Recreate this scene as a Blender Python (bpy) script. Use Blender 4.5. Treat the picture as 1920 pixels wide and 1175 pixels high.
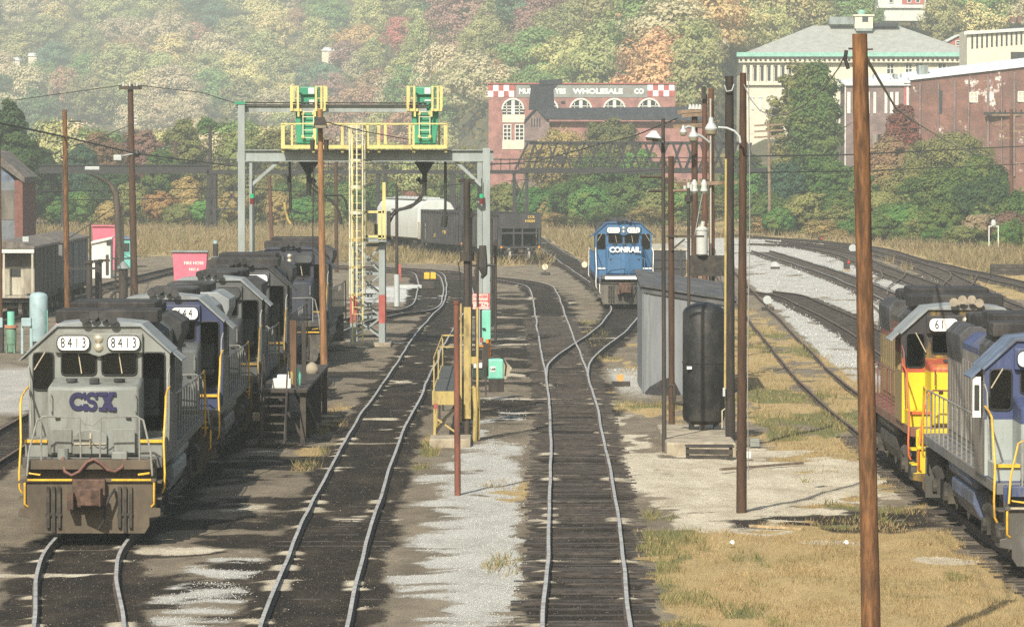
import bpy, math, random
import numpy as np
from math import radians as R, sin, cos, pi, sqrt
from mathutils import Vector, Matrix
for _o in list(bpy.data.objects): bpy.data.objects.remove(_o)
SC = bpy.context.scene
COL = SC.collection
RND = random.Random(7)
# ------------------------------------------------------------------ camera, sky, sun, exposure
CAM_H, FPX, HORIZ = 8.05, 9000.0, 290.0          # metres, focal length in photo pixels, horizon row
cd = bpy.data.cameras.new('camera'); cam = bpy.data.objects.new('camera', cd); COL.objects.link(cam)
cd.sensor_width = 36.0; cd.lens = 36.0 * FPX / 1920.0
cd.clip_start = 1.0; cd.clip_end = 6000.0
cam.location = (0, 0, CAM_H)
cam.rotation_euler = (R(90) - math.atan((587.5 - HORIZ) / FPX), 0, 0)
SC.camera = cam
SUN_EL, SUN_FROM = 40.0, Vector((-0.30, -0.95, 0)).normalized()   # the sun stands behind the camera, to its left
w = bpy.data.worlds.new("World"); SC.world = w; w.use_nodes = True
nt = w.node_tree
sky = nt.nodes.new('ShaderNodeTexSky'); sky.sky_type = 'NISHITA'; sky.sun_disc = False
sky.sun_elevation = R(SUN_EL); sky.sun_rotation = math.atan2(SUN_FROM.x, SUN_FROM.y)
sky.air_density = 1.6; sky.dust_density = 3.0
nt.links.new(sky.outputs[0], nt.nodes['Background'].inputs[0]); nt.nodes['Background'].inputs[1].default_value = 0.085
sl = bpy.data.lights.new('sun', 'SUN'); sl.energy = 5.0; sl.angle = R(0.6); sl.color = (1.0, 0.93, 0.80)
sun = bpy.data.objects.new('sun', sl); COL.objects.link(sun)
_dir = -(SUN_FROM * cos(R(SUN_EL)) + Vector((0, 0, sin(R(SUN_EL)))))
sun.rotation_euler = _dir.to_track_quat('-Z', 'Y').to_euler(); sun.location = (-60, -60, 120)
SC.view_settings.view_transform = 'Standard'; SC.view_settings.look = 'None'
SC.view_settings.gamma = 1.0; SC.view_settings.use_curve_mapping = False
SC.view_settings.exposure = 0.60
SC.render.engine = 'CYCLES'
SC.cycles.max_bounces = 5; SC.cycles.diffuse_bounces = 2; SC.cycles.glossy_bounces = 2
SC.cycles.transmission_bounces = 3; SC.cycles.transparent_max_bounces = 8; SC.cycles.volume_bounces = 0
SC.cycles.use_denoising = False
# ------------------------------------------------------------------ helpers
def S(Y): return FPX / Y                        # photo pixels per metre at distance Y
def PX(px, py, Y):                              # photo pixel at distance Y -> world
    return Vector(((px - 960) * Y / FPX, Y, CAM_H - (py - HORIZ) * Y / FPX))
def GR(px, py, z=0.0):                          # photo pixel on the plane z -> world
    Y = (CAM_H - z) * FPX / (py - HORIZ)
    return Vector(((px - 960) * Y / FPX, Y, z))
class MB:
    """collects shapes into one mesh"""
    def __init__(s): s.v = []; s.f = []; s.mi = []; s.m = 0
    def add(s, vs, fs):
        b = len(s.v); s.v += [tuple(v) for v in vs]
        for f in fs: s.f.append(tuple(i + b for i in f)); s.mi.append(s.m)
        return s
    def box(s, x0, x1, y0, y1, z0, z1):
        return s.add([(x0,y0,z0),(x1,y0,z0),(x1,y1,z0),(x0,y1,z0),(x0,y0,z1),(x1,y0,z1),(x1,y1,z1),(x0,y1,z1)],
                     [(0,3,2,1),(4,5,6,7),(0,1,5,4),(1,2,6,5),(2,3,7,6),(3,0,4,7)])
    def bar(s, p, q, w, h=None, up=(0,0,1)):
        p = Vector(p); q = Vector(q); h = h or w
        d = (q - p).normalized(); u = Vector(up)
        if abs(d.dot(u)) > .98: u = Vector((0,1,0))
        a = d.cross(u).normalized() * (w/2); b = a.cross(d).normalized() * (h/2)
        return s.add([p-a-b,p+a-b,p+a+b,p-a+b,q-a-b,q+a-b,q+a+b,q-a+b],
                     [(0,3,2,1),(4,5,6,7),(0,1,5,4),(1,2,6,5),(2,3,7,6),(3,0,4,7)])
    def tube(s, pts, r, n=6, caps=True):
        pts = [Vector(p) for p in pts]; rs = r if isinstance(r, (list, tuple)) else [r]*len(pts)
        vs = []; prev = None
        for i, p in enumerate(pts):
            d = (pts[min(i+1, len(pts)-1)] - pts[max(i-1, 0)]).normalized()
            if prev is None:
                u = Vector((0,0,1)) if abs(d.z) < .9 else Vector((0,1,0))
                a = d.cross(u).normalized()
            else:
                a = (prev - d*prev.dot(d)).normalized()
            prev = a; b = d.cross(a)
            for k in range(n):
                t = 2*pi*k/n; vs.append(p + (a*cos(t) + b*sin(t))*rs[i])
        fs = []
        for i in range(len(pts)-1):
            for k in range(n):
                k2 = (k+1) % n; fs.append((i*n+k, i*n+k2, (i+1)*n+k2, (i+1)*n+k))
        if caps:
            fs.append(tuple(range(n-1, -1, -1))); fs.append(tuple((len(pts)-1)*n + k for k in range(n)))
        return s.add(vs, fs)
    def cyl(s, p, q, r, r2=None, n=14): return s.tube([p, q], [r, r if r2 is None else r2], n)
    def prism(s, poly, axis, a, b):
        """poly: 2D outline; axis x: (y,z), y: (x,z), z: (x,y); extruded from a to b"""
        mk = {'x': lambda u,v,t: (t,u,v), 'y': lambda u,v,t: (u,t,v), 'z': lambda u,v,t: (u,v,t)}[axis]
        n = len(poly); vs = [mk(u,v,a) for u,v in poly] + [mk(u,v,b) for u,v in poly]
        fs = [tuple(range(n)), tuple(range(2*n-1, n-1, -1))] + [(i, i+n, (i+1)%n+n, (i+1)%n) for i in range(n)]
        ar = sum(poly[i][0]*poly[(i+1)%n][1]-poly[(i+1)%n][0]*poly[i][1] for i in range(n))
        flip = (ar > 0) != (axis == 'y')
        if b < a: flip = not flip
        return s.add(vs, [f[::-1] for f in fs] if flip else fs)
    def lathe(s, prof, c, n=20):
        vs = []; fs = []
        for r, z in prof:
            for k in range(n): t = 2*pi*k/n; vs.append((c[0]+r*cos(t), c[1]+r*sin(t), c[2]+z))
        for i in range(len(prof)-1):
            for k in range(n): k2 = (k+1)%n; fs.append((i*n+k, i*n+k2, (i+1)*n+k2, (i+1)*n+k))
        fs.append(tuple(range(n-1,-1,-1))); fs.append(tuple((len(prof)-1)*n+k for k in range(n)))
        return s.add(vs, fs)
    def wall(s, x0, x1, z0, z1, y, t, holes):
        """a wall in the xz plane, front face at y, thickness t, with rectangular holes (xa,xb,za,zb)"""
        xs = sorted({x0, x1, *[c for h in holes for c in h[:2]]}); zs = sorted({z0, z1, *[c for h in holes for c in h[2:]]})
        for i in range(len(xs)-1):
            run = None
            for k in range(len(zs)-1):
                mx, mz = (xs[i]+xs[i+1])/2, (zs[k]+zs[k+1])/2
                solid = not any(h[0] < mx < h[1] and h[2] < mz < h[3] for h in holes)
                if solid: run = run if run is not None else zs[k]
                if run is not None and (not solid or k == len(zs)-2):
                    s.box(xs[i], xs[i+1], y, y+t, run, zs[k+1] if solid else zs[k]); run = None
        return s
    def xform(s, M, start=0):
        for i in range(start, len(s.v)): s.v[i] = tuple(M @ Vector(s.v[i]))
        return s
    def build(s, name, mat=None, parent=None, smooth=0, bevel=0, loc=None, label=None):
        me = bpy.data.meshes.new(name); me.from_pydata(s.v, [], s.f); me.validate(); me.update()
        for m in (mat if isinstance(mat, (list, tuple)) else [mat]):
            if m: me.materials.append(m)
        if any(s.mi) and len(me.polygons) == len(s.mi): me.polygons.foreach_set('material_index', s.mi)
        if smooth:
            me.polygons.foreach_set('use_smooth', [True]*len(me.polygons)); me.set_sharp_from_angle(angle=R(smooth))
        o = bpy.data.objects.new(name, me); COL.objects.link(o)
        if parent: o.parent = parent
        if loc is not None: o.location = loc
        if label: o['label'] = label
        if bevel:
            b = o.modifiers.new('bevel', 'BEVEL'); b.width = bevel; b.segments = 2; b.limit_method = 'ANGLE'; b.angle_limit = R(35)
        return o
def tag(o, label, cat, group=None, kind=None):
    o['label'] = label; o['category'] = cat
    if group: o['group'] = group
    if kind: o['kind'] = kind
    return o
def thing(name, label, cat, loc=(0,0,0), rz=0, group=None):
    o = bpy.data.objects.new(name, None); COL.objects.link(o); o.location = loc; o.rotation_euler = (0,0,rz)
    o.empty_display_size = .3
    return tag(o, label, cat, group)
def children(o): return [c for c in bpy.data.objects if c.parent == o]
def copy_tree(o, parent=None):
    c = o.copy(); COL.objects.link(c)
    if parent: c.parent = parent
    for ch in children(o): copy_tree(ch, c)
    return c
def setp(o, label=None): 
    if label: o['label'] = label
    return o
# ------------------------------------------------------------------ materials
def _n(nt, t, **kw):
    n = nt.nodes.new(t)
    for k, v in kw.items(): setattr(n, k, v)
    return n
def mixc(nt, fac, a, b, mode='MIX'):
    m = _n(nt, 'ShaderNodeMix', data_type='RGBA', blend_type=mode)
    for s, v in ((m.inputs[0], fac), (m.inputs[6], a), (m.inputs[7], b)):
        if isinstance(v, (int, float)): s.default_value = v
        elif isinstance(v, tuple): s.default_value = (*v[:3], 1)
        else: nt.links.new(v, s)
    return m.outputs[2]
def noise(nt, vec, scale, detail=4, rough=.6, out=0):
    n = _n(nt, 'ShaderNodeTexNoise'); n.inputs['Scale'].default_value = scale
    n.inputs['Detail'].default_value = detail; n.inputs['Roughness'].default_value = rough
    nt.links.new(vec, n.inputs['Vector']); return n.outputs[out]
def ramp(nt, val, a, b, lo=0., hi=1.):
    m = _n(nt, 'ShaderNodeMapRange'); nt.links.new(val, m.inputs[0])
    for i, v in enumerate((a, b, lo, hi)): m.inputs[i+1].default_value = v
    return m.outputs[0]
def M(name, col, rough=.7, var=.22, scale=2.5, dirt=None, amt=.5, dscale=1.2, streak=1.0, bump=0., metal=0., bands=None, rand=0., spec=.4, bscale=None, hue=0., world=False):
    m = bpy.data.materials.new(name); m.use_nodes = True; nt = m.node_tree; b = nt.nodes['Principled BSDF']
    tc = _n(nt, 'ShaderNodeTexCoord'); vec = tc.outputs['Object']
    if world: vec = _n(nt, 'ShaderNodeNewGeometry').outputs['Position']
    oi = _n(nt, 'ShaderNodeObjectInfo')
    off = _n(nt, 'ShaderNodeVectorMath', operation='ADD'); nt.links.new(vec, off.inputs[0])
    sc_ = _n(nt, 'ShaderNodeMath', operation='MULTIPLY'); nt.links.new(oi.outputs['Random'], sc_.inputs[0]); sc_.inputs[1].default_value = 0 if world else 37.
    cx = _n(nt, 'ShaderNodeCombineXYZ'); nt.links.new(sc_.outputs[0], cx.inputs[0]); nt.links.new(cx.outputs[0], off.inputs[1])
    mp = _n(nt, 'ShaderNodeMapping'); nt.links.new(off.outputs[0], mp.inputs[0]); mp.inputs['Scale'].default_value = (1, 1, 1/streak)
    v2 = mp.outputs[0]
    if bands:                                   # livery: colour by height on the body
        sx = _n(nt, 'ShaderNodeSeparateXYZ'); nt.links.new(tc.outputs['Object'], sx.inputs[0])
        c = bands[0][1]
        for z, cc in bands[1:]:
            g = _n(nt, 'ShaderNodeMath', operation='GREATER_THAN'); nt.links.new(sx.outputs[2], g.inputs[0]); g.inputs[1].default_value = z
            c = mixc(nt, g.outputs[0], c, cc)
    else: c = col
    n1 = noise(nt, v2, scale, 5, .65)
    f1 = ramp(nt, n1, .34, .66, 1-var*1.15, 1+var*1.15)
    cc = _n(nt, 'ShaderNodeCombineXYZ')
    for i in range(3): nt.links.new(f1, cc.inputs[i])
    c = mixc(nt, 1., c, cc.outputs[0], 'MULTIPLY')
    if dirt:
        n2 = noise(nt, v2, dscale, 6, .7); f2 = ramp(nt, n2, .59-.25*amt, .69-.1*amt, 0, min(1., .5+.5*amt))
        c = mixc(nt, f2, c, dirt)
    if rand or hue:
        hs = _n(nt, 'ShaderNodeHueSaturation'); nt.links.new(c, hs.inputs['Color'])
        nt.links.new(ramp(nt, oi.outputs['Random'], 0, 1, 1-rand, 1+rand), hs.inputs['Value'])
        if hue:
            w_ = _n(nt, 'ShaderNodeTexWhiteNoise', noise_dimensions='1D'); nt.links.new(oi.outputs['Random'], w_.inputs['W'])
            nt.links.new(ramp(nt, w_.outputs[0], 0, 1, .5-hue, .5+hue), hs.inputs['Hue'])
        c = hs.outputs[0]
    nt.links.new(c, b.inputs['Base Color']) if not isinstance(c, tuple) else None
    b.inputs['Roughness'].default_value = rough; b.inputs['Metallic'].default_value = metal
    b.inputs['Specular IOR Level'].default_value = spec
    if bump:
        bp = _n(nt, 'ShaderNodeBump'); bp.inputs['Strength'].default_value = min(1, bump); bp.inputs['Distance'].default_value = .02
        nt.links.new(noise(nt, v2, bscale or scale*4, 4), bp.inputs['Height']); nt.links.new(bp.outputs[0], b.inputs['Normal'])
    return m
def glass_mat(name, tint=(.22,.24,.24), gloss=.07):
    m = bpy.data.materials.new(name); m.use_nodes = True; nt = m.node_tree; out = nt.nodes['Material Output']
    t = _n(nt, 'ShaderNodeBsdfTransparent'); t.inputs[0].default_value = (*tint, 1)
    g = _n(nt, 'ShaderNodeBsdfGlossy'); g.inputs['Roughness'].default_value = .12; g.inputs[0].default_value = (.7,.75,.75,1)
    mx = _n(nt, 'ShaderNodeMixShader'); mx.inputs[0].default_value = gloss
    nt.links.new(t.outputs[0], mx.inputs[1]); nt.links.new(g.outputs[0], mx.inputs[2]); nt.links.new(mx.outputs[0], out.inputs[0])
    return m
def text_obj(body, size, mat, parent, loc, rot=(R(90),0,0), name='lettering', bold=0., sx=1., depth=.006, spacing=1., shear=0.):
    c = bpy.data.curves.new('t', 'FONT'); c.body = body; c.size = size; c.extrude = depth; c.offset = bold
    c.align_x = 'CENTER'; c.align_y = 'CENTER'; c.space_character = spacing; c.shear = shear; c.resolution_u = 4
    t = bpy.data.objects.new('t', c); COL.objects.link(t)
    dg = bpy.context.evaluated_depsgraph_get(); me = bpy.data.meshes.new_from_object(t.evaluated_get(dg)); 
    bpy.data.objects.remove(t); bpy.data.curves.remove(c)
    me.materials.clear(); me.materials.append(mat)
    for v in me.vertices: v.co.x *= sx
    o = bpy.data.objects.new(name, me); COL.objects.link(o); o.location = loc; o.rotation_euler = rot
    if parent: o.parent = parent
    return o
# ------------------------------------------------------------------ value noise for terrain and placement
def _hash(ix, iy, seed):
    h = (ix.astype(np.int64)*374761393 + iy.astype(np.int64)*668265263 + seed*1442695041) & 0x7fffffff
    h = ((h ^ (h >> 13))*1274126177) & 0x7fffffff
    return ((h ^ (h >> 16)) & 0xffff)/65535.0
def vnoise(x, y, seed=0):
    x = np.asarray(x, float); y = np.asarray(y, float)
    ix = np.floor(x); iy = np.floor(y); fx = x-ix; fy = y-iy
    fx = fx*fx*(3-2*fx); fy = fy*fy*(3-2*fy)
    a = _hash(ix,iy,seed); b = _hash(ix+1,iy,seed); c = _hash(ix,iy+1,seed); d = _hash(ix+1,iy+1,seed)
    return (a*(1-fx)+b*fx)*(1-fy) + (c*(1-fx)+d*fx)*fy
def fbm(x, y, seed=0, oct=4):
    t = 0; a = .5; 
    for i in range(oct): t = t + a*vnoise(x*2**i, y*2**i, seed+i*17); a *= .5
    return t/(1-.5**oct)
def sstep(a, b, x): t = np.clip((x-a)/(b-a), 0, 1); return t*t*(3-2*t)
# ------------------------------------------------------------------ tracks: centre lines in world metres
def smooth_line(pts, step=1.0):
    """Catmull-Rom through (x,y) points, resampled"""
    P = [np.array(p, float) for p in pts]; P = [2*P[0]-P[1]] + P + [2*P[-1]-P[-2]]; out = []
    for i in range(1, len(P)-2):
        n = max(2, int(np.linalg.norm(P[i+1]-P[i])/step))
        for k in range(n):
            t = k/n
            out.append(.5*((2*P[i]) + (P[i+1]-P[i-1])*t + (2*P[i-1]-5*P[i]+4*P[i+1]-P[i+2])*t*t + (3*P[i]-P[i-1]-3*P[i+1]+P[i+2])*t**3))
    out.append(P[-2]); return np.array(out)
def gl(*px): return [tuple(GR(a, b)[:2]) for a, b in px]
TRK = {}
TRK['left'] = [(-5.2,40),(-6.3,68),(-7.45,82),(-8.3,91),(-8.75,100),(-8.78,120),(-8.75,160),(-8.7,200),(-8.2,222),(-6.6,240),(-4.6,255)] + gl((800,517),(738,509),(640,503),(520,500)) 
TRK['sand'] = [(-2.6,40),(-3.3,70),(-3.52,82),(-3.75,100),(-3.92,140),(-3.72,165),(-3.6,200),(-3.3,235),(-2.9,262)] + gl((852,517),(800,509),(700,503),(560,498))
TRK['middle'] = [(1.0,40),(1.2,72),(1.27,82),(1.45,95),(1.77,128),(1.95,158),(1.98,178),(1.92,215),(1.85,275)] + gl((1002,536),(950,526),(880,521),(760,517))
TRK['conrail'] = [(1.97,172),(2.25,185),(3.2,200),(4.6,220),(5.5,238),(5.95,252),(6.0,275),(5.4,310),(4.6,345),(3.4,400),(2.0,470)]
TRK['right'] = [(10.95,40),(10.8,70),(10.72,100),(10.7,130),(10.75,150),(10.95,174),(11.5,200),(12.4,240),(13.8,300),(15,350)]
TRK['hopper'] = gl((1180,507),(1060,497),(985,491.5),(900,483),(790,473),(700,465.5),(560,458),(380,452))
TRK['caboose'] = [(-25.3,150),(-25.1,237),(-25.0,268),(-24.5,300),(-23.0,345),(-20,400)]
TRK['outer'] = [(-14.1,60),(-14.1,110),(-14.15,152)]
TRK['ladder'] = gl((1426,548),(1480,556),(1526,575),(1572,597),(1632,630),(1720,690),(1830,780),(1990,930))[::-1]
TRK['main_a'] = gl((1426,471),(1503,495),(1572,518),(1636,544),(1760,602),(1960,715),(2260,890))[::-1]
TRK['main_b'] = gl((1418,458),(1500,462),(1578,476),(1625,494),(1700,522),(1920,600),(2060,660),(2500,850))[::-1]
TRK['main_c'] = gl((1240,432),(1420,445),(1530,453),(1640,467),(1717,489),(1778,503),(1920,535),(2100,585),(2700,760))[::-1]
TRK['cross'] = gl((1450,452),(1560,464),(1650,478),(1740,504),(1830,548),(1960,616))[::-1]
LINES = {k: smooth_line(v) for k, v in TRK.items()}
def track_dist(X, Y, name):
    """distance to a centre line (numpy arrays), by interpolating x at y where the line is steep"""
    L = LINES[name]; d = np.full(X.shape, 99.0)
    lo, hi = L.min(0)-4, L.max(0)+4
    m = (X > lo[0]) & (X < hi[0]) & (Y > lo[1]) & (Y < hi[1])
    if not m.any(): return d
    xs, ys = X[m], Y[m]; best = np.full(xs.shape, 99.0); Ls = L[::2]
    for a, b in zip(Ls[:-1], Ls[1:]):
        k = (np.abs(ys-(a[1]+b[1])/2) < 5+abs(a[1]-b[1])) & (np.abs(xs-(a[0]+b[0])/2) < 5+abs(a[0]-b[0]))
        if not k.any(): continue
        ab = b-a; t = np.clip(((xs[k]-a[0])*ab[0]+(ys[k]-a[1])*ab[1])/max(1e-9, ab@ab), 0, 1)
        best[k] = np.minimum(best[k], np.hypot(xs[k]-a[0]-t*ab[0], ys[k]-a[1]-t*ab[1]))
    d[m] = best; return d
# ------------------------------------------------------------------ terrain
def foot(X): return 545 - 115*sstep(2, 46, X) - 30*sstep(-40, -60, X)
def hill(X, Y):
    X = np.asarray(X, float); Y = np.asarray(Y, float)
    s = Y - foot(X); a = X/np.maximum(Y, 200)*FPX      # bearing, as photo pixels from the axis
    rise = 1330 - 480*sstep(-520, 60, a) - 170*sstep(60, 330, a) + 140*sstep(330, 470, a)      # distance at which the slope begins
    slope = .115 + .035*sstep(-300, 0, a) + .07*sstep(330, 470, a)
    q = np.maximum(0, Y-rise)
    h = 1.6*sstep(0, 60, s) + q*slope*sstep(0, 70, q) + 4.0*sstep(60, 200, s)*sstep(250, 470, a) + 5*sstep(200, 330, s)*sstep(330, 470, a)
    h = h + (fbm(X*.012, Y*.012, 5, 3)-.5)*12*sstep(0, 160, q)
    return np.minimum(h, 100)
def ground_z(X, Y):
    X = np.asarray(X, float); Y = np.asarray(Y, float)
    near = 1-sstep(300, 420, Y)
    z = -.05 + (fbm(X*.55, Y*.22, 3, 4)-.5)*.16*(.35+.65*near) + (vnoise(X*2.2, Y*1.1, 9)-.5)*.05*near
    return z + hill(X, Y)
xs = np.concatenate([[-1800,-900,-450,-260,-160,-110], np.arange(-80,-15,.7), np.arange(-15,15,.15), np.arange(15,80,.7), [110,160,260,450,900,1800]])
ys = [-80., -20., 20., 50., 70.]
y = 78.0
while y < 560: ys.append(y); y += max(.22, min(3.0, 1.25*y*y/72450))
ys = np.array(ys + list(np.arange(560, 601, 4)))
GXX, GYY = np.meshgrid(xs, ys)
TD = {k: track_dist(GXX, GYY, k) for k in LINES}
Z = ground_z(GXX, GYY)
dmain = np.minimum.reduce([TD[k] for k in TD])
Z = np.where(dmain < 2.4, Z*(.35+.65*sstep(1.3, 2.4, dmain)) - .05*(1-sstep(1.3, 2.4, dmain)), Z)
Z = Z + .30*sstep(2.6, 1.7, np.minimum.reduce([TD[k] for k in ('main_a','main_b','main_c','cross')]))*0
def soft(v, a, b, seed, amp=.5, fx=.7, fy=.25):
    return sstep(a, b, v + (fbm(GXX*fx, GYY*fy, seed, 4)-.5)*amp)
nA = fbm(GXX*.8, GYY*.22, 21, 5); nB = fbm(GXX*1.6, GYY*.5, 33, 4); nC = fbm(GXX*.35, GYY*.09, 41, 4); nS = fbm(GXX*.40, GYY*.36, 51, 5); nT = fbm(GXX*1.1, GYY*1.0, 57, 4)
X, Y = GXX, GYY
dark = np.zeros_like(X); grav = np.zeros_like(X); grass = np.zeros_like(X); sand = np.zeros_like(X); pave = np.zeros_like(X); green = np.zeros_like(X)
# oily yard between and around the two left tracks
yard = sstep(-11.5, -10.2, X)*(1-sstep(-2.6, -1.5, X + (nS-.5)*3.0))*(1-sstep(245, 300, Y))
dark = np.maximum(dark, yard*.92*sstep(.43, .64, nS*.55+nC*.2+nT*.25))
mid = sstep(-2.4, -1.2, X)*(1-sstep(3.0, 4.2, X))*sstep(128, 158, Y + (nA-.5)*26)*(1-sstep(265, 305, Y))
dark = np.maximum(dark, mid*sstep(.36, .56, nS*.7+nT*.3))
for k, wd, st in (('left',1.35,.95),('sand',1.3,1.0),('middle',1.15,.96),('conrail',1.35,.8),('right',1.3,.0),('outer',1.4,.8),('hopper',1.5,.35),('caboose',1.4,.7),('ladder',1.3,.92),('main_a',1.35,1.),('main_b',1.35,1.),('main_c',1.35,1.),('cross',1.2,.9)):
    dark = np.maximum(dark, (1-sstep(wd*.72, wd*1.2, TD[k] + (nB-.5)*.7))*st)
dark = np.maximum(dark, .55*(1-sstep(.9, 1.4, TD['right'] + (nT-.5)*.8))*(Y < 138)*sstep(.42, .56, nT))
dark = np.maximum(dark, .95*(1-sstep(.55, 1.0, np.hypot((X-38)/5.5, (Y-425)/13) + (nA-.5)*.5)))
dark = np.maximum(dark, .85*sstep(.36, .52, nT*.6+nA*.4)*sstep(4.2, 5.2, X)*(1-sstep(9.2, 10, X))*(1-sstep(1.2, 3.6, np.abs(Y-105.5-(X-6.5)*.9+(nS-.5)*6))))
# pale gravel between the sand track and the middle track, and the ballast of the main line
g1 = sstep(-2.6, -1.2, X + (nS-.5)*2.4)*(1-sstep(-.1, .45, X + (nT-.5)*.8))*(1-sstep(118, 145, Y + (nB-.5)*30))*sstep(.28, .46, nS*.6 + nT*.4 + .03)
g1 = np.maximum(g1, .8*sstep(-2.2, -1, X)*(1-sstep(.1,.6,X))*sstep(120, 135, Y)*(1-sstep(150, 172, Y))*sstep(.46, .58, nA))
g1 = np.maximum(g1, .85*(1-sstep(.5, 1, np.hypot((X+5.5)/1.15, (Y-88)/9) + (nT-.5)*1.5)))
g1 = np.maximum(g1, .8*(1-sstep(.5, 1, np.hypot((X+10.6)/.9, (Y-90)/11) + (nA-.5)*.9))*.6)
nQ = fbm(X*.38+3, Y*1.15, 87, 4); g1 = g1*(1-.65*sstep(.50, .72, nQ)*(1-sstep(-1.5, -.3, X)))
g2 = sstep(12.3, 13.2, X + .8*(nA-.5) - np.clip((Y-230)/60, -1, 1.2)*.6)*sstep(150, 190, Y)*(1-sstep(455, 480, Y))*(1-sstep(26, 29, X + (nA-.5)*3 - np.clip((Y-240)*.0, 0, 2)))*sstep(.22, .40, nA)
g3 = .75*sstep(3, 4, X)*(1-sstep(4.6, 5.4, X))*sstep(152, 170, Y)*(1-sstep(178, 186, Y))
grav = np.maximum.reduce([g1, g2, g3])
# sandy clearing round the black tank; pale concrete apron far left; pavement beside the left track
sand = (1-sstep(.72, 1.05, np.hypot((X-5.5)/2.9, (Y-119)/15.5) + (nT-.5)*1.0 + (nS-.5)*1.1))
sand = np.maximum(sand, .8*(1-sstep(.6, 1., np.hypot((X-8.3)/1.3, (Y-121)/9) + (nT-.5)*1.1)))
sand = np.maximum(sand, sstep(2.5, 2.9, X)*(1-sstep(3.5, 4.3, X))*sstep(108, 122, Y)*(1-sstep(146, 156, Y))*sstep(.36, .5, nA))
sand = np.maximum(sand, .85*(1-sstep(.5, 1, np.hypot((X-8.6)/1.0, (Y-95.5)/1.0) + (nA-.5)*.5)))
pave = sstep(-23, -21, X)*(1-sstep(-12.6, -11.6, X))*sstep(148, 152, Y)*(1-sstep(178, 186, Y + (nA-.5)*8))*.62
pave = np.maximum(pave, 1.0*sstep(-9.2, -8.6, X + (nA-.5))*(1-sstep(-4.6, -4.0, X - (Y-262)*.02))*sstep(259, 264, Y - np.clip(X+8.5,0,5)*1.2)*(1-sstep(292, 297, Y)))
# dry grass
gr = sstep(2.35, 3.0, X + (nB-.5)*1.1)*(1-sstep(9.0, 9.9, X + (nB-.5)*1.4))*(1-sstep(102, 110, Y + (nA-.5)*14))
gr = np.maximum(gr, sstep(6.6, 7.8, X + (nA-.5)*2.4)*(1-sstep(12.4, 13.2, X + (nA-.5)*1.4))*sstep(122, 132, Y+(nB-.5)*12)*(1-sstep(470, 480, Y))*sstep(.25, .40, nA))
gr = np.maximum(gr, sstep(6.4, 7.6, X + (nT-.5)*2)*(1-sstep(9.6, 10.3, X))*sstep(104, 112, Y+(nT-.5)*16)*sstep(.44, .56, nS*.6+nT*.4))
gr = np.maximum(gr, sstep(2.9, 3.4, X)*(1-sstep(4.6, 6.4, X))*sstep(.47, .58, nA)*sstep(136, 142, Y)*(1-sstep(228, 240, Y)))
gr = np.maximum(gr, .95*(1-sstep(.55, 1, np.hypot((X+.15)/.75, (Y-116)/5.5) + (nB-.5)*.8)))
gr = np.maximum(gr, .9*(1-sstep(.55, 1, np.hypot((X+.25)/.45, (Y-94.5)/4) + (nB-.5)*.8)))
gr = np.maximum(gr, .8*sstep(.50, .60, nA)*sstep(-6.5, -5.5, X)*(1-sstep(-2.4,-2,X))*sstep(118, 126, Y)*(1-sstep(150, 165, Y)))
gr = np.maximum(gr, .85*(1-sstep(.5, 1, np.hypot((X+2.25)/.5, (Y-134)/7) + (nB-.5)*.7)))
gr = np.maximum(gr, sstep(27, 29.5, X + (nA-.5)*3)*sstep(200, 240, Y))
gr = np.maximum(gr, sstep(330, 372, Y + (nA-.5)*40 - np.clip(-X, 0, 30)*1.2)*(1-sstep(9, 12, X - (Y-330)*.035)))
gr = np.maximum(gr, sstep(452, 476, Y)); gr = np.maximum(gr, (1-sstep(-22, -20, X))*(1-sstep(140, 150, Y)))
grass = gr.copy()
green = sstep(.50, .64, fbm(X*.5, Y*.13, 77, 4))*.75
green = np.maximum(green, .8*(1-sstep(.5, 1, np.hypot((X-3.4)/.8, (Y-104)/8)+(nB-.5))))
bed = np.minimum.reduce([TD[k] for k in TD])
keep = sstep(.9, 1.45, bed + (nB-.5)*.5)
keepc = np.where(TD['middle'] < 2.4, np.maximum(keep, sstep(.50,.75, np.abs(X-np.interp(Y, LINES['middle'][:,1][::1], LINES['middle'][:,0]))*(X>1.3))*.75*sstep(.42,.5,nB)), keep)
grav *= keep; sand *= keep; grass *= keepc
gfull = gr*sstep(.33, .47, nT*.6+nA*.4); grass = np.where((TD['right'] < 1.25) & (Y < 140), np.maximum(grass*.35, 0.25*sstep(.45,.55,nA)), np.where(((TD['right'] < 2.2) & (Y >= 140)) | (TD['ladder'] < 1.5), np.maximum(grass, gfull*.9*(Y < 300)*sstep(.8, 1.5, TD['ladder'])), grass))
# ridges of sand caught on the sleepers of the left and the sand track
for k, amp, sd in (('left',.9,61),('sand',1.0,62),('middle',.85,63)):
    st = vnoise(X*.22+7*sd, Y*1.6 + (nA-.5)*1.6 + .12*np.abs(X), sd)
    rid = sstep(.60, .80, st)*(1-sstep(1.2, 2.3, TD[k] + (nB-.5)*1.6))*sstep(.38, .50, vnoise(X*2.3, Y*.9, sd+9))
    prox = np.exp(-((TD[k]-.75)/.34)**2); rid = np.maximum(rid*prox, .75*sstep(.90,.97,st)*(1-sstep(1.0,1.6,TD[k]))); rid = rid*(Y < 300)*amp; sand = np.maximum(sand, rid); dark = dark*(1-.9*rid); Z = Z + .05*rid
sand_ridge = sstep(.80, .92, vnoise(X*.3, Y*.55+(nA-.5)*1.3, 71))*sstep(.45,.6,nA)  # scattered ridges of pale sand across the oily yard soil
sand = np.maximum(sand, .8*sand_ridge*np.maximum(yard, mid)); dark = dark*(1-.8*sand_ridge)
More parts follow.
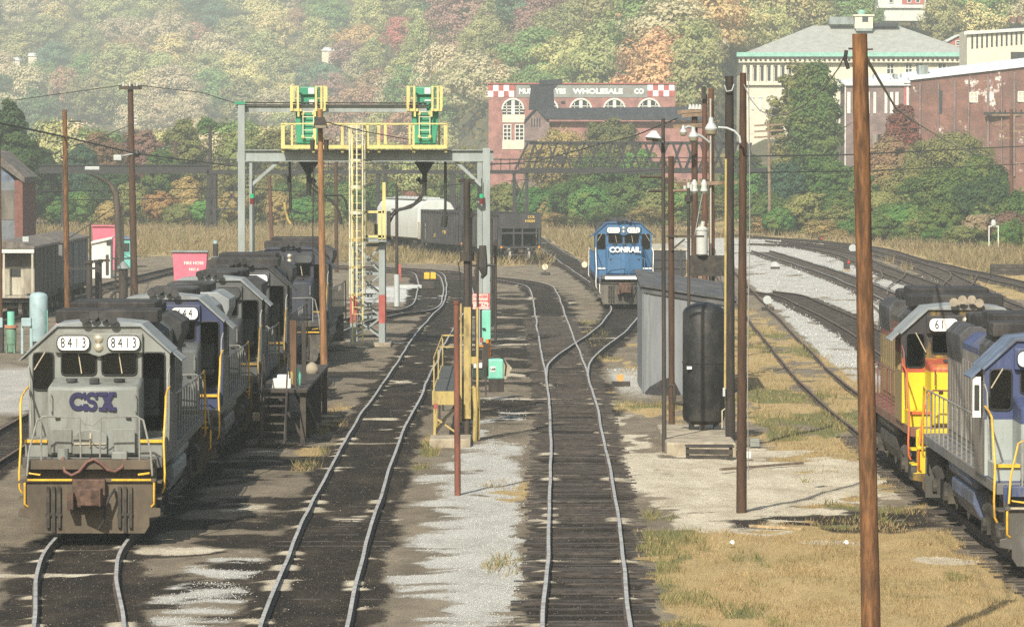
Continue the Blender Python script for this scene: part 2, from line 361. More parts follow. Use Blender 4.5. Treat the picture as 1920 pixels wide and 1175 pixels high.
for a, b, c, d_, e in ((-.6,205,4.6,1.0,.9),(1.8,212,4.8,.9,.95),(2.2,226,2.4,1.1,.7),(-1.2,240,2.5,1.4,.6)):
    q_ = e*(1-sstep(.45, 1, np.hypot((X-a)/c, (Y-b-(X-a)**2*.12)/d_) + (nB-.5)*.5)); sand = np.maximum(sand, q_); dark = dark*(1-q_)
def grid_mesh(name, XX, YY, ZZ, mat, attrs=None):
    ny, nx = XX.shape; co = np.stack([XX, YY, ZZ], -1).reshape(-1, 3)
    i = np.arange(ny*nx).reshape(ny, nx)
    q = np.stack([i[:-1,:-1], i[:-1,1:], i[1:,1:], i[1:,:-1]], -1).reshape(-1, 4)
    me = bpy.data.meshes.new(name); me.vertices.add(len(co)); me.vertices.foreach_set('co', co.ravel())
    me.loops.add(q.size); me.loops.foreach_set('vertex_index', q.ravel())
    me.polygons.add(len(q)); me.polygons.foreach_set('loop_start', np.arange(0, q.size, 4)); me.polygons.foreach_set('loop_total', np.full(len(q), 4))
    me.update(calc_edges=True)
    me.polygons.foreach_set('use_smooth', np.ones(len(q), bool))
    for k, a in (attrs or {}).items():
        at = me.attributes.new(k, 'FLOAT', 'POINT'); at.data.foreach_set('value', np.clip(a, 0, 1).ravel().astype(np.float32))
    me.materials.append(mat); me.validate()
    o = bpy.data.objects.new(name, me); COL.objects.link(o); return o
def ground_material():
    m = bpy.data.materials.new('yard_ground'); m.use_nodes = True; nt = m.node_tree; b = nt.nodes['Principled BSDF']
    P = _n(nt, 'ShaderNodeNewGeometry').outputs['Position']
    at = lambda k: _n(nt, 'ShaderNodeAttribute', attribute_name=k).outputs['Fac']
    mp = _n(nt, 'ShaderNodeMapping'); nt.links.new(P, mp.inputs[0]); mp.inputs['Scale'].default_value = (1, .35, 1)
    big = noise(nt, mp.outputs[0], .9, 6, .65); fine = noise(nt, P, 9, 5, .75); grit = noise(nt, P, 26, 3, .8)
    c = mixc(nt, ramp(nt, big, .3, .7), (.10,.078,.055), (.27,.225,.16))
    c = mixc(nt, ramp(nt, fine, .35, .75, 0, .6), c, (.16,.145,.12))
    def edge(k, nz, wd=.35):                     # mask broken up by noise so that borders are ragged
        a = _n(nt, 'ShaderNodeMath', operation='ADD'); nt.links.new(at(k), a.inputs[0]); nt.links.new(ramp(nt, nz, .2, .8, -wd, wd), a.inputs[1])
        return ramp(nt, a.outputs[0], .35, .65)
    gcol = mixc(nt, ramp(nt, big, .3, .7), (.31,.225,.105), (.46,.345,.175)); gcol = mixc(nt, ramp(nt, fine, .4, .7, 0, .6), gcol, (.26,.20,.09))
    gcol = mixc(nt, edge('green', fine, .2), gcol, (.14,.14,.055))
    c = mixc(nt, edge('grass', fine), c, gcol)
    sc_ = mixc(nt, ramp(nt, fine, .3, .7), (.42,.37,.27), (.64,.60,.49)); sc_ = mixc(nt, ramp(nt, big, .40, .66, 0, .65), sc_, (.27,.225,.155)); c = mixc(nt, edge('sand', fine), c, sc_)
    gv = mixc(nt, ramp(nt, grit, .30, .66), (.28,.28,.26), (.54,.54,.50)); gv = mixc(nt, ramp(nt, big, .44, .68, 0, .5), gv, (.24,.225,.19)); c = mixc(nt, edge('gravel', fine), c, gv)
    pv = mixc(nt, ramp(nt, big, .3, .7), (.40,.41,.40), (.55,.55,.52)); c = mixc(nt, at('pave'), c, pv)
    dk = mixc(nt, ramp(nt, fine, .35, .75), (.009,.0078,.007), (.038,.030,.022)); dk = mixc(nt, ramp(nt, big, .45, .75, 0, .6), dk, (.085,.067,.047))
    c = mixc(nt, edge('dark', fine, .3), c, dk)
    nt.links.new(c, b.inputs['Base Color']); b.inputs['Roughness'].default_value = .92; b.inputs['Specular IOR Level'].default_value = .15
    bp = _n(nt, 'ShaderNodeBump'); bp.inputs['Strength'].default_value = .9; bp.inputs['Distance'].default_value = .05
    nt.links.new(grit, bp.inputs['Height']); nt.links.new(bp.outputs[0], b.inputs['Normal'])
    return m
GMAT = ground_material()
GZ = Z
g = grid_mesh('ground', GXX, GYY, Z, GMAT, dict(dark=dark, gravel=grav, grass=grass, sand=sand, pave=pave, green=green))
tag(g, 'oily and gravelly yard ground with patches of dry grass', 'ground', kind='structure')
def gz(x, y):                                    # height of the finished ground
    j = min(len(ys)-2, max(0, np.searchsorted(ys, y)-1)); i = min(len(xs)-2, max(0, np.searchsorted(xs, x)-1))
    u = (x-xs[i])/(xs[i+1]-xs[i]); v = (y-ys[j])/(ys[j+1]-ys[j])
    return float((GZ[j,i]*(1-u)+GZ[j,i+1]*u)*(1-v) + (GZ[j+1,i]*(1-u)+GZ[j+1,i+1]*u)*v)
hx = np.concatenate([[-1800,-900,-500], np.arange(-320,321,5), [500,900,1800]]); hy = np.concatenate([np.arange(600,2200,7), np.arange(2200,2600,60)])
HX, HY = np.meshgrid(hx, hy); HZ = np.where(HY == 600, np.interp(HX, xs, GZ[-1]), ground_z(HX, HY))
HMAT = M('forest_floor', (.085,.075,.035), .95, .4, .12, dirt=(.05,.065,.025), amt=.6, dscale=.05, world=True)
tag(grid_mesh('hillside', HX, HY, HZ, HMAT), 'wooded hillside rising beyond the yard', 'hill', kind='structure')
# ------------------------------------------------------------------ railway tracks
RAILTOP = .10
m_rail = M('rail_steel', (.31,.305,.295), .5, .25, 3, dirt=(.15,.11,.08), amt=.3, metal=.1)
m_railrust = M('rusty_rail', (.13,.085,.06), .7, .3, 3, dirt=(.05,.04,.035), amt=.4)
m_railside = M('rail_side', (.055,.040,.032), .8, .3, 3, dirt=(.11,.08,.055), amt=.3)
m_tie = M('weathered_sleeper', (.040,.033,.028), .9, .45, 6, dirt=(.13,.105,.08), amt=.22, rand=.35, bump=.4)
GA = .7525
def track(key, label, ties=None, rust=False, wob=.05, z0=0.0, group='railway tracks of the yard', y_near=0, tie_dz=0.):
    L = LINES[key]; n = len(L); T = np.gradient(L, axis=0); T /= np.linalg.norm(T, axis=1)[:,None]; Nn = np.stack([T[:,1], -T[:,0]], 1)
    s = np.concatenate([[0], np.cumsum(np.linalg.norm(np.diff(L, axis=0), axis=1))])
    sd = sum(map(ord, key)) % 97
    root = thing('railway_track', label, 'railway track', (0,0,0), 0, group)
    for side in (-1, 1):
        off = GA*side + wob*((vnoise(s*.11, s*0+side*3.3, sd)-.5)*2 + .4*(vnoise(s*.31, s*0+side, sd+5)-.5))
        zz = RAILTOP + z0 + (vnoise(s*.10, s*0+side*1.3, sd+8)-.5)*.07
        mb = MB(); vs = []; fs = []
        prof = [(-.036,0),(.036,0),(.036,-.04),(.009,-.05),(.009,-.12),(.065,-.15),(-.065,-.15),(-.009,-.12),(-.009,-.05),(-.036,-.04)]
        for i in range(n):
            for u, v in prof: vs.append((L[i,0]+Nn[i,0]*(off[i]+u), L[i,1]+Nn[i,1]*(off[i]+u), zz[i]+v))
        k = len(prof)
        for i in range(n-1):
            for j in range(k): fs.append((i*k+j, i*k+(j+1)%k, (i+1)*k+(j+1)%k, (i+1)*k+j))
        mb.add(vs, fs); mb.mi = [0 if j % k == 0 else 1 for j in range(len(fs))]; mb.build('rail', [m_railrust if rust else m_rail, m_railside], root)
    if ties:
        a, b, sp, half, nsep = ties                # distance range, spacing, half length, how many separate ones
        smin = np.interp(a, *(L[:,1], s) if L[-1,1] > L[0,1] else (L[::-1,1], s[::-1])); smax = np.interp(b, *(L[:,1], s) if L[-1,1] > L[0,1] else (L[::-1,1], s[::-1]))
        smin, smax = min(smin, smax), max(smin, smax)
        rest = MB(); cnt = 0; proto = None; rr = random.Random(sd); t = smin
        order = []
        while t < smax: order.append(t + rr.uniform(-.06, .06)); t += sp
        order.sort(key=lambda q: np.interp(q, s, L[:,1]))
        for q in order:
            x = np.interp(q, s, L[:,0]); y_ = np.interp(q, s, L[:,1]); ang = math.atan2(np.interp(q, s, T[:,1]), np.interp(q, s, T[:,0])) - pi/2 + rr.uniform(-.025,.025)
            hl = half*rr.uniform(.93,1.05); sh = rr.uniform(-.09,.09); zt = -.045 + z0 + tie_dz + rr.uniform(-.02,.02)
            if cnt < nsep:
                if proto is None:
                    pm = MB().box(-1, 1, -.11, .11, -.16, 0).build('sleeper', m_tie, root); proto = pm; o = pm
                else:
                    o = proto.copy(); COL.objects.link(o); o.parent = root
                o.location = (x + sh, y_, zt); o.rotation_euler = (rr.uniform(-.03,.03), rr.uniform(-.012,.012), ang); o.scale = (hl, rr.uniform(.85,1.15), 1); cnt += 1
            else:
                st = len(rest.v); rest.box(-hl+sh, hl+sh, -.11, .11, -.16, 0)
                rest.xform(Matrix.Translation((x, y_, zt)) @ Matrix.Rotation(ang, 4, 'Z'), st)
        if rest.v:
            o = rest.build('sleepers', m_tie, root); o['kind'] = 'stuff'
    return root
track('left', 'curving track under the grey diesel numbered 8413', (70,100,.6,1.25,50), wob=.05, tie_dz=-.055)
track('sand', 'wavy track in oily soil passing under the sanding gantry', (60,240,.6,1.25,0), tie_dz=-.045)
track('middle', 'straight track with bare blackened sleepers, right beside the pale gravel strip', (76,240,.52,1.28,90), wob=.04)
track('conrail', 'curving turnout track in front of the blue diesel numbered 6521', (190,300,.6,1.25,0), wob=.05, tie_dz=-.04)
track('outer', 'partly buried track beyond the grey diesel at the left edge', (90,152,.6,1.25,0), rust=True, tie_dz=-.04)
track('right', 'track in grass under the yellow and the blue diesels at the right edge', (80,138,.55,1.4,90), rust=True, tie_dz=-.01)
track('hopper', 'distant track carrying the black coal hoppers', (360,470,.6,1.25,0), rust=True, tie_dz=-.03)
track('caboose', 'overgrown track under the derelict weathered boxcars', (180,300,.6,1.25,0), rust=True, tie_dz=-.03)
track('ladder', 'innermost curved track on white ballast beyond the yellow diesel', (170,300,.55,1.35,0), rust=True)
track('main_a', 'bright railed track second from the grass among the ballasted tracks', (125,450,.55,1.3,0))
track('main_b', 'dark railed track in the middle of the ballasted main line', (135,450,.55,1.3,0), rust=True)
track('main_c', 'outermost track of the ballasted main line, next to the coal heap', (160,520,.55,1.3,0), rust=True)
track('cross', 'crossover track slanting between the two outer ballasted tracks', (230,440,.55,1.3,0), rust=True)
# ------------------------------------------------------------------ diesel locomotives (local axes: x right, nose towards -y, z up from rail head)
m_black = M('soot_black', (.018,.017,.017), .75, .4, 3, dirt=(.07,.062,.055), amt=.35, streak=3)
m_sootroof = M('sooty_roof', (.045,.045,.045), .8, .4, 1.6, dirt=(.012,.012,.012), amt=.6)
m_underframe = M('greasy_running_gear', (.030,.027,.024), .8, .4, 4, dirt=(.10,.085,.065), amt=.4)
m_steelwheel = M('worn_wheel_tread', (.30,.28,.25), .5, .2, 4, metal=.4)
m_pilotgrime = M('grimy_pilot', (.088,.070,.049), .85, .25, 2.2, dirt=(.05,.042,.034), amt=.45, streak=2, bump=.3)
m_pilotblack = M('grimy_black_pilot', (.05,.046,.042), .85, .3, 2.2, dirt=(.15,.135,.11), amt=.4, streak=2, bump=.3)
m_couplerrust = M('rusty_coupler', (.085,.050,.035), .8, .4, 6, dirt=(.03,.024,.02), amt=.4, bump=.3)
m_yellow = M('yellow_handrail_paint', (.62,.36,.03), .5, .15, 6, dirt=(.20,.12,.03), amt=.25)
m_whiteenamel = M('white_numberboard', (.80,.80,.76), .4, .04, 4)
m_blackink = M('black_numerals', (.015,.015,.015), .5, .1, 4)
m_lens = M('headlight_lens', (.75,.68,.52), .12, .1, 8, metal=.7)
m_gasket = M('rubber_gasket', (.02,.02,.02), .7, .2, 5)
m_inside = M('dark_cab_interior', (.030,.032,.030), .9, .3, 2)
m_seat = M('cab_seat_vinyl', (.06,.07,.065), .6, .2, 3)
m_hose = M('brown_air_hose', (.13,.060,.045), .7, .2, 6)
m_wiper = M('wiper_steel', (.35,.31,.22), .5, .2, 6)
m_glass = glass_mat('window_glass')
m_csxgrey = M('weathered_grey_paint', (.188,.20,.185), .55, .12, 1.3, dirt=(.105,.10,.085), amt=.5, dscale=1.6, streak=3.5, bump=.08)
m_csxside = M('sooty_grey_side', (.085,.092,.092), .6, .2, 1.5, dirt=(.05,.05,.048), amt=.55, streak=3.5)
m_csxblue = M('csx_lettering_blue', (.016,.015,.062), .5, .15, 6)
m_darkgrey = M('dark_grey_hood', (.055,.060,.063), .65, .25, 1.6, dirt=(.028,.028,.028), amt=.5, streak=3)
def dk(c, k): return tuple(x*k for x in c)
GREYL = (.25,.275,.27); NAVY = (.042,.058,.135)
m_blue444 = M('blue_cab_front', None, .5, .15, 1.6, dirt=(.05,.055,.07), amt=.35, streak=3, bands=[(0, (.17,.185,.19)), (1.6, (.030,.040,.095))])
m_dirtyblue = M('soot_streaked_blue', (.022,.027,.045), .6, .3, 1.5, dirt=(.045,.045,.045), amt=.55, streak=4)
m_conrail = M('conrail_blue', (.036,.115,.235), .55, .14, 1.4, dirt=(.05,.085,.14), amt=.3, streak=3)
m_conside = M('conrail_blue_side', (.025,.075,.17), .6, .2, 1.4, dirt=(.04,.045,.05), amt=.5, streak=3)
YEL, VER = (.55,.42,.018), (.34,.07,.034)
m_chessfront = M('yellow_red_black_front', None, .5, .10, 1.4, dirt=(.42,.27,.03), amt=.2, streak=4, bands=[(0,(.05,.04,.03)),(.62,YEL),(2.82,VER),(3.16,(.030,.029,.031))])
m_chessnose = M('yellow_nose_paint', None, .5, .08, 1.4, dirt=(.48,.33,.03), amt=.25, streak=4, bands=[(0,YEL),(2.62,YEL),(2.90,VER)])
m_chessside = M('faded_yellow_side', None, .65, .25, 1.2, dirt=(.10,.085,.06), amt=.5, streak=6, bands=[(0,(.16,.075,.05)),(1.66,(.25,.18,.075)),(3.25,(.17,.06,.045)),(3.72,(.04,.037,.036))])
m_chessroof = M('black_roof_paint', (.036,.035,.037), .7, .3, 1.5, dirt=(.10,.105,.11), amt=.4)
m_bluefront = M('navy_over_grey_front', None, .5, .10, 1.4, dirt=(.16,.17,.165), amt=.3, streak=4, bands=[(0,(.07,.066,.058)),(1.30,NAVY),(1.66,(.27,.30,.29)),(2.76,NAVY)])
m_blueside = M('peeling_grey_side', None, .6, .22, 1.3, dirt=(.15,.12,.09), amt=.45, streak=5, bands=[(0,(.12,.125,.13)),(1.66,(.19,.175,.16)),(3.72,NAVY)])
m_bluetank = M('faded_blue_tank', (.07,.09,.15), .55, .25, 2, dirt=(.045,.045,.05), amt=.5)
m_blueroof = M('dull_blue_roof', (.10,.135,.20), .6, .25, 1.6, dirt=(.05,.05,.055), amt=.4)
m_lightroof = M('dusty_grey_roof', (.20,.22,.225), .6, .15, 1.5, dirt=(.13,.13,.125), amt=.4)
m_orangerail = M('orange_handrail_paint', (.52,.11,.03), .5, .15, 6)
m_redrail = M('faded_red_handrail', (.16,.05,.045), .6, .2, 6)
m_whiterail = M('white_handrail_paint', (.72,.72,.68), .5, .1, 6)
m_greyrail = M('grey_handrail', (.20,.20,.18), .55, .2, 6)
def rrect(x0, x1, z0, z1, y, r, n=4):
    pts = []
    for cx, cz, a0 in ((x1-r, z1-r, 0), (x0+r, z1-r, 90), (x0+r, z0+r, 180), (x1-r, z0+r, 270)):
        for k in range(n+1):
            a = R(a0 + 90*k/n); pts.append((cx+r*cos(a), y, cz+r*sin(a)))
    return pts
def window(root_part, x0, x1, z0, z1, y, glass=True, wiper=None, name='window', r=.09):
    pts = rrect(x0, x1, z0, z1, y, r); mb = MB(); mb.tube(pts + pts[:2], .022, 5, False)
    # corner fillets close the square opening down to a rounded one
    w = mb.build('frame', m_gasket)
    if glass:
        g = MB().prism([(p[0], p[2]) for p in rrect(x0+.005, x1-.005, z0+.005, z1-.005, 0, r)], 'y', y+.05, y+.056).build(name, m_glass, root_part)
        w.parent = g
        if wiper: MB().bar((wiper[0], y-.02, z1+.02), (wiper[1], y-.05, wiper[2]), .022).build('wiper', m_wiper, g)
        return g
    w.parent = root_part; w.name = 'window_frame'; return w
def numberboard(cab, x0, x1, z0, z1, y, txt, ts=1.0, digit_x=None):
    b = MB().prism([(p[0], p[2]) for p in rrect(x0, x1, z0, z1, 0, .13, 5)], 'y', y-.05, y+.03)
    b = b.build('number_board', m_whiteenamel if txt else m_darkgrey, cab)
    pts = rrect(x0, x1, z0, z1, y-.045, .13, 5); MB().tube(pts + pts[:2], .016, 5, False).build('frame', m_gasket, b)
    n = len(txt); 
    if n:
        cx = x0 + (x1-x0)*(.26 if n == 1 else .36 if n == 2 else .5)
        text_obj(txt, (z1-z0)*.95*ts, m_blackink, b, (cx, y-.056, (z0+z1)/2), name='numerals', bold=.0, spacing=1.5 if n > 2 else 1.3, sx=.66)
    return b
def truck(root, yc, mat_side=None, axles=2):
    t = MB(); ww = 1.37 if axles == 2 else 1.7
    ax = [-ww, ww] if axles == 2 else [-ww, 0, ww]
    for s in (-1, 1):
        t.box(s*1.12-.06, s*1.12+.06, yc-ww-.5, yc+ww+.5, .55, .86)
        t.box(s*1.14-.13, s*1.14+.13, yc-.45, yc+.45, .35, .9)
        for a in ax:
            t.box(s*1.13-.15, s*1.13+.15, yc+a-.24, yc+a+.24, .36, .78)
            t.cyl((s*1.2, yc+a, .53), (s*1.36, yc+a, .53), .17, n=10)
            for d in (-.42, .42): t.cyl((s*1.16, yc+a+d, .86), (s*1.16, yc+a+d, 1.18), .10, n=8)
        t.cyl((s*1.35, yc-.55, .95), (s*1.35, yc+.25, .95), .13, n=10)
    t.box(-1.0, 1.0, yc-.35, yc+.35, .5, .95)
    o = t.build('truck', mat_side or m_underframe, root, smooth=35)
    for a in ax:
        wmb = MB()
        for s in (-1, 1):
            wmb.cyl((s*.68, yc+a, .51), (s*.82, yc+a, .51), .51, n=24); wmb.cyl((s*.66, yc+a, .51), (s*.69, yc+a, .51), .535, n=24)
        wmb.cyl((-.7, yc+a, .51), (.7, yc+a, .51), .09, n=8)
        wmb.build('wheel_set', m_steelwheel, o, smooth=40)
def diesel(name, label, x, y, L, pal, o, rz=0., group=None):
    root = thing('diesel_locomotive', label, 'locomotive', (x, y, RAILTOP), rz, group)
    P = pal; det = o.get('detail', 2)
    # pilot with MU ribs, coupler
    mb = MB(); pz = o.get('pilot_top', 1.22)
    mb.prism([(-1.14,.10),(1.14,.10),(1.24,.26),(1.24,.42),(1.47,.46),(1.47,.62),(1.36,.64),(1.36,pz),(-1.36,pz),(-1.36,.64),(-1.47,.62),(-1.47,.46),(-1.24,.42),(-1.24,.26)], 'y', .18, .26)
    mb.box(-1.38, 1.38, .12, .34, pz-.05, pz+.02)
    mb.box(-1.36, 1.36, .55, .70, pz, 1.6)
    pil = mb.build('pilot', P['pilot'], root, bevel=.012)
    for s in (-1, 1):
        rb = MB()
        for k in (-1, 0, 1): rb.box(s*.74+k*.115-.035, s*.74+k*.115+.035, .10, .18, .22 if k else .12, pz-.14)
        rb.box(s*.74-.17, s*.74+.17, .13, .185, .46, .53); rb.build('hose_bracket', m_underframe, pil, bevel=.012)
    for a, b in ((-1.28, -.36), (.46, 1.28)): MB().box(a, b, .10, .20, pz-.02, pz+.02).build('edge_strip', P.get('edge', m_wiper), pil)
    c = MB(); c.box(-.34, .34, -.02, .45, .66, 1.24); c.box(-.14, .14, -.30, .1, .74, 1.02); c.prism([(-.22,-.34),(.06,-.52),(.25,-.42),(.12,-.28),(.22,-.16),(-.2,-.12)], 'z', .72, 1.06)
    c.prism([(.1,-.36),(.27,-.44),(.31,-.2),(.18,-.18)], 'z', .70, 1.08); c.box(-.44, -.30, -.24, .1, .62, .98)
    c.build('coupler', m_couplerrust, root, bevel=.02)
    MB().tube([(.52,.12,1.02),(.50,-.06,.98),(.42,-.12,.86),(.34,-.10,.62),(.30,-.06,.36),(.2,-.02,.2)], .03, 6).build('brake_hose', m_gasket, root, smooth=50)
    if o.get('hose'):
        MB().tube([(-.58,.62,1.74),(-.57,.40,1.58),(-.52,.30,1.38),(-.38,.27,1.30),(-.22,.27,1.38),(-.06,.28,1.58),(.08,.28,1.64),(.22,.28,1.56),(.36,.27,1.42),(.52,.27,1.38),(.66,.30,1.46),(.72,.44,1.62),(.68,.62,1.74)], .036, 7).build('jumper_hose', m_hose, root, smooth=60)
        MB().cyl((-.58,.6,1.62),(-.58,.6,1.84),.12, n=10).build('hose_socket', m_csxgrey, root); MB().box(.44,.76,.42,.72,1.62,1.78).build('hose_socket', m_csxgrey, root, bevel=.02)
    # corner steps with risers
    for s in (-1, 1):
        st = MB()
        for k, zz in enumerate((.46, .80, 1.14)): st.box(s*1.40-.09-(.0), s*1.40+.09, .26, .95, zz, zz+.04)
        st.box(s*1.30-.03, s*1.30+.03, .26, .95, .50, 1.45)
        st.build('step', P.get('steps', P['pilot']), root)
        if o.get('grip', True): MB().tube([(s*1.24,.16,1.36),(s*1.24,.06,1.36),(s*1.02,.06,1.33),(s*1.02,.16,1.33)], .022, 5).build('step_grip', P['rail'], root)
    # deck and sill
    dkb = MB(); dkb.box(-1.46, 1.46, .95, L-.6, 1.42, 1.63); dkb.box(-1.30, 1.30, .96, L-.34, 1.45, 1.62); dkb.box(-1.0, 1.0, .6, L-.6, 1.05, 1.42)
    dkb.build('deck', P['side'], root, bevel=.01)
    MB().box(-1.30, 1.30, .32, .95, 1.42, 1.615).build('front_deck', P['pilot'], root, bevel=.012)
    MB().box(-1.36, 1.36, L-.26, L-.18, .15, 1.3).build('rear_pilot', P['pilot'], root)
    c = MB(); c.box(-.3,.3,L-.4,L,.66,1.2); c.box(-.13,.13,L,L+.28,.76,1.02); c.box(-.24,.24,L+.22,L+.46,.7,1.06); c.build('rear_coupler', m_couplerrust, root, bevel=.02)
    if o.get('anticlimber'): MB().box(-1.06, 1.06, .06, .34, 1.40, 1.56).build('anticlimber', m_whiterail, root, bevel=.02)
    # platforms either side of the nose with coloured nosing
    for s in (-1, 1):
        pl = MB().box(min(s*.96, s*1.44), max(s*.96, s*1.44), 1.35, 2.9, 1.63, 1.97).build('side_platform', P['front'], root)
        MB().box(min(s*.97, s*1.44), max(s*.97, s*1.44), 1.29, 1.35, 1.92, 1.985).build('nosing', P['rail'], pl)
    # nose
    nz = o.get('nose_top', 3.20); nw = o.get('nose_w', .96); ny = o.get('nose_y', 1.05)
    mb = MB(); mb.add([(-nw,ny+.17,1.64),(0,ny,1.64),(nw,ny+.17,1.64),(nw,2.92,1.64),(-nw,2.92,1.64),
                       (-nw,ny+.20,nz-.10),(0,ny+.03,nz-.10),(nw,ny+.20,nz-.10),(nw,2.92,nz+.03),(-nw,2.92,nz+.03),(0,2.92,nz+.03)],
                      [(0,1,6,5),(1,2,7,6),(2,3,8,7),(4,0,5,9),(5,6,10,9),(6,7,8,10),(4,3,2,1,0),(3,4,9,10,8)])
    nose = mb.build('nose', P['nose'], root, smooth=20, bevel=.075)
    if o.get('nose_door', True):
        dd = MB(); dd.prism([(-.40,1.70),(.30,1.70),(.30,2.10),(.16,2.19),(-.05,2.22),(-.26,2.19),(-.40,2.10)], 'y', ny-.035, ny+.08); dd = dd.build('hatch', P['front'], nose, bevel=.015)
        MB().box(-.06,-.02,ny-.07,ny-.03,1.84,2.14).box(-.38,.28,ny-.06,ny-.03,1.90,1.93).build('latch', m_wiper, dd)
        for s in (-1, 1): MB().box(s*.66-.22, s*.66+.22, ny+.035, ny+.065, 1.72, 2.22).build('sand_hatch', P['nose'], nose, bevel=.01)
    if o.get('sandfill', True):
        for s in (-1, 1): MB().cyl((s*.5, 1.9, nz-.03), (s*.5, 1.9, nz+.035), .12, n=12).build('sand_filler', P['roof'], nose)
        MB().box(-.10,.10,1.5,1.7,nz-.06,nz+.06).build('nose_lamp', m_sootroof, nose, bevel=.02)
    for s in (-1, 1): MB().box(s*.74-.05, s*.74+.05, ny+.10, ny+.16, 2.42, 2.47).build('nose_latch', m_underframe, nose); MB().tube([(s*.88,ny+.13,2.95),(s*.88,ny+.05,2.95),(s*.88,ny+.05,2.6),(s*.88,ny+.13,2.6)], .014, 5).build('nose_grab_iron', P['siderail'], nose)
    if o.get('letter'): o['letter'](nose, ny)
    # cab: front wall with real openings, sides, back, roof
    cy0, cy1, ev, rt, hw, rw = 2.92, 5.05, 3.78, 4.32, 1.50, .88
    holes = [(-.80,-.06,3.26,3.71),(.06,.80,3.26,3.71),(-1.40,-.97,2.94,3.74)]
    holes.append((.92,1.40,2.10,3.74) if o.get('door_open') else (.97,1.40,2.94,3.74))
    mb = MB(); mb.wall(-hw, hw, 1.63, ev, cy0, .07, holes)
    mb.prism([(-hw,ev),(hw,ev),(rw,rt),(-rw,rt)], 'y', cy0, cy0+.07)
    cab = mb.build('cab', P['front'], root)
    mb = MB()
    for s in (-1, 1):
        a, b2 = (s*hw, s*(hw-.06)); xa, xb = min(a,b2), max(a,b2)
        for (ya, yb, za, zb) in ((cy0+.07,cy1,1.63,2.85),(cy0+.07,cy0+.35,2.85,ev),(cy1-.35,cy1,2.85,ev),(cy0+.35,cy1-.35,3.62,ev)): mb.box(xa, xb, ya, yb, za, zb)
        mb.box(xa-.02, xb+.02, (cy0+cy1)/2-.04, (cy0+cy1)/2+.04, 2.85, 3.62)
    mb.box(-hw+.06, hw-.06, cy1-.06, cy1, 1.63, ev); mb.prism([(-hw,ev),(hw,ev),(rw,rt),(-rw,rt)], 'y', cy1-.06, cy1)
    mb.build('cab_side', P['side'], cab)
    MB().prism([(-hw-.05,ev-.03),(-rw-.03,rt+.03),(-.3,rt+.09),(.3,rt+.09),(rw+.03,rt+.03),(hw+.05,ev-.03),(hw+.02,ev-.06),(rw,rt-.03),(-rw,rt-.03),(-hw-.02,ev-.06)], 'y', cy0-.06, cy1+.04).build('cab_roof', P['cabroof'], cab, bevel=.012)
    it = MB(); it.box(-hw+.08, hw-.08, cy0+.1, cy1-.08, 1.64, 2.0); it.box(-.72, .72, cy0+.1, cy0+.5, 2.0, 3.05); it.box(-hw+.10, hw-.10, cy1-.16, cy1-.08, 2.0, 3.7); it.box(-.9,.9,cy0+.1,cy1-.2,3.95,4.2); it.build('cab_interior', m_inside, cab)
    for s in (-1, 1): MB().box(s*1.0-.2, s*1.0+.2, 4.0, 4.12, 2.5, 3.15).box(s*1.0-.22, s*1.0+.22, 3.6, 4.1, 2.35, 2.5).build('seat', m_seat, cab, bevel=.03)
    for i, h in enumerate(holes):
        last = i == 3 and o.get('door_open')
        wp = None
        if det and not last: wp = {0:(-.44,-.37,3.30), 1:(.42,.49,3.30), 2:(-1.15,-1.38,3.38), 3:(1.15,1.38,3.38)}[i] if o.get('wiper') != 'right' else {0:(-.44,-.37,3.30),1:(.42,.49,3.3),2:(-1.18,-.94,3.30),3:(1.15,1.38,3.38)}[i]
        window(cab, *h, cy0-.004, glass=not last, wiper=wp, r=.09)
    # number-board housing, boards, twin headlight
    mb = MB(); mb.prism([(-.93,3.74),(-.2,3.73),(-.14,3.70),(0,3.66),(.14,3.70),(.2,3.73),(.93,3.74),(.93,4.16),(-.93,4.16)], 'y', cy0-.12, cy0); mb.build('light_housing', P['front'], cab, bevel=.015)
    t1, t2 = o.get('num', ('', ''))
    numberboard(cab, -.88, -.19, 3.79, 4.11, cy0-.13, t1, o.get('ts', 1)); numberboard(cab, .19, .88, 3.79, 4.11, cy0-.13, t2, o.get('ts', 1))
    for zz in (4.05, 3.86): MB().lathe([(.095,-.03),(.095,.0),(.07,.03),(0.02,.05)], (0,0,0), 14).xform(Matrix.Translation((0,cy0-.14,zz)) @ Matrix.Rotation(R(90),4,'X')).build('headlight', m_lens, cab, smooth=50)
    for s in (-1, 1):                             # awning over each cab side window
        MB().add([(s*1.52,3.25,3.74),(s*1.52,4.75,3.74),(s*1.74,4.75,3.54),(s*1.74,3.25,3.54),(s*1.52,3.25,3.77),(s*1.52,4.75,3.77),(s*1.75,4.75,3.57),(s*1.75,3.25,3.57)], [(0,1,2,3),(7,6,5,4),(0,3,7,4),(1,5,6,2),(2,6,7,3),(0,4,5,1)]).build('awning', P['cabroof'], cab)
        if o.get('mirror') and s < 0: MB().box(-1.52,-1.50,3.30,3.36,2.85,3.5).build('wind_deflector', m_inside, MB().box(-1.70,-1.54,3.30,3.34,2.78,3.58).build('wind_deflector_frame', m_whiterail, cab)); MB().box(-1.67,-1.57,3.285,3.30,2.92,3.42).build('wind_deflector_pane', m_inside, cab)
    # horn cluster and roof clutter
    h = MB()
    for dx, dz, ln in ((-.30,.10,.55),(-.10,.16,.75),(.12,.16,.65),(.30,.08,.4)):
        h.tube([(dx, cy0+.35, rt+.06+dz),(dx, cy0-.18+.0*ln, rt+.06+dz)], [.045,.055], 10); h.tube([(dx,cy0-.10,rt+.06+dz),(dx,cy0-.22,rt+.06+dz)], [.055,.105], 12)
    h.box(-.35,.35,cy0+.25,cy0+.4,rt+.04,rt+.2)
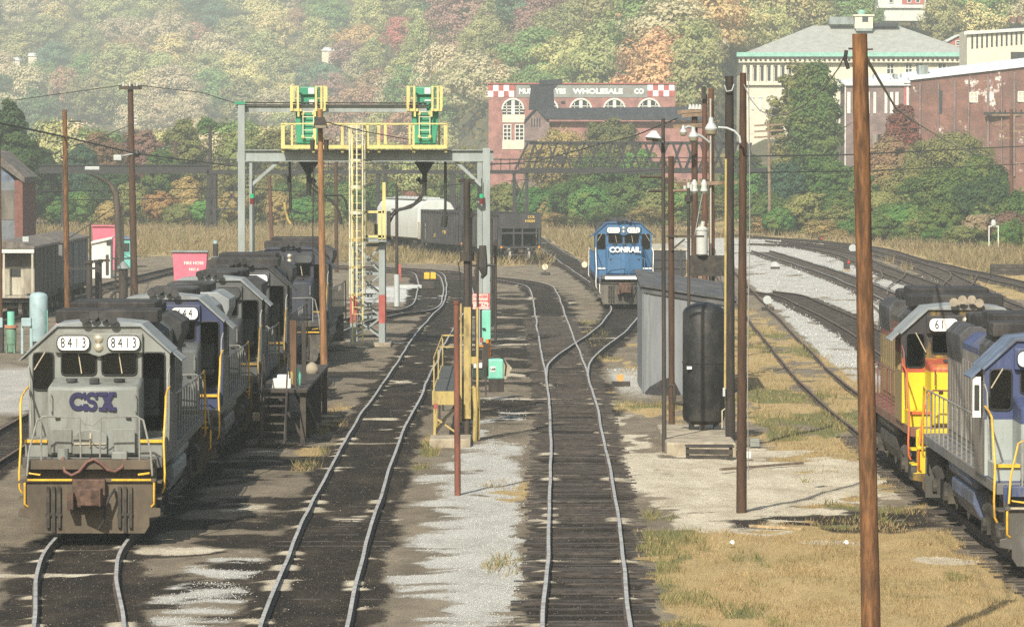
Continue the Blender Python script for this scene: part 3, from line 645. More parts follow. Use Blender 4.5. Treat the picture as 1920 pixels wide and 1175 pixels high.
    h.build('horn', o.get('horn_mat', m_sootroof), root, smooth=45)
    # long hood
    hw2, hz = .93, o.get('hood_top', 4.08); y0, y1 = cy1, L-1.0
    mb = MB(); mb.prism([(-hw2,1.63),(hw2,1.63),(hw2,hz-.22),(hw2-.25,hz),(-hw2+.25,hz),(-hw2,hz-.22)], 'y', y0, y1)
    hood = mb.build('long_hood', P['hood'], root, bevel=.02)
    dr = None; yy = y0+.25
    while yy < y1-.7:
        for s in (-1, 1):
            if dr is None: d_ = dr = MB().box(-.02, .02, 0, .5, 1.80, 3.5).box(-.035, .035, .40, .43, 2.5, 2.62).build('hood_door', P['hood'], hood)
            else: d_ = dr.copy(); COL.objects.link(d_); d_.parent = hood
            d_.location = (s*hw2, yy, 0)
        yy += .62
    bw = o.get('blister', 1.08); mb = MB(); mb.prism([(-bw,3.55),(-.9,3.35),(.9,3.35),(bw,3.55),(bw,4.0),(.72,hz+.18),(-.72,hz+.18),(-bw,4.0)], 'y', y0+.25, y0+ (y1-y0)*.38); mb.build('dynamic_brake_blister', P['hoodroof'], hood, bevel=.025)
    mb = MB(); mb.prism([(-bw-.05,3.75),(-.93,3.25),(.93,3.25),(bw+.05,3.75),(bw+.05,4.0),(.8,hz+.12),(-.8,hz+.12),(-bw-.05,4.0)], 'y', y1-3.6, y1-.3); mb.build('radiator', P['hoodroof'], hood, bevel=.025)
    fan_y = [y0+ (y1-y0)*t for t in (.12, .27)] + [y1-3.0, y1-2.0, y1-1.0]
    for i, fy in enumerate(fan_y):
        zt = hz+(.18 if i < 2 else .12); MB().lathe([(.60,0),(.62,.05),(.62,.20),(.56,.24),(.1,.24)], (0,fy,zt), 22).build('fan', m_sootroof, hood, smooth=40)
    MB().box(-.22,.22,y0+(y1-y0)*.47-.5,y0+(y1-y0)*.47+.5,hz,hz+.38).build('exhaust_stack', m_black, hood, bevel=.02)
    if o.get('airfilter'):
        MB().box(-1.12, 1.12, y0+.15, y0+1.5, hz+.20, hz+.50).box(-1.0,1.0,y0+.05,y0+1.6,hz+.06,hz+.2).build('roof_cover', m_black, hood, bevel=.04)
        MB().box(-.95,.95,y0+1.9,y0+4.2,hz+.25,hz+.62).build('cooling_box', m_black, hood, bevel=.04)
    # handrails
    rz_ = 2.66
    for s in (-1, 1):
        r = MB(); r.tube([(s*1.43,5.2,rz_+.05),(s*1.43,L-1.6,rz_)], .019, 6)
        yy = 5.3
        while yy < L-1.2: r.tube([(s*1.43,yy,1.5),(s*1.43,yy,rz_)], .017, 5); yy += o.get('stanchion', 1.05)
        r.build('side_handrail', P['siderail'], root, smooth=50)
        def rail(nm, mt, r_, *pts): MB().tube([(s*p[0],p[1],p[2]) for p in pts], r_, 6).build(nm, mt, root, smooth=50)
        rail('grab_rail', P['rail'], .023, (1.50,2.85,3.02),(1.50,2.0,2.96),(1.51,1.40,2.88),(1.52,1.18,2.72),(1.49,.95,1.95),(1.52,.84,1.30),(1.51,.80,1.0),(1.46,.84,.90))
        rail('step_handrail', P['rail'], .023, (1.30,.20,1.2),(1.34,.14,1.15),(1.34,.13,.72),(1.28,.18,.66))
        rail('sloping_handrail', o.get('slope', P['siderail']), .022, (.98,.42,2.50),(1.10,.42,2.44),(1.26,.28,1.8),(1.30,.2,1.3))
        rail('cab_handrail', P['siderail'], .018, (1.42,2.7,1.7),(1.47,2.72,3.30),(1.50,2.9,3.45))
        rail('rear_grab_rail', P['rail'], .026, (1.44,L-1.45,2.66),(1.47,L-1.1,2.72),(1.47,L-.9,2.4),(1.48,L-.8,1.2),(1.44,L-.75,1.1))
    r = MB()
    for s in (-1, 1): r.tube([(s*1.02,.42,1.5),(s*1.02,.42,2.49),(s*.98,.42,2.52),(s*.22,.42,2.50),(s*.20,.42,1.66)], .02, 6)
    r.tube([(-.22,.42,2.48),(-.1,.42,2.36),(.05,.42,2.33),(.2,.42,2.47)], .012, 5)
    r.build('front_handrail', P['siderail'], root, smooth=50)
    # tank, reservoirs, trucks
    ta, tb = L*.37, L*.63
    mb = MB(); mb.prism([(-.8,.28),(.8,.28),(1.18,.45),(1.36,.8),(1.36,1.06),(1.2,1.15),(-1.2,1.15),(-1.36,1.06),(-1.36,.8),(-1.18,.45)], 'y', ta, tb); mb.build('fuel_tank', P['tank'], root, bevel=.05)
    for s in (-1, 1): MB().tube([(s*1.22,ta-.2,1.30),(s*1.22,ta-.1,1.30),(s*1.22,tb+.1,1.30),(s*1.22,tb+.2,1.30)], [.10,.19,.19,.10], 14).build('air_reservoir', P['tank'], root, smooth=50)
    truck(root, L*.19, axles=2); truck(root, L*.81, axles=2)
    return root
CSX_GLYPHS = None
def slab_csx(nose, y):
    """CSX in heavy slab letters, each letter cut as its own outline"""
    mb = MB(); h = .39; z0 = 2.60; t = .012
    def arc(cx, cz, ro, ri, a0, a1, sx=1., n=18):
        P = [(cx+ro*cos(R(a0+(a1-a0)*k/n))*sx, cz+ro*sin(R(a0+(a1-a0)*k/n))) for k in range(n+1)]
        Q = [(cx+ri*cos(R(a0+(a1-a0)*k/n))*sx, cz+ri*sin(R(a0+(a1-a0)*k/n))) for k in range(n+1)]
        for k in range(n): mb.prism([P[k], P[k+1], Q[k+1], Q[k]], 'y', y-t+abs(P[k][0])*.17, y+.10)
    def poly(pp): 
        xm = sum(abs(p[0]) for p in pp)/len(pp)*.16
        mb.prism(pp, 'y', y-t-.001+xm, y+.10)
    arc(-.31, z0+h/2, h/2, .095, 42, 318, .95)
    poly([(-.19,z0+.24),(-.145,z0+.24),(-.145,z0+h),(-.185,z0+h),(-.22,z0+.34)]); poly([(-.145,z0),(-.145,z0+.15),(-.19,z0+.15),(-.22,z0+.05),(-.185,z0)])
    arc(-.02, z0+.2775, .12, .043, 18, 270, 1.0); arc(-.02, z0+.1125, .12, .043, -162, 90, 1.0)
    poly([(.055,z0+.245),(.105,z0+.245),(.105,z0+h),(.07,z0+h),(.045,z0+.34)]); poly([(-.11,z0),(-.145,z0),(-.145,z0+.145),(-.095,z0+.145),(-.085,z0+.05)])
    poly([(.15,z0+h),(.29,z0+h),(.47,z0),(.33,z0)])
    poly([(.345,z0+h),(.455,z0+h),(.265,z0),(.155,z0)])
    for a, b in ((.115,.31),(.335,.485)): poly([(a,z0+h-.075),(b,z0+h-.075),(b,z0+h+.004),(a,z0+h+.004)])
    for a, b in ((.125,.295),(.315,.49)): poly([(a,z0-.004),(b,z0-.004),(b,z0+.075),(a,z0+.075)])
    o = mb.build('lettering', m_csxblue, nose); o.location = (.0, 0, 0); return o
def conrail_letters(nose, y):
    text_obj('CONRAIL', .38, m_whiterail, nose, (.02, y-.015, 2.93), name='lettering', bold=.016, sx=1.0, depth=.012)
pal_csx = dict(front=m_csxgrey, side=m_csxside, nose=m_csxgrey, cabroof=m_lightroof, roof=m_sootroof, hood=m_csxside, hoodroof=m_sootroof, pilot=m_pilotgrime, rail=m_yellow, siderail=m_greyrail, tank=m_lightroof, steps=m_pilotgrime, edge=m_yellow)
pal_444 = dict(pal_csx, front=m_blue444, nose=m_csxside, hoodroof=m_lightroof, hood=m_darkgrey, side=m_csxside, tank=m_csxside)
m_dimyellow = M('sooty_yellow_handrail', (.30,.19,.035), .6, .25, 6, dirt=(.06,.045,.025), amt=.5)
pal_csx2 = dict(pal_csx, rail=m_dimyellow)
pal_dark = dict(pal_csx2, front=m_csxside, side=m_darkgrey, hood=m_darkgrey, nose=m_darkgrey, hoodroof=m_sootroof, tank=m_darkgrey, pilot=m_pilotblack)
pal_blk = dict(pal_csx2, front=m_darkgrey, side=m_dirtyblue, hood=m_dirtyblue, nose=m_black, cabroof=m_sootroof, tank=m_black, pilot=m_pilotblack)
pal_blu = dict(pal_csx2, front=m_dirtyblue, side=m_darkgrey, hood=m_darkgrey, nose=m_dirtyblue, cabroof=m_dirtyblue, tank=m_csxside, pilot=m_pilotblack, hoodroof=m_sootroof)
pal_con = dict(front=m_conrail, side=m_conside, nose=m_conrail, cabroof=m_conside, roof=m_sootroof, hood=m_conside, hoodroof=m_sootroof, pilot=m_pilotblack, rail=m_whiterail, siderail=m_conrail, tank=m_underframe, edge=m_pilotblack)
pal_chs = dict(front=m_chessfront, side=m_chessside, nose=m_chessnose, cabroof=m_lightroof, roof=m_chessroof, hood=m_chessside, hoodroof=m_chessroof, pilot=m_chessfront, rail=m_orangerail, siderail=m_redrail, tank=m_underframe, steps=m_chessfront)
pal_bo = dict(front=m_bluefront, side=m_blueside, nose=m_bluefront, cabroof=m_blueroof, roof=m_chessroof, hood=m_blueside, hoodroof=m_chessroof, pilot=m_bluefront, rail=m_yellow, siderail=m_greyrail, tank=m_bluetank, steps=m_bluefront)
GL = 'line of parked diesels on the left track'; GRT = 'diesels parked at the right edge'
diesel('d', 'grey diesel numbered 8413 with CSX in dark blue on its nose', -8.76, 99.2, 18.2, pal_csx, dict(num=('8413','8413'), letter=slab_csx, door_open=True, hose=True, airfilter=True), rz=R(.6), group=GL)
diesel('d', 'diesel with deep blue cab front coupled behind the grey 8413', -8.78, 118.2, 17.4, pal_444, dict(num=('444','444'), door_open=True, nose_door=False), rz=R(.3), group=GL)
diesel('d', 'third diesel of the left line, sooty grey, beside the wooden servicing platform', -8.76, 136.3, 14.6, pal_dark, dict(num=('',''), door_open=True, nose_door=False, stanchion=.9), group=GL)
diesel('d', 'soot black diesel with a single 9 visible on its number board', -8.74, 151.6, 19.5, pal_blk, dict(num=('9','9'), door_open=True, nose_door=False, airfilter=True), group=GL)
diesel('d', 'last diesel of the left line with dull blue cab roof and black fans', -8.6, 182.0, 19, pal_blu, dict(num=('',''), door_open=True, nose_door=False, airfilter=True), rz=R(-.6), group=GL)
diesel('d', 'bright blue diesel numbered 6521 with CONRAIL in white on its nose', 5.95, 252, 19, pal_con, dict(num=('6521','6521'), letter=conrail_letters, anticlimber=True, nose_door=False, grip=False), rz=R(0.5))
diesel('d', 'yellow nosed diesel with red band, black roof and number 61', 10.70, 110.2, 18.0, pal_chs, dict(num=('61','61'), horn_mat=M('cream_horn', (.24,.21,.16), .7, .2, 5), airfilter=True, mirror=False, wiper='right', nose_door=True, nose_top=3.14, stanchion=1.5, blister=.95, slope=m_orangerail, detail=2), group=GRT)
diesel('d', 'navy and grey diesel cut off by the frame, white 6 on its number board', 10.78, 91.2, 18.2, pal_bo, dict(num=('6','6'), airfilter=True, mirror=True, wiper='', blister=.95, slope=m_yellow, detail=2), group=GRT)
# ------------------------------------------------------------------ sanding gantry, ladder tower, platforms
m_gant = M('grey_green_steel', (.24,.275,.27), .55, .12, 1.5, dirt=(.16,.165,.15), amt=.35, streak=3)
m_gantd = M('darker_grey_steel', (.20,.235,.23), .6, .15, 1.5, dirt=(.10,.10,.09), amt=.4, streak=3)  # darker grey steel for side braces, caps and small roofs
m_pale_yel = M('pale_yellow_steel', (.50,.44,.17), .55, .12, 3, dirt=(.34,.26,.11), amt=.3, streak=2)
m_old_yel = M('rusting_yellow_steel', (.40,.31,.11), .65, .2, 3, dirt=(.07,.05,.03), amt=.5, streak=3, dscale=3)
m_cage = M('off_white_cage', (.52,.50,.36), .55, .15, 3, dirt=(.32,.27,.13), amt=.4)
m_green = M('green_sandbox_paint', (.035,.235,.135), .45, .14, 1.6, dirt=(.02,.12,.075), amt=.35, streak=3)
m_signwhite = M('white_sheet', (.60,.60,.56), .6, .06, 4)
m_pipe = M('black_pipe', (.022,.021,.020), .6, .3, 4)
m_redmark = M('faded_red_marking', (.33,.075,.06), .7, .2, 3, dirt=(.20,.10,.085), amt=.4)
m_rustpost = M('rust_red_post', (.165,.062,.040), .8, .3, 4, dirt=(.07,.04,.03), amt=.45, streak=4, bump=.4)
m_blackpost = M('black_iron_post', (.030,.026,.023), .75, .35, 4, dirt=(.085,.06,.04), amt=.4, streak=5, bump=.4)
m_concrete = M('stained_concrete', (.30,.26,.19), .9, .25, 2.5, dirt=(.12,.10,.075), amt=.5, streak=2, bump=.4)
m_teal = M('mint_green_paint', (.16,.46,.35), .5, .12, 3, dirt=(.10,.28,.22), amt=.35, streak=3)
m_orange = M('orange_paint', (.55,.20,.02), .5, .1, 5)
m_darkwood = M('oil_soaked_timber', (.036,.031,.027), .85, .35, 4, dirt=(.085,.07,.05), amt=.4, bump=.3)
m_mesh = M('dark_grating', (.055,.058,.055), .8, .3, 6)
def pb(mb, p, q, Y, w, d=None):                     # bar between two photo points at distance Y
    return mb.bar(PX(*p, Y), PX(*q, Y), w, d)
def bx(mb, x0, y0, x1, y1, Y, depth):              # box spanning photo pixels x0..x1, y0..y1, reaching back by depth
    a = PX(x0, y1, Y); b = PX(x1, y0, Y); return mb.box(a.x, b.x, Y, Y+depth, a.z, b.z)
GY = 204.0
ga = thing('sanding_gantry', 'grey steel gantry spanning two tracks with yellow walkway on top', 'gantry', (0,0,0))
gx = [PX(x, 300, GY).x for x in (453, 468, 899, 912)]
for x, zt, dy, wdt in ((gx[0], 10.2, 0, .30), (gx[1], 7.7, 1.9, .22), (gx[2], 7.7, 1.9, .22), (gx[3], 8.32, 0, .32)):
    MB().box(x-wdt/2, x+wdt/2, GY+dy-.07, GY+dy+.25, -.1, zt).box(x-wdt/2-.04, x+wdt/2+.04, GY+dy-.12, GY+dy+.30, -.1, .1).build('column', m_gant, ga, bevel=.015)
zb0, zb1 = PX(0, 303, GY).z, PX(0, 281, GY).z
for dy in (0.0, 1.9):
    mb = MB(); xa, xb = gx[0]+.15, gx[3]-.16
    if dy: xa -= .45; xb += .45
    mb.box(xa, xb, GY+.02+dy, GY+.05+dy, zb0, zb1); mb.box(xa, xb, GY-.10+dy, GY+.17+dy, zb1-.035, zb1); mb.box(xa, xb, GY-.10+dy, GY+.17+dy, zb0, zb0+.035); mb.build('beam', m_gant, ga)
mb = MB(); mb.box(gx[0]-.02, PX(800,0,GY).x, GY+.3, GY+.45, 9.86, 10.12); mb.build('upper_beam', m_gant, ga)
for dz in (10.16, 10.26): MB().tube([(gx[0]-.2, GY+.2, dz-.15), (gx[0]-.05, GY+.2, dz), (PX(800,0,GY).x, GY+.2, dz-.02)], .035, 6).build('sand_pipe', m_pipe, ga, smooth=50)
MB().box(gx[0]-.28, gx[0]+.18, GY-.1, GY+.3, 10.18, 10.30).build('column_cap', m_green, ga)
for a, b in (((468,350),(522,303)), ((903,348),(852,300))):
    mb = MB(); pb(mb, a, b, GY+.1, .13); mb.build('knee_brace', m_gant, ga)
# walkway with toe board, posts and rails
wk = MB(); bx(wk, 528, 272, 838, 279, GY-.65, .06); bx(wk, 528, 276, 838, 279, GY-.6, 3.0); walkway = wk.build('walkway', m_pale_yel, ga)
mb = MB(); bx(mb, 528, 231, 838, 233.5, GY-.65, .05); mb.build('top_rail', m_pale_yel, walkway); mb = MB(); bx(mb, 528, 232, 838, 234, GY+2.3, .05); mb.build('top_rail', m_pale_yel, walkway)
for x, wpx, yo in ((532,7,0),(549,4,0),(592,4,0),(643,5,0),(652,4,1),(690,5,0),(711,6,0),(720,5,1),(766,4,1),(776,4,0),(822,4,1),(836,7,0)):
    mb = MB(); yy = GY-.62 if not yo else GY+2.3; mb.box(PX(x-wpx/2,0,GY).x, PX(x+wpx/2,0,GY).x, yy, yy+.06, PX(0,279,GY).z, PX(0,232,GY).z); mb.build('rail_post', m_pale_yel, walkway)
for x in (531, 588, 642, 690, 711, 776, 836):
    mb = MB(); bx(mb, x-2.5, 279, x+2.5, 286, GY-.5, .1); mb.build('walkway_bracket', m_pale_yel, walkway)
def sandbox(cx, lab):
    t = thing('sand_hopper', lab, 'sand hopper', PX(cx, 272, GY), 0, 'green sand hoppers on the gantry')
    u = 1/44.12; Z = lambda y: (272-y)*u
    mb = MB(); mb.prism([(-21*u,Z(271)),(21*u,Z(271)),(26*u,Z(236)),(27*u,Z(207)),(-23*u,Z(207)),(-23*u,Z(236))], 'y', .35, 1.7); mb.build('bin', m_green, t, bevel=.02)
    mb = MB(); mb.prism([(-13*u,Z(207)),(14*u,Z(207)),(20*u,Z(185)),(20*u,Z(163)),(-14*u,Z(163)),(-14*u,Z(185))], 'y', .5, 1.6); tp = mb.build('upper_bin', m_green, t, bevel=.02)
    MB().box(-17*u, 17*u, .36, .5, Z(178), Z(164)).build('vent_box', m_green, tp, bevel=.02)
    MB().box(1*u, 12*u, .34, .355, Z(176), Z(165)).build('notice', m_signwhite, tp); 
    if cx < 700: MB().box(2*u, 12*u, .46, .48, Z(195), Z(187)).build('notice', m_signwhite, tp)
    else: MB().box(1*u, 13*u, .46, .48, Z(190), Z(187)).build('notice', m_signwhite, tp)
    MB().tube([(-8*u,.45,Z(196)),(-2*u,.3,Z(192)),(6*u,.35,Z(199)),(12*u,.42,Z(194))], .04, 6).build('valve_pipe', m_pipe, tp, smooth=50)
    cage = MB().box(-32*u, -11*u, .0, 1.9, Z(209), Z(204)).build('service_platform', m_pale_yel, t)
    MB().box(13*u, 33*u, .0, 1.9, Z(209), Z(204)).build('service_platform', m_pale_yel, t)
    for x, w2 in ((-30,5),(-18,4),(16,4),(26,4),(32,4)): MB().box((x-w2/2)*u, (x+w2/2)*u, -.07, -.003, Z(208.5), Z(161.3)).build('platform_post', m_pale_yel, cage)
    for x in (-30, 32): MB().box((x-2)*u, (x+2)*u, 1.903, 1.96, Z(208.5), Z(161.3)).build('platform_post', m_pale_yel, cage)
    for a, b in ((-32,-17),(14,34)):
        for q in (163, 185): MB().box(a*u, b*u, .0, .045, Z(q+.3), Z(q-1.3)).build('platform_rail', m_pale_yel, cage)
    for a in (-17, 14): MB().box((a-2)*u, (a+2)*u, -.075, -.078+.07, Z(219), Z(209.3)).build('platform_bracket', m_pale_yel, cage)
    l = MB()
    for x in (-9, 11): l.box((x-.9)*u, (x+.9)*u, .15, .2, Z(262), Z(207))
    for y in (258, 244, 231, 219, 210): l.box(-9*u, 11*u, .16, .19, Z(y+1), Z(y-.6))
    l.build('ladder', m_cage, t)
    for x in (-9, 11):
        for y in (256, 213): MB().box((x-2.6)*u, (x+2.6)*u, .12, .35, Z(y+2.5), Z(y-2.5)).build('ladder_bracket', m_pale_yel, t)
    f = MB(); f.lathe([(.09,-2.15),(.10,-1.25),(.42,-.75),(.44,-.70)], (0,1.0,0), 18); f.build('funnel', m_pipe, t, smooth=40)
    return t
sandbox(577, 'green sand hopper behind the brown pole with a floodlight, on the gantry walkway')
sandbox(795, 'green sand hopper clear of any pole, at the far end of the yellow walkway')
def pxtube(pts, Y, r, name, mat, parent, n=7):
    o = MB().tube([PX(p[0], p[1], Y + (p[2] if len(p) > 2 else 0)) for p in pts], r, n).build(name, mat, parent, smooth=60); return o
HS = 'black sand hoses hanging from the gantry'
def hang(name, lab, cat, *tubes, grp=HS):
    t = thing(name, lab, cat, PX(tubes[0][0][0][0], tubes[0][0][0][1], GY+1), 0, grp)
    for pts, r, nm in tubes:
        mb = MB().tube([PX(p[0], p[1], GY+1+(p[2] if len(p) > 2 else 0)) - t.location for p in pts], r, 7); mb.build(nm, m_pipe, t, smooth=60)
    return t
hang('sand_hose', 'black sand hose drooping behind the brown floodlight pole', 'hose', ([(579,322),(580,338),(584,352),(600,364),(618,374),(632,388),(638,404),(640,420)], .05, 'hose'), ([(582,336),(592,350),(612,366),(640,366),(648,376),(651,392)], .05, 'branch_hose'), ([(576,338),(586,338),(590,344)], .13, 'valve'))
hang('sand_hose', 'black sand hose curving down to the ladder tower platform', 'hose', ([(799,322),(798,345),(792,364),(776,382),(757,390),(742,393),(732,403),(727,414)], .05, 'hose'), ([(797,352),(788,376),(770,389),(748,394),(737,404),(730,418)], .05, 'branch_hose'), ([(783,334),(790,342),(800,336)], .10, 'valve'))
hang('drop_pipe', 'straight black drop pipe with a fat nozzle in front of the coal hopper', 'pipe', ([(835,302),(835,390),(834,412)], .06, 'pipe'), ([(834,404),(832,425)], .14, 'nozzle'), grp=None)
hang('drop_pipe', 'thin black drop pipe beside the yellow chain near the column', 'pipe', ([(543,303),(544,352),(546,395)], .05, 'pipe'), ([(542,330),(543,356)], .09, 'nozzle'), grp=None)
t = thing('chain_hoist', 'yellow hook and chain dangling under the gantry', 'hoist', PX(540, 388, GY+1.2)); mb = MB().tube([(-.15,0,.2),(-.1,0,-.2),(.0,0,-.55),(.12,0,-.72)], .06, 6); mb.build('hook', m_old_yel, t, smooth=50); MB().tube([(.05,0,1.9),(.06,0,0),(.25,0,-.8)], .015, 4).build('chain', m_pipe, t)
for px, lab in ((473,'signal lamp with green over red lens on the column near the crossarm pole'), (903,'signal lamp with green over red lens on the column before the hoppers')):
    t = thing('signal_lamp', lab, 'signal lamp', PX(px, 374, GY-.3), 0, 'signal lamps on the gantry columns')
    MB().tube([(0,0,.9),(0,0,-.05)], .02, 5).build('stem', m_pipe, t)
    MB().cyl((0,0,.06),(0,0,.24),.09).build('green_lens', M('green_lens', (.02,.35,.16), .3, .1, 5), t); MB().cyl((0,0,-.2),(0,0,.05),.10).build('red_lens', M('red_lens', (.12,.02,.02), .4, .1, 5), t)
# ladder tower
TX0, TX1 = PX(662,0,GY).x, PX(716,0,GY).x
tw = thing('ladder_tower', 'braced grey steel tower with caged yellow ladder and small yellow platform', 'tower', ((TX0+TX1)/2, GY, 0))
def L(mb, name, mat, **k):
    mb.xform(Matrix.Translation((-(TX0+TX1)/2, -GY, 0))); return mb.build(name, mat, tw, **k)
zp = PX(0,452,GY).z
for x in (TX0, TX1):
    for dy in (0, 1.8):
        leg = L(MB().box(x-.13, x+.13, GY+dy-.1, GY+dy+.12, -.1, zp), 'leg', m_gant, bevel=.01)
        L(MB().box(x-.135, x+.135, GY+dy-.105, GY+dy+.125, .9, 2.1), 'red_marking', m_redmark)
for za, zb in ((.25,1.15),(1.15,2.05),(2.05,3.0),(3.0,4.2)):
    for dy in (0, 1.8):
        L(MB().bar((TX0,GY+dy,za),(TX1,GY+dy,zb),.07), 'brace', m_gant); L(MB().bar((TX1,GY+dy+.05,za),(TX0,GY+dy+.05,zb),.07), 'brace', m_gant); L(MB().box(TX0,TX1,GY+dy,GY+dy+.08,zb-.06,zb+.06), 'strut', m_gant)
    for x in (TX0, TX1): L(MB().bar((x,GY,za),(x,GY+1.8,zb),.06), 'brace', m_gantd)
pf = L(MB().box(PX(684,0,GY).x, TX1+.2, GY-.5, GY+2.2, zp-.02, zp+.10), 'platform', m_gant)
def LP(mb, name, mat): mb.xform(Matrix.Translation((-(TX0+TX1)/2, -GY, 0))); return mb.build(name, mat, pf)
for x, y0 in ((685,396),(712,396),(720,342)):
    LP(bx(MB(), x-3, y0, x+3, 450, GY-.5, .08), 'rail_post', m_pale_yel); LP(bx(MB(), x-2, y0, x+2, 450, GY+2.1, .08), 'rail_post', m_pale_yel)
for y in (397, 443): LP(bx(MB(), 682, y-2, 720, y+2.5, GY-.5, .06), 'guard_rail', m_pale_yel)
LP(bx(MB(), 725, 396, 732, 450, GY+.8, .5), 'valve_cabinet', m_blackpost); LP(bx(MB(), 702, 420, 708, 440, GY+.5, .3), 'hose_reel', m_pipe)
ld = MB()
for x in (661, 680): bx(ld, x-1.2, 245, x+1.2, 646, GY-.75, .05)
y = 250
while y < 640: bx(ld, 661, y, 680, y+1.4, GY-.74, .03); y += 13
L(ld, 'ladder', m_pale_yel)
for i, y in enumerate((238, 300, 350, 398, 449, 500, 551)):
    h = MB(); x0, x1 = PX(656,0,GY).x, PX(686,0,GY).x; xc = (x0+x1)/2; zz = PX(0,y,GY).z; hh = .14 if i in (0,2,3,4) else .08
    vs = []; fs = []
    for k in range(9):
        a = pi*k/8; vs += [(xc-(x1-x0)/2*cos(a), GY-.70-.62*sin(a), zz-hh/2), (xc-(x1-x0)/2*cos(a), GY-.70-.62*sin(a), zz+hh/2), (xc-(x1-x0)/2*.96*cos(a), GY-.70-.59*sin(a), zz+hh/2), (xc-(x1-x0)/2*.96*cos(a), GY-.70-.59*sin(a), zz-hh/2)]
    for k in range(8):
        for j in range(4): fs.append((k*4+j, k*4+4+j, k*4+4+(j+1)%4, k*4+(j+1)%4))
    h.add(vs, fs); L(h, 'cage_hoop', m_cage if i < 4 else m_old_yel)
for k in range(5):
    a = pi*k/4; x = (PX(656,0,GY).x+PX(686,0,GY).x)/2 - .33*cos(a); L(MB().box(x-.025, x+.025, GY-.72-.60*sin(a), GY-.68-.60*sin(a), PX(0,556,GY).z, PX(0,235,GY).z), 'cage_bar', m_cage)
tag(MB().box(TX0-.4, TX1+.4, GY-.9, GY+2.6, -.12, .08).build('tower_footing', m_concrete, bevel=.03), 'low concrete footing under the braced ladder tower', 'footing')
# ------------------------------------------------------------------ fuelling island between the sand and the middle track
Y0 = 135.0
t = thing('inspection_platform', 'long narrow yellow platform with dark plate deck beside the sand track', 'platform', (-1.8, Y0, 0))
mb = MB().box(-.42, .30, 0, 17, 1.30, 1.37); mb.build('deck', m_mesh, t)
MB().box(-.45, .33, -.03, .02, 1.02, 1.40).build('fascia', m_old_yel, t)
MB().box(-.45, -.42, .02, 17, 1.15, 1.38).build('side_beam', m_old_yel, t)
for yy in (0.1, 2.6, 9, 16.8):
    for x in (-.38, .26): MB().box(x-.035, x+.035, yy, yy+.07, -.1, 1.3).build('leg', m_old_yel if yy < 5 else m_blackpost, t)
MB().bar((-.38,.14,.15),(.26,.14,1.1),.06).build('brace', m_blackpost, t); MB().bar((-.38,2.6,.2),(.26,.2,1.0),.06).build('brace', m_old_yel, t); MB().bar((.26,.18,.2),(-.3,.18,.6),.05).build('brace', m_old_yel, t)
for yy in (0.05, 8.0, 16.9): MB().box(-.42, -.38, yy, yy+.05, 1.37, 2.35).build('rail_post', m_old_yel, t)
for zz in (2.33,): MB().box(-.42, -.39, 0, 17, zz-.02, zz+.02).build('hand_rail', m_old_yel, t)
MB().box(-.42, .3, 16.9, 16.94, 2.31, 2.36).build('end_rail', m_old_yel, t); MB().box(-.42, .3, 8, 8.04, 2.31, 2.35).build('end_rail', m_old_yel, t)
MB().box(-.40,-.30,-.08,-.03,.9,1.05).build('tail_lamp', m_redmark, t)
tag(MB().box(-2.3, -1.15, 133.2, 135.4, -.15, .16).build('platform_footing', m_concrete, bevel=.03), 'dark stained concrete block under the yellow inspection platform', 'footing')
t = thing('pump_mast', 'tall black pipe mast with yellow lower guard beside the rust red post', 'mast', (-1.27, Y0+.6, 0))
MB().cyl((0,0,-.1),(0,0,7.3), .095, n=14).build('pipe', m_blackpost, t, smooth=40); MB().box(-.24,.22,-.05,.08,7.26,7.36).build('top_plate', m_blackpost, t)
MB().box(-.09,.11,-.14,-.02,.6,3.75).build('guard_channel', m_old_yel, t); MB().box(-.2,-.15,-.1,0,.5,3.85).build('guard_bar', m_old_yel, t); MB().box(.26,.32,-.1,0,.9,3.75).build('guard_bar', m_old_yel, t)
for zz in (2.25,): MB().box(.1,.28,-.11,-.05,zz-.1,zz+.1).build('guard_tie', m_old_yel, t)
MB().tube([(.22,-.1,-.05),(.24,-.1,.9),(.20,-.1,1.45),(.14,-.1,1.5)], .07, 8).build('guard_tube', m_old_yel, t, smooth=50); MB().box(.28,.36,0,.06,0,1.4).build('guard_leg', m_old_yel, t)
MB().cyl((0,0,5.05),(0,0,5.3),.2,n=10).build('clamp', m_blackpost, t); MB().tube([(-.1,-.1,5.1),(-.24,-.1,5.0),(-.2,-.1,4.6),(-.22,-.1,3.6)], .02, 5).build('loose_cable', m_pipe, t); MB().cyl((.30,.1,0),(.30,.1,5.4),.035,n=8).build('conduit', m_blackpost, t)
t = thing('rusty_post', 'slim rust red pipe post standing alone in front of the yellow platform', 'post', (PX(858,0,114.1).x, 114.1, 0))
MB().cyl((0,0,-.15),(-.03,0,4.55), .075, .07, n=12).build('pipe', m_rustpost, t, smooth=40); MB().cyl((-.03,0,4.5),(-.03,0,4.58),.085,n=12).build('cap', m_rustpost, t)
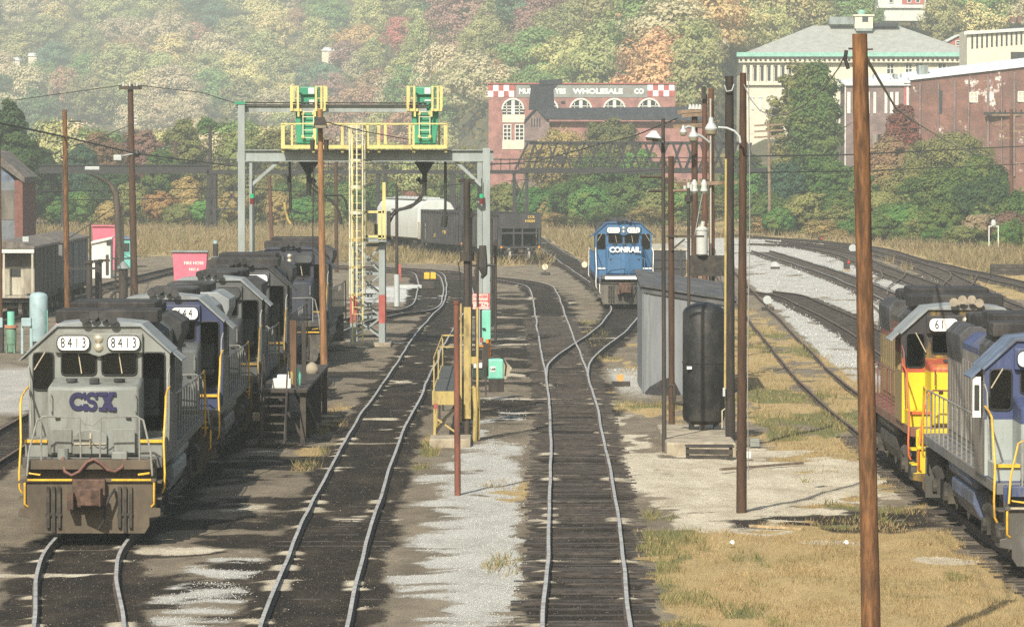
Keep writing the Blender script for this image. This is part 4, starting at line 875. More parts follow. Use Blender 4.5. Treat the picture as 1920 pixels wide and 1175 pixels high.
# pumps, sign, drums on the island
YB = 163.0
def P3(px, py, Y): return PX(px, py, Y)
t = thing('warning_sign', 'red and white warning board on thin post by the mint green cabinet', 'sign', PX(902, 640, 170)); u = 170/FPX
sg = MB().box(-16*u, 16*u, 0, .03, 60*u, 90*u).build('board', M('sign_red', (.42,.05,.05), .5, .1, 6), t); MB().box(-15.5*u, 13*u, -.012, -.002, 71*u, 89*u).build('panel', M('sign_pink', (.60,.42,.38), .6, .2, 9), sg)
for x, z, tx in ((-9,81,'DANGER'),):
    text_obj('DANGER', 6*u*1.1, M('sign_red_ink', (.42,.06,.06), .6, .1, 6), sg, (-1*u, -.014, 84*u), bold=.004)
text_obj('NO SMOKING', 4.4*u, M('sign_red_ink', (.42,.06,.06), .6, .1, 6), sg, (-1*u, -.014, 76*u), bold=.003)
text_obj('BE   ACT', 7.6*u, m_signwhite, sg, (0, -.006, 67.5*u), bold=.006); text_obj('AS   WARNED', 5*u, m_signwhite, sg, (0, -.006, 62.5*u), bold=.004)
MB().cyl((0,.05,0),(0,.05,90*u), .04, n=8).build('post', m_pipe, t)
t = thing('pump_cabinet', 'tall mint green pump cabinet under the red warning board', 'pump', PX(912, 700, 158)); u = 158/FPX
MB().box(-8.5*u, 8*u, 0, .4, 58*u, 118*u).build('cabinet', m_teal, t, bevel=.02); MB().box(-8*u, 8*u, .05, .35, -12*u, 58*u).build('stand', m_blackpost, t); MB().box(-8*u,-2*u,-.1,0,84*u,85.5*u).build('nozzle', m_pipe, t)
t = thing('fuel_tank_box', 'mint green rounded tank on black stand at the island end', 'tank', PX(929, 735, 146.5)); u = 146.5/FPX
MB().box(-15*u, 15*u, 0, .55, 24*u, 62*u).build('tank', m_teal, t, bevel=.05); MB().box(-13*u, 16*u, .04, .5, 0, 24*u).build('stand', m_blackpost, t, bevel=.02); pl = MB().box(-10*u, 0*u, -.012, 0, 38*u, 48*u).build('label_plate', m_signwhite, t); text_obj('USE', 5.5*u, m_blackink, pl, (-5*u, -.016, 43*u), bold=.003)
MB().tube([(-14*u,.1,60*u),(0,.1,68*u),(14*u,.1,63*u),(20*u,.1,50*u),(18*u,.1,30*u)], .03, 6).build('hose', m_pipe, t, smooth=50)
o = MB().add([PX(944,672,150),PX(960,690,150),PX(948,712,150),PX(934,700,150),PX(944,672,150.3),PX(960,690,150.3),PX(948,712,150.3),PX(934,700,150.3)], [(0,1,2,3),(7,6,5,4),(0,4,5,1),(1,5,6,2),(2,6,7,3),(3,7,4,0)]).build('leaning_board', m_signwhite); o.data.materials[0] = m_concrete; tag(o, 'tan board leaning behind the mint green rounded tank', 'board')
t = thing('hose_stand', 'orange hose stand in front of the tall mint green cabinet', 'hose stand', PX(909, 700, 152)); u = 152/FPX
for x in (-15, 10): MB().box((x-1)*u, (x+1)*u, 0, .04, 20*u, 64*u).build('post', m_orange, t)
MB().box(-15*u, 11*u, 0, .04, 50*u, 53*u).build('bar', m_orange, t); MB().cyl((6*u,.1,30*u),(6*u,.1,64*u),4.5*u,n=12).build('cylinder', m_orange, t); MB().cyl((-6*u,.1,58*u),(-6*u,.1,67*u),3.2*u).build('red_can', m_redmark, t)
t = thing('utility_cart', 'dark iron work bench with a white box and bottle on it', 'bench', PX(897, 742, 144)); u = 144/FPX
MB().box(-11*u, 12*u, 0, .5, 34*u, 52*u).build('box', M('dark_green_bin', (.02,.035,.025), .7, .3, 4), t, bevel=.01)
for x in (-13, 14): MB().box((x-1.5)*u, (x+1.5)*u, 0, .06, 0, 58*u if x > 0 else 36*u).build('leg', m_blackpost, t)
MB().box(-13*u, 15*u, .02, .08, 18*u, 21*u).build('cross_bar', m_blackpost, t); MB().box(9*u, 19*u, .1, .4, 36*u, 98*u).build('upright_case', m_blackpost, t)
tag(MB().box(*( [PX(888,0,143.9).x, PX(904,0,143.9).x, 143.95, 144.3, PX(0,690,143.9).z, PX(0,681,143.9).z]) ).build('white_box', m_signwhite, bevel=.01), 'small white box resting on the dark iron bench', 'box')
tag(MB().lathe([(.035,0),(.035,.12),(.015,.17),(.012,.2)], (PX(897,0,144.1).x, 144.1, PX(0,681,144.1).z), 10).build('bottle', m_redmark), 'red and white bottle standing on the white box', 'bottle')
for px, py0, py1, Yv, r, lab in ((881,390,700,150,.07,'black pipe standpost right behind the tall pump mast'),(893,500,640,185,.05,'thin dark stand pipe behind the red warning board'),(929,450,600,209,.06,'dark stand pipe beside the right gantry column'),(922,400,480,230,.05,'slim dark post with mint green cap beside the gantry column')):
    a = PX(px, py0, Yv); tag(MB().cyl((a.x, Yv, -.1), (a.x, Yv, a.z), r, n=10).box(a.x-r*1.8, a.x+r*1.8, Yv-r*1.8, Yv+r*1.8, a.z-.3, a.z-.12).build('stand_pipe', m_blackpost, smooth=40), lab, 'pipe')
t = thing('pipe_frame', 'low black pipe frame in front of the right gantry column', 'frame', PX(905, 600, 190)); u = 190/FPX
for x in (-24, 21): MB().cyl((x*u,0,-.1),(x*u,0,106*u),.045,n=8).build('post', m_pipe, t)
MB().cyl((-26*u,0,103*u),(24*u,0,103*u),.05,n=8).build('rail', m_pipe, t); MB().tube([(0,0,140*u),(0,0,100*u),(3*u,0,86*u),(-2*u,0,78*u)], [.14,.2,.12,.05], 8).build('valve', m_blackpost, t)
# ------------------------------------------------------------------ wooden servicing platform beside the third diesel
t = thing('servicing_platform', 'oil blackened timber platform with steps beside the left diesels', 'platform', (-7.15, 134, 0))
MB().box(.05, 1.42, 0, 16, 1.40, 1.50).build('deck', m_darkwood, t, bevel=.01)
for yy in (.15, 3.5, 7, 11, 15.6):
    for x in (.12, 1.3): MB().box(x-.08, x+.08, yy, yy+.16, -.1, 1.4).build('post', m_darkwood, t)
for yy in (.2, 7.1): MB().bar((1.3,yy,.1),(.6,yy,1.35),.08).build('brace', m_darkwood, t)
MB().bar((1.36,.3,1.2),(1.36,7,.1),.09).build('brace', m_darkwood, t)
stp = MB()
for k in range(6): stp.box(.25, .85, -1.6+.26*k, -1.3+.26*k, .12+.23*k, .16+.23*k)
for x in (.22, .86): stp.bar((x,-1.6,0),(x,.02,1.42),.05,.22)
stp.build('steps', m_darkwood, t)
for x in (.20, .90): MB().tube([(x,-1.5,0),(x,-1.5,1.25),(x,.0,2.45),(x,.8,2.45),(x,.8,1.5)], .022, 6).build('step_rail', m_blackpost, t, smooth=50)
MB().box(-.1,.18,-.05,-.0,.62,.86).build('notice_board', m_concrete, t)
MB().box(.84,1.02,2.2,2.4,1.5,3.35).build('locker_post', M('brown_timber_post', (.10,.055,.03), .85, .3, 4, streak=4), t); MB().box(1.1,1.22,4,4.1,1.5,3.2).build('locker_post', m_blackpost, t)
for dx, dy, w_, h_, lab in ((.42,.6,.52,.27,'white carton in front on the timber servicing platform'),(.52,1.3,.36,.34,'smaller white carton behind another on the servicing platform')):
    tag(MB().box(0,w_,0,.5,0,h_).build('carton', m_signwhite, bevel=.015, loc=(-7.15+dx,134+dy,1.5)), lab, 'box', 'cartons on the servicing platform')
tag(MB().lathe([(.09,0),(.11,.3),(.05,.42),(.045,.5)], (-6.1,136.5,1.5), 12).build('oil_can', m_teal, smooth=50), 'mint green can on the edge of the timber platform', 'can')
tag(MB().lathe([(.10,0),(.10,.35),(.07,.40)], (-6.3,136.2,1.5), 12).build('oil_can', m_old_yel, smooth=50), 'yellow can beside the mint green one on the platform', 'can')
tag(MB().lathe([(.16,0),(.22,.12),(.15,.26),(.05,.34)], (-6.0,143.8,1.5), 10).build('sack', m_concrete, smooth=60), 'tan sack lying at the far end of the timber platform', 'sack')
# ------------------------------------------------------------------ shed and black tank
m_shed = M('weathered_grey_boards', (.165,.178,.188), .85, .12, 3, dirt=(.10,.105,.108), amt=.3, streak=5, bump=.2)
m_shedroof = M('tarred_roof', (.060,.062,.066), .8, .3, 2, dirt=(.13,.13,.125), amt=.3)
m_blacktank = M('tarred_black_tank', (.016,.016,.016), .5, .4, 2.2, dirt=(.055,.05,.045), amt=.35, bump=.25)
YS = 162.8; xa, xb = PX(1206,0,YS).x, PX(1377,0,YS).x; z1 = PX(0,540,YS).z; z2 = PX(0,568,YS).z
t = thing('shed', 'grey shed with low tarred roof behind the black tank', 'shed', (xa, YS, 0)); wd = xb-xa
mb = MB(); mb.prism([(0,-.15),(wd,-.15),(wd,z2),(0,z1)], 'y', 0, 7.5); sw = mb.build('wall', m_shed, t)
for x in (0.02, .16): MB().box(x, x+.07, -.02, .01, -.1, z1-.05).build('corner_board', m_shed, sw)
MB().bar((-.05,-.04,z1-.03),(wd+.06,-.04,z2-.03),.05,.22).build('fascia', m_shedroof, t)
mb = MB(); mb.add([(-.12,-.15,z1+.06),(wd+.12,-.15,z2+.06),(wd+.12,7.7,z2+.40),(-.12,7.7,z1+.40),(-.12,-.15,z1+.14),(wd+.12,-.15,z2+.14),(wd+.12,7.7,z2+.48),(-.12,7.7,z1+.48)], [(0,3,2,1),(4,5,6,7),(0,1,5,4),(1,2,6,5),(2,3,7,6),(3,0,4,7)]); mb.build('roof', m_shedroof, t)
MB().cyl((.0,-.02,z1-.05),(.0,-.02,0),.03,n=8).build('downpipe', m_shed, t)
mb = MB(); mb.add([(.05,-.6,-.1),(1.2,-.7,-.1),(1.3,0,-.1),(.0,0,-.1),(.2,-.2,.18),(.6,-.3,.42),(1.1,-.15,.30),(.9,-.02,.5)], [(0,1,5,4),(1,2,6,5),(2,3,7,6),(3,0,4,7),(4,5,6,7)])  # low black mound along the foot of the shed wall
tag(mb.build('black_heap', m_black, loc=(xa,YS,0), smooth=60), 'small black heap against the shed wall', 'heap', kind=None)
for dx, dy, r in ((.9,1.2,.26),(1.6,2.2,.2),(2.3,1.0,.18)):
    pass
YT = 131.0
t = thing('pressure_tank', 'upright black tank with domed top on a concrete plinth', 'tank', (PX(1320,0,135.5).x, 135.5, .30))
rr = .60
prof = [(.25,.14),(.45,.17),(.57,.26),(rr,.40),(rr,1.86),(rr+.015,1.87),(rr+.015,1.93),(rr,1.94),(rr,3.30),(.56,3.40),(.44,3.50),(.25,3.57),(.06,3.60)]
MB().lathe(prof, (0,0,0), 36).build('shell', m_blacktank, t, smooth=35)
for a in (35, 145, 215, 325): MB().box(-.07,.07,-.07,.07,0,.45).xform(Matrix.Translation((.42*cos(R(a)),.42*sin(R(a)),0))).build('foot', m_blacktank, t)
MB().tube([(-.6,-.2,.75),(-.85,-.25,.75),(-.85,-.25,1.25),(-1.0,-.25,1.25)], .07, 8).build('inlet_pipe', m_blackpost, t, smooth=40); MB().tube([(.5,-.45,.05),(.5,-.45,.55),(.62,-.4,.62),(.8,-.3,.62)], .022, 6).build('drain_pipe', m_wiper, t, smooth=40)
MB().box(-.50,-.36,-.56,-.50,1.72,1.80).build('data_plate', m_signwhite, t); MB().box(-.15,.05,-.62,-.5,.02,.16).build('valve_box', m_blackpost, t)
tag(MB().box(4.17, 6.05, 129.2, 138, -.25, .30).build('plinth', m_concrete, bevel=.06), 'crumbling concrete plinth under the upright black tank', 'plinth')
t = thing('timber_trough', 'rotting dark plank trough in front of the concrete plinth', 'trough', (4.66,127.6,-.1))
for k in range(2): MB().box(0,1.22,0,.06,.02+.17*k,.16+.17*k).xform(Matrix.Rotation(R(.8*k),4,'Y')).build('plank', m_darkwood, t)
MB().box(0,.06,.05,.9,0,.34).build('plank', m_darkwood, t); MB().box(1.16,1.22,.05,.9,0,.34).build('plank', m_darkwood, t); MB().box(-.02,1.26,0,.9,.36,.40).build('lid', m_darkwood, t)
for px, py, w_, h_, lab in ((1416,832,.26,.22,'grey meter box lying beside the tall wooden pole'),(1404,853,.14,.17,'small white tin at the foot of the tall wooden pole')):
    p = GR(px, py+6); tag(MB().box(-w_/2,w_/2,0,.2,0,h_).box(-w_/2-.01,w_/2+.01,-.01,.03,h_*.6,h_*.7).build('meter_box', m_csxgrey if w_ > .2 else m_signwhite, bevel=.012, loc=p), lab, 'box')
tag(MB().bar(GR(1352,880),GR(1505,868),.10,.06).build('old_timber', M('grey_old_timber', (.16,.13,.10), .9, .3, 6)), 'old squared timber half buried in the sandy clearing', 'timber')
tag(MB().bar(GR(1408,986),GR(1506,992),.10,.05).build('loose_plank', M('bleached_plank', (.34,.25,.14), .9, .3, 5)), 'bleached plank lying flat in the dry grass', 'plank')
for px, py, lab in ((1371,1023,'white cup with dark mouth lying in the dry grass near the track'),(1585,1023,'white cup lying in dry grass near the thick brown pole')):
    p = GR(px, py); o = MB().lathe([(.035,0),(.045,.10)], (0,0,0), 12).build('cup', m_signwhite, smooth=50, loc=p+Vector((0,0,.05))); o.rotation_euler = (R(75), 0, R(20)); tag(o, lab, 'litter')
# ------------------------------------------------------------------ poles, lamps, wires
m_wood = M('creosoted_orange_pole', (.15,.070,.027), .85, .42, 15, dirt=(.030,.017,.010), amt=.62, streak=7, dscale=7, bump=.5, bscale=14)
m_woodlight = M('weathered_tan_pole', (.24,.125,.058), .85, .28, 13, dirt=(.11,.058,.03), amt=.45, streak=7, dscale=7, bump=.5, bscale=14)
m_wooddark = M('dark_brown_pole', (.06,.032,.018), .85, .3, 13, dirt=(.03,.018,.012), amt=.45, streak=7, dscale=7, bump=.5, bscale=14)
m_woodblack = M('blackened_pole', (.024,.019,.016), .85, .3, 13, dirt=(.075,.05,.035), amt=.3, streak=7, dscale=7, bump=.5, bscale=14)
m_woodred = M('reddish_brown_pole', (.095,.042,.026), .85, .3, 13, dirt=(.05,.028,.02), amt=.4, streak=9, bump=.5)
m_arm = M('weathered_crossarm', (.19,.135,.09), .85, .25, 4, dirt=(.08,.055,.04), amt=.4)
m_insul = M('white_insulator', (.40,.42,.40), .3, .05, 5)
m_lampgrey = M('pale_lamp_housing', (.36,.39,.385), .45, .08, 5)
m_lampglass = M('frosted_lamp_bowl', (.20,.18,.13), .25, .1, 6)
m_wire = M('black_cable', (.02,.02,.02), .7, .1, 5)
m_wiregrey = M('grey_cable', (.22,.22,.21), .7, .1, 5)
def pole(lab, top, base, Y, r0, r1, mat, zb=None, name='utility_pole', group=None, bend=0):
    a = PX(*base, Y); a.z = -.25 if zb is None else zb; b = PX(*top, Y)
    t = thing(name, lab, 'pole', (a.x, Y, 0), 0, group)
    n = 9; pts = []; rs = []
    for i in range(n):
        k = i/(n-1); p = a.lerp(b, k); p.x += bend*sin(pi*k); pts.append(p - t.location); rs.append((r0+(r1-r0)*k)*(1+.035*sin(i*2.1)))
    o = MB().tube(pts, rs, 16).build('shaft', mat, t, smooth=50)
    t['y'] = 0; del t['y']
    return t
def rel(t, px, py, Y): return PX(px, py, Y) - t.location
GP = 'cluster of utility poles beside the black tank'
# big pole at the right
t = pole('thickest orange brown pole, rising in front of the yellow diesel', (1611,64), (1637,1175), 76, .155, .122, m_wood)
for dx, z in ((-.10,9.6),(.10,9.55)): pass
MB().bar(rel(t,1590,92,76), rel(t,1604,92,76), .03).build('bracket', m_pipe, t); MB().tube([rel(t,1586,95,76), rel(t,1584,112,76), rel(t,1590,130,76)], .03, 6).build('insulator', m_pipe, t)
MB().bar(rel(t,1612,94,76), rel(t,1636,93,76), .025).build('bolt', m_pipe, t)
tb = pole('tall reddish brown pole in dry grass carrying a curved lamp arm', (1393,137), (1391,962), 108, .118, .075, m_wooddark, group=GP)
MB().tube([rel(tb,1403,140,107.9), rel(tb,1406,400,107.9), rel(tb,1402,700,107.9), rel(tb,1404,900,107.9)], .012, 5).build('ground_wire', m_wiregrey, tb)
for y in (548, 600): pass
tl = thing('street_lamp', 'grey bowl street lamp on a curved white arm from the reddish pole', 'street lamp', PX(1388,266,107.6), 0, 'street lamps on the pole cluster')
MB().tube([rel(tl,1388,268,107.6), rel(tl,1386,256,107.6), rel(tl,1377,246,107.6), rel(tl,1362,240,107.6), rel(tl,1346,239,107.6)], .028, 7).build('arm', m_lampgrey, tl, smooth=60)
def lampbowl(t, c, k=1.):
    MB().lathe([(.16*k,0),(.17*k,.04*k),(.12*k,.13*k),(.07*k,.2*k),(.06*k,.32*k),(.02*k,.34*k)], c, 18).build('hood', m_lampgrey, t, smooth=40); MB().lathe([(.09*k,-.15*k),(.145*k,-.10*k),(.155*k,0)], c, 18).build('bowl', m_lampglass, t, smooth=40)
lampbowl(tl, rel(tl,1333,244,107.6), .85)
t = pole('thick blackened pole with yellow conduit up its side', (1367,143), (1370,828), 132, .135, .115, m_woodblack, group=GP)
MB().cyl(rel(t,1361,298,131.9), rel(t,1360,730,131.9), .034, n=8).build('conduit', m_old_yel, t); MB().box(-.035,.035,-.03,.03,-.12,.12).xform(Matrix.Translation(rel(t,1358,735,131.8))).build('junction_box', m_lampgrey, t, bevel=.01)
MB().tube([rel(t,1358,160,131.8), rel(t,1362,172,131.8), rel(t,1372,170,131.8), rel(t,1376,158,131.8)], .02, 6).build('wire_loop', m_lampgrey, t, smooth=60)
t = pole('thin black pole with two short side pipes and a white floodlight', (1243,222), (1246,842), 131, .062, .05, m_blackpost, group=GP)
for x0, x1, y in ((1200,1244,331),(1216,1248,358)): MB().cyl(rel(t,x0,y,131), rel(t,x1,y,131), .04, n=8).build('side_pipe', m_blackpost, t)
fl = thing('floodlight', 'white floodlight facing down at the top of the thin black pole', 'floodlight', PX(1240,258,130.8)); MB().add([rel(fl,1209,257,130.5),rel(fl,1240,260,130.5),rel(fl,1240,266,131),rel(fl,1212,264,131),rel(fl,1222,245,130.6),rel(fl,1230,245,130.6),rel(fl,1241,258,131),rel(fl,1218,252,131)], [(0,1,5,4),(1,2,6,5),(2,3,7,6),(3,0,4,7),(4,5,6,7),(3,2,1,0)]).build('housing', m_lampgrey, fl, bevel=.01); MB().box(-.14,.02,-.1,.1,-.13,-.09).xform(Matrix.Translation(rel(fl,1232,258,130.8))).build('lens', m_lampglass, fl); MB().cyl(rel(fl,1238,262,130.9), rel(fl,1244,268,131), .03, n=7).build('bracket', m_lampgrey, fl)
t = pole('short brown pole with flat top right beside the thin black one', (1258,293), (1260,800), 142, .092, .085, m_wooddark, group=GP)
MB().box(-.02,.25,-.05,.05,-.09,.09).xform(Matrix.Translation(rel(t,1246,339,142))).build('spacer', m_blackpost, t)
MB().cyl(rel(t,1262,358,141.8), rel(t,1288,357,141.8), .045, n=8).build('side_pipe', m_arm, t); MB().box(-.12,1.0,-.03,.03,-.03,.03).xform(Matrix.Translation(rel(t,1257,443,141.9))).build('bracket_arm', m_darkwood, t); MB().bar(rel(t,1258,470,141.9), rel(t,1284,448,141.9), .05).build('bracket_brace', m_darkwood, t)
t = pole('narrow grey standpipe with a clustered valve head above the shed', (1291,352), (1292,570), 158, .05, .05, m_blackpost, group=GP, zb=.2)
for px, py in ((1284,352),(1296,350),(1291,346)): MB().cyl(rel(t,px,py+7,158), rel(t,px,py-4,158), .05, n=8).build('insulator', m_insul, t)
MB().cyl(rel(t,1291,366,158), rel(t,1291,378,158), .13, n=10).build('collar', m_blackpost, t)
YD = 196.
t = pole('dark leaning pole with weathered crossarms stacked at its top', (1302,205), (1303,560), YD, .15, .12, m_wooddark, group=GP)
for x0, x1, y in ((1270,1322,209),(1278,1328,215),(1262,1328,236)): MB().bar(rel(t,x0,y+2,YD-.2), rel(t,x1,y-2,YD-.2), .12, .16).build('crossarm', m_arm, t)
for px in (1294,1300,1306,1312): MB().cyl(rel(t,px,205,YD-.2), rel(t,px,196,YD-.2), .09, .04, n=8).build('insulator', m_insul, t)
t = pole('reddish pole standing between the two poles with crossarms', (1321,178), (1322,560), 188, .12, .1, m_woodred, group=GP)
MB().box(-.09,.09,-.09,.09,0,.5).xform(Matrix.Translation(rel(t,1319,186,187.8))).build('fuse_box', m_blackpost, t)
t = pole('reddish pole with pale conduit and long crossarm bearing two insulators', (1333,166), (1336,552), 172, .115, .10, m_woodred, group=GP)
MB().cyl(rel(t,1332,185,171.8), rel(t,1333,545,171.8), .035, n=8).build('conduit', M('galvanised_conduit', (.42,.41,.34), .5, .1, 5, metal=.3), t)
MB().bar(rel(t,1270,345,171.7), rel(t,1382,342,171.7), .10, .13).build('crossarm', m_arm, t)
for px in (1302,1320): MB().lathe([(.06,-.55),(.14,-.45),(.10,-.3),(.12,-.2),(.05,-.05)], rel(t,px,350,171.6)+Vector((0,0,.3)), 12).build('insulator', m_insul, t, smooth=40)
MB().tube([rel(t,1318,358,171.6), rel(t,1310,400,171.6), rel(t,1303,440,171.6)], .02, 5).build('down_lead', m_wiregrey, t)
tr = thing('pole_transformer', 'white can transformer hung low among the reddish poles', 'transformer', PX(1316,478,170.8)); MB().lathe([(.16,0),(.20,.03),(.20,.86),(.22,.88),(.22,.94),(.1,1.02)], (0,0,0), 18).build('can', m_insul, tr, smooth=40); MB().cyl((.02,0,1.0),(.05,0,1.2),.07,n=8).build('bushing', m_insul, tr); MB().box(-.5,.9,.05,.45,-.75,-.02).build('platform', m_darkwood, tr)
for lab, px, py, ex, ey, Yv in (('street lamp with dark bowl on a pale arm from the conduit pole',1300,258,1331,268,172.),('smaller street lamp peering out behind the dark crossarm pole',1281,249,1300,240,195.)):
    t = thing('street_lamp', lab, 'street lamp', PX(px, py, Yv-.5), 0, 'street lamps on the pole cluster'); lampbowl(t, Vector((0,0,0)), 1.1 if Yv < 180 else .9)
    MB().tube([rel(t,px,py-8,Yv-.5), rel(t,(px+ex)/2,(py-8+ey)/2-3,Yv-.4), rel(t,ex,ey,Yv-.2)], .05, 7).build('arm', m_lampgrey, t, smooth=60)
# brown pole with floodlight in front of the gantry
YM = 160.7
t = pole('tan brown pole with a floodlight, in front of the gantry walkway', (600,205), (608,745), YM, .135, .085, m_woodlight)
MB().cyl(rel(t,598,274,YM), rel(t,598,308,YM), .12, n=10).name if False else None
for px in (586, 612): MB().cyl(rel(t,px,262,YM-.05), rel(t,px,283,YM-.05), .09, .07, n=10).build('transformer_pot', m_blackpost, t)
MB().cyl(rel(t,586,480,YM-.1), rel(t,588,310,YM-.1), .018, n=6).build('ground_wire', m_wire, t)
f = thing('floodlight', 'dark square floodlight strapped to the tan brown pole', 'floodlight', PX(601,235,YM-.35)); MB().add([rel(f,587,241,YM-.6),rel(f,615,241,YM-.6),rel(f,613,231,YM-.6),rel(f,589,230,YM-.6),rel(f,590,239,YM-.1),rel(f,612,239,YM-.1),rel(f,609,220,YM-.15),rel(f,593,220,YM-.15)], [(0,1,2,3),(5,4,7,6),(3,2,6,7),(0,4,5,1),(1,5,6,2),(4,0,3,7)]).build('housing', m_blackpost, f, bevel=.015); MB().box(-.19,.19,-.012,.0,-.055,.03).xform(Matrix.Translation(rel(f,601,237,YM-.6))).build('lens', m_lampglass, f)
# left poles
t = pole('plain orange pole without crossarm by the pink bollards', (122,206), (126,618), 222, .145, .105, m_wood)
MB().box(.1,.7,-.02,.02,-.03,.03).xform(Matrix.Translation(rel(t,124,228,222))).build('bracket', m_pipe, t); MB().tube([rel(t,130,232,222), rel(t,138,222,222), rel(t,134,236,222), rel(t,139,230,222)], .02, 5).build('cable_coil', m_wiregrey, t)
MB().box(0,1.6,-.05,.05,-.05,.05).xform(Matrix.Translation(rel(t,126,503,222))).build('side_arm', m_pipe, t)
Y2 = 262.
t = pole('tall dark pole with small crossarm near the mint green shed', (245,158), (252,562), Y2, .20, .15, m_wooddark)
MB().bar(rel(t,224,165,Y2-.2), rel(t,267,165,Y2-.2), .12, .2).build('crossarm', m_blackpost, t)
for px in (232,244,258): MB().cyl(rel(t,px,162,Y2-.2), rel(t,px,155,Y2-.2), .07, .04, n=8).build('insulator', m_insul, t)
MB().lathe([(.1,-.2),(.2,0),(.1,.2)], rel(t,257,288,Y2-.2), 10).build('cable_clamp', m_pipe, t)
for y in (219,226,233): MB().cyl(rel(t,252,y,Y2), rel(t,257,y,Y2), .05, n=6).build('spool', m_insul, t)
f = thing('floodlight', 'white floodlight hanging from the tall dark crossarm pole', 'floodlight', PX(222,296,Y2-.5)); MB().box(-.24,.2,-.2,.25,-.15,.16).build('housing', m_lampgrey, f, bevel=.04); MB().bar((.1,.1,.1),(.85,.4,.25),.06).build('bracket', m_lampgrey, f)
pole('orange pole cut by the frame edge beside the derelict boxcar', (-3,265), (-1,620), 215, .14, .11, m_wood)
YL = 330.
t = thing('street_lamp', 'dark street lamp post bending over to one side behind the pink bin', 'street lamp', (PX(225,0,YL).x, YL, 0)); MB().tube([rel(t,226,520,YL), rel(t,221,400,YL), rel(t,217,362,YL), rel(t,206,345,YL), rel(t,188,333,YL), rel(t,172,326,YL)], [.28,.24,.22,.17,.13,.1], 10).build('post', m_blackpost, t, smooth=60); MB().cyl(rel(t,160,341,YL), rel(t,196,340,YL), .05, n=6).build('tie_rod', m_blackpost, t); MB().box(-.3,.7,-.2,.2,-.1,.14).xform(Matrix.Translation(rel(t,168,316,YL))).build('lamp_head', m_lampgrey, t, bevel=.04)
for lab, top, base, Yv, r, m in (('faded red pole leaning slightly behind the gantry',(505,330),(511,468),385,.17,m_woodred),('slim brown pole between the gantry and the ladder tower',(630,300),(631,500),330,.14,m_wooddark),('small dark pole with three crossarms in front of the far trees',(329,266),(336,372),560,.25,m_wooddark),('dark pole rising behind the bridge pier',(394,236),(397,350),525,.22,m_woodblack),('thin iron pole standing behind the mint green shed',(228,380),(229,480),276,.06,m_blackpost),('thin iron pole beside the white hut',(169,420),(169,600),235,.05,m_blackpost)):
    t = pole(lab, top, base, Yv, r, r*.8, m, zb=None)
    if 'three' in lab:
        for y in (266,273,281): MB().bar(rel(t,318,y,Yv), rel(t,340,y+2,Yv), .16, .2).build('crossarm', m_blackpost, t)
t = thing('lamp_column', 'black column with pale tapered foot and small finial, past the ladder tower', 'lamp column', (PX(744,0,255).x, 255, 0)); MB().tube([(0,0,.0),(0,0,1.7),(0,0,1.75),(0,0,6.0),(-.02,0,6.6)], [.14,.13,.09,.08,.02], 10).build('column', m_blackpost, t); MB().cyl((0,0,.0),(0,0,1.7),.15,n=12).build('foot', m_lampgrey, t); MB().box(-.28,.28,-.04,.04,5.1,5.18).build('cross_bar', m_blackpost, t)
t = thing('marker_post', 'short red marker post in front of the white hopper car', 'marker', (PX(749,0,305).x, 305, 0)); MB().box(-.10,.10,-.03,.03,.0,1.1).build('post', m_redmark, t, bevel=.01)
t = pole('dark telegraph pole with several crossarms before the peeling brick wall', (1895,205), (1897,400), 440, .19, .15, m_woodred, zb=2.0)
for y, w_ in ((216,36),(234,30),(246,28),(259,28)): MB().bar(rel(t,1895-w_,y,440), rel(t,1895+w_,y,440), .12, .16).build('crossarm', m_arm, t)
for x in range(1864,1930,10): MB().cyl(rel(t,x,213,440), rel(t,x,206,440), .06, n=6).build('insulator', m_blackpost, t)
t = pole('weathered short pole with three pale crossarms in the bushes', (1441,228), (1443,330), 480, .16, .13, m_arm, zb=2)
for y in (236,247,258): MB().bar(rel(t,1414,y,480), rel(t,1468,y-3,480), .12, .18).build('crossarm', m_arm, t)
for px, py in ((1073,268),(1075,272)): pass
# wires
def wire(lab, pts, r=.022, mat=None, grp=None, sag=0):
    P = [Vector(p) for p in pts]
    if len(P) == 2:
        a, b = P; P = [a.lerp(b, k/14) - Vector((0,0,sag*4*(k/14)*(1-k/14))) for k in range(15)]
    o = MB().tube(P, r, 5).build('overhead_wire', mat or m_wire); return tag(o, lab, 'wire', grp)
wire('thick black cable slanting from the frame edge past the orange pole to the gantry', [PX(-60,218,180), PX(122,257,222), PX(255,288,262), PX(452,313,330)], .045)
wire('black cable sagging between two poles across the green trees', [PX(1586,97,76), PX(1572,128,82), PX(1545,165,88), PX(1510,195,93), PX(1478,213,97), PX(1450,218,101), PX(1425,208,104), PX(1406,185,106), PX(1394,158,108)], .013, m_wiregrey)
wire('pale cable falling from the thick pole toward the telegraph pole', [PX(1618,100,77), PX(1680,205,150), PX(1720,232,200), PX(1780,268,290), PX(1830,288,360), PX(1895,298,440)], .03, m_wiregrey)
HW = 'level wires crossing in front of the trees'
wire('higher of the two level wires crossing the bushes at the right', [PX(1396,293,300), PX(1600,290,330), PX(1780,281,380), PX(1990,271,440)], .05, grp=HW)
wire('lower of the two level wires crossing the bushes at the right', [PX(1396,324,300), PX(1600,321,330), PX(1780,314,380), PX(1990,304,440)], .04, grp=HW)
wire('upper level wire below the bridge at the left', [PX(30,360,350), PX(200,356,345), PX(460,352,340)], .035, grp=HW)
wire('lower level wire below the bridge at the left', [PX(30,376,345), PX(200,374,340), PX(460,370,335)], .035, grp=HW)
wire('long wire running level behind the gantry hoses', [PX(460,352,340), PX(640,366,330), PX(760,358,320), PX(905,340,315)], .03, grp=HW)
wire('wire from the floodlight pole past the caged ladder', [PX(606,228,160.7), PX(680,246,180), PX(767,262,203)], .02)
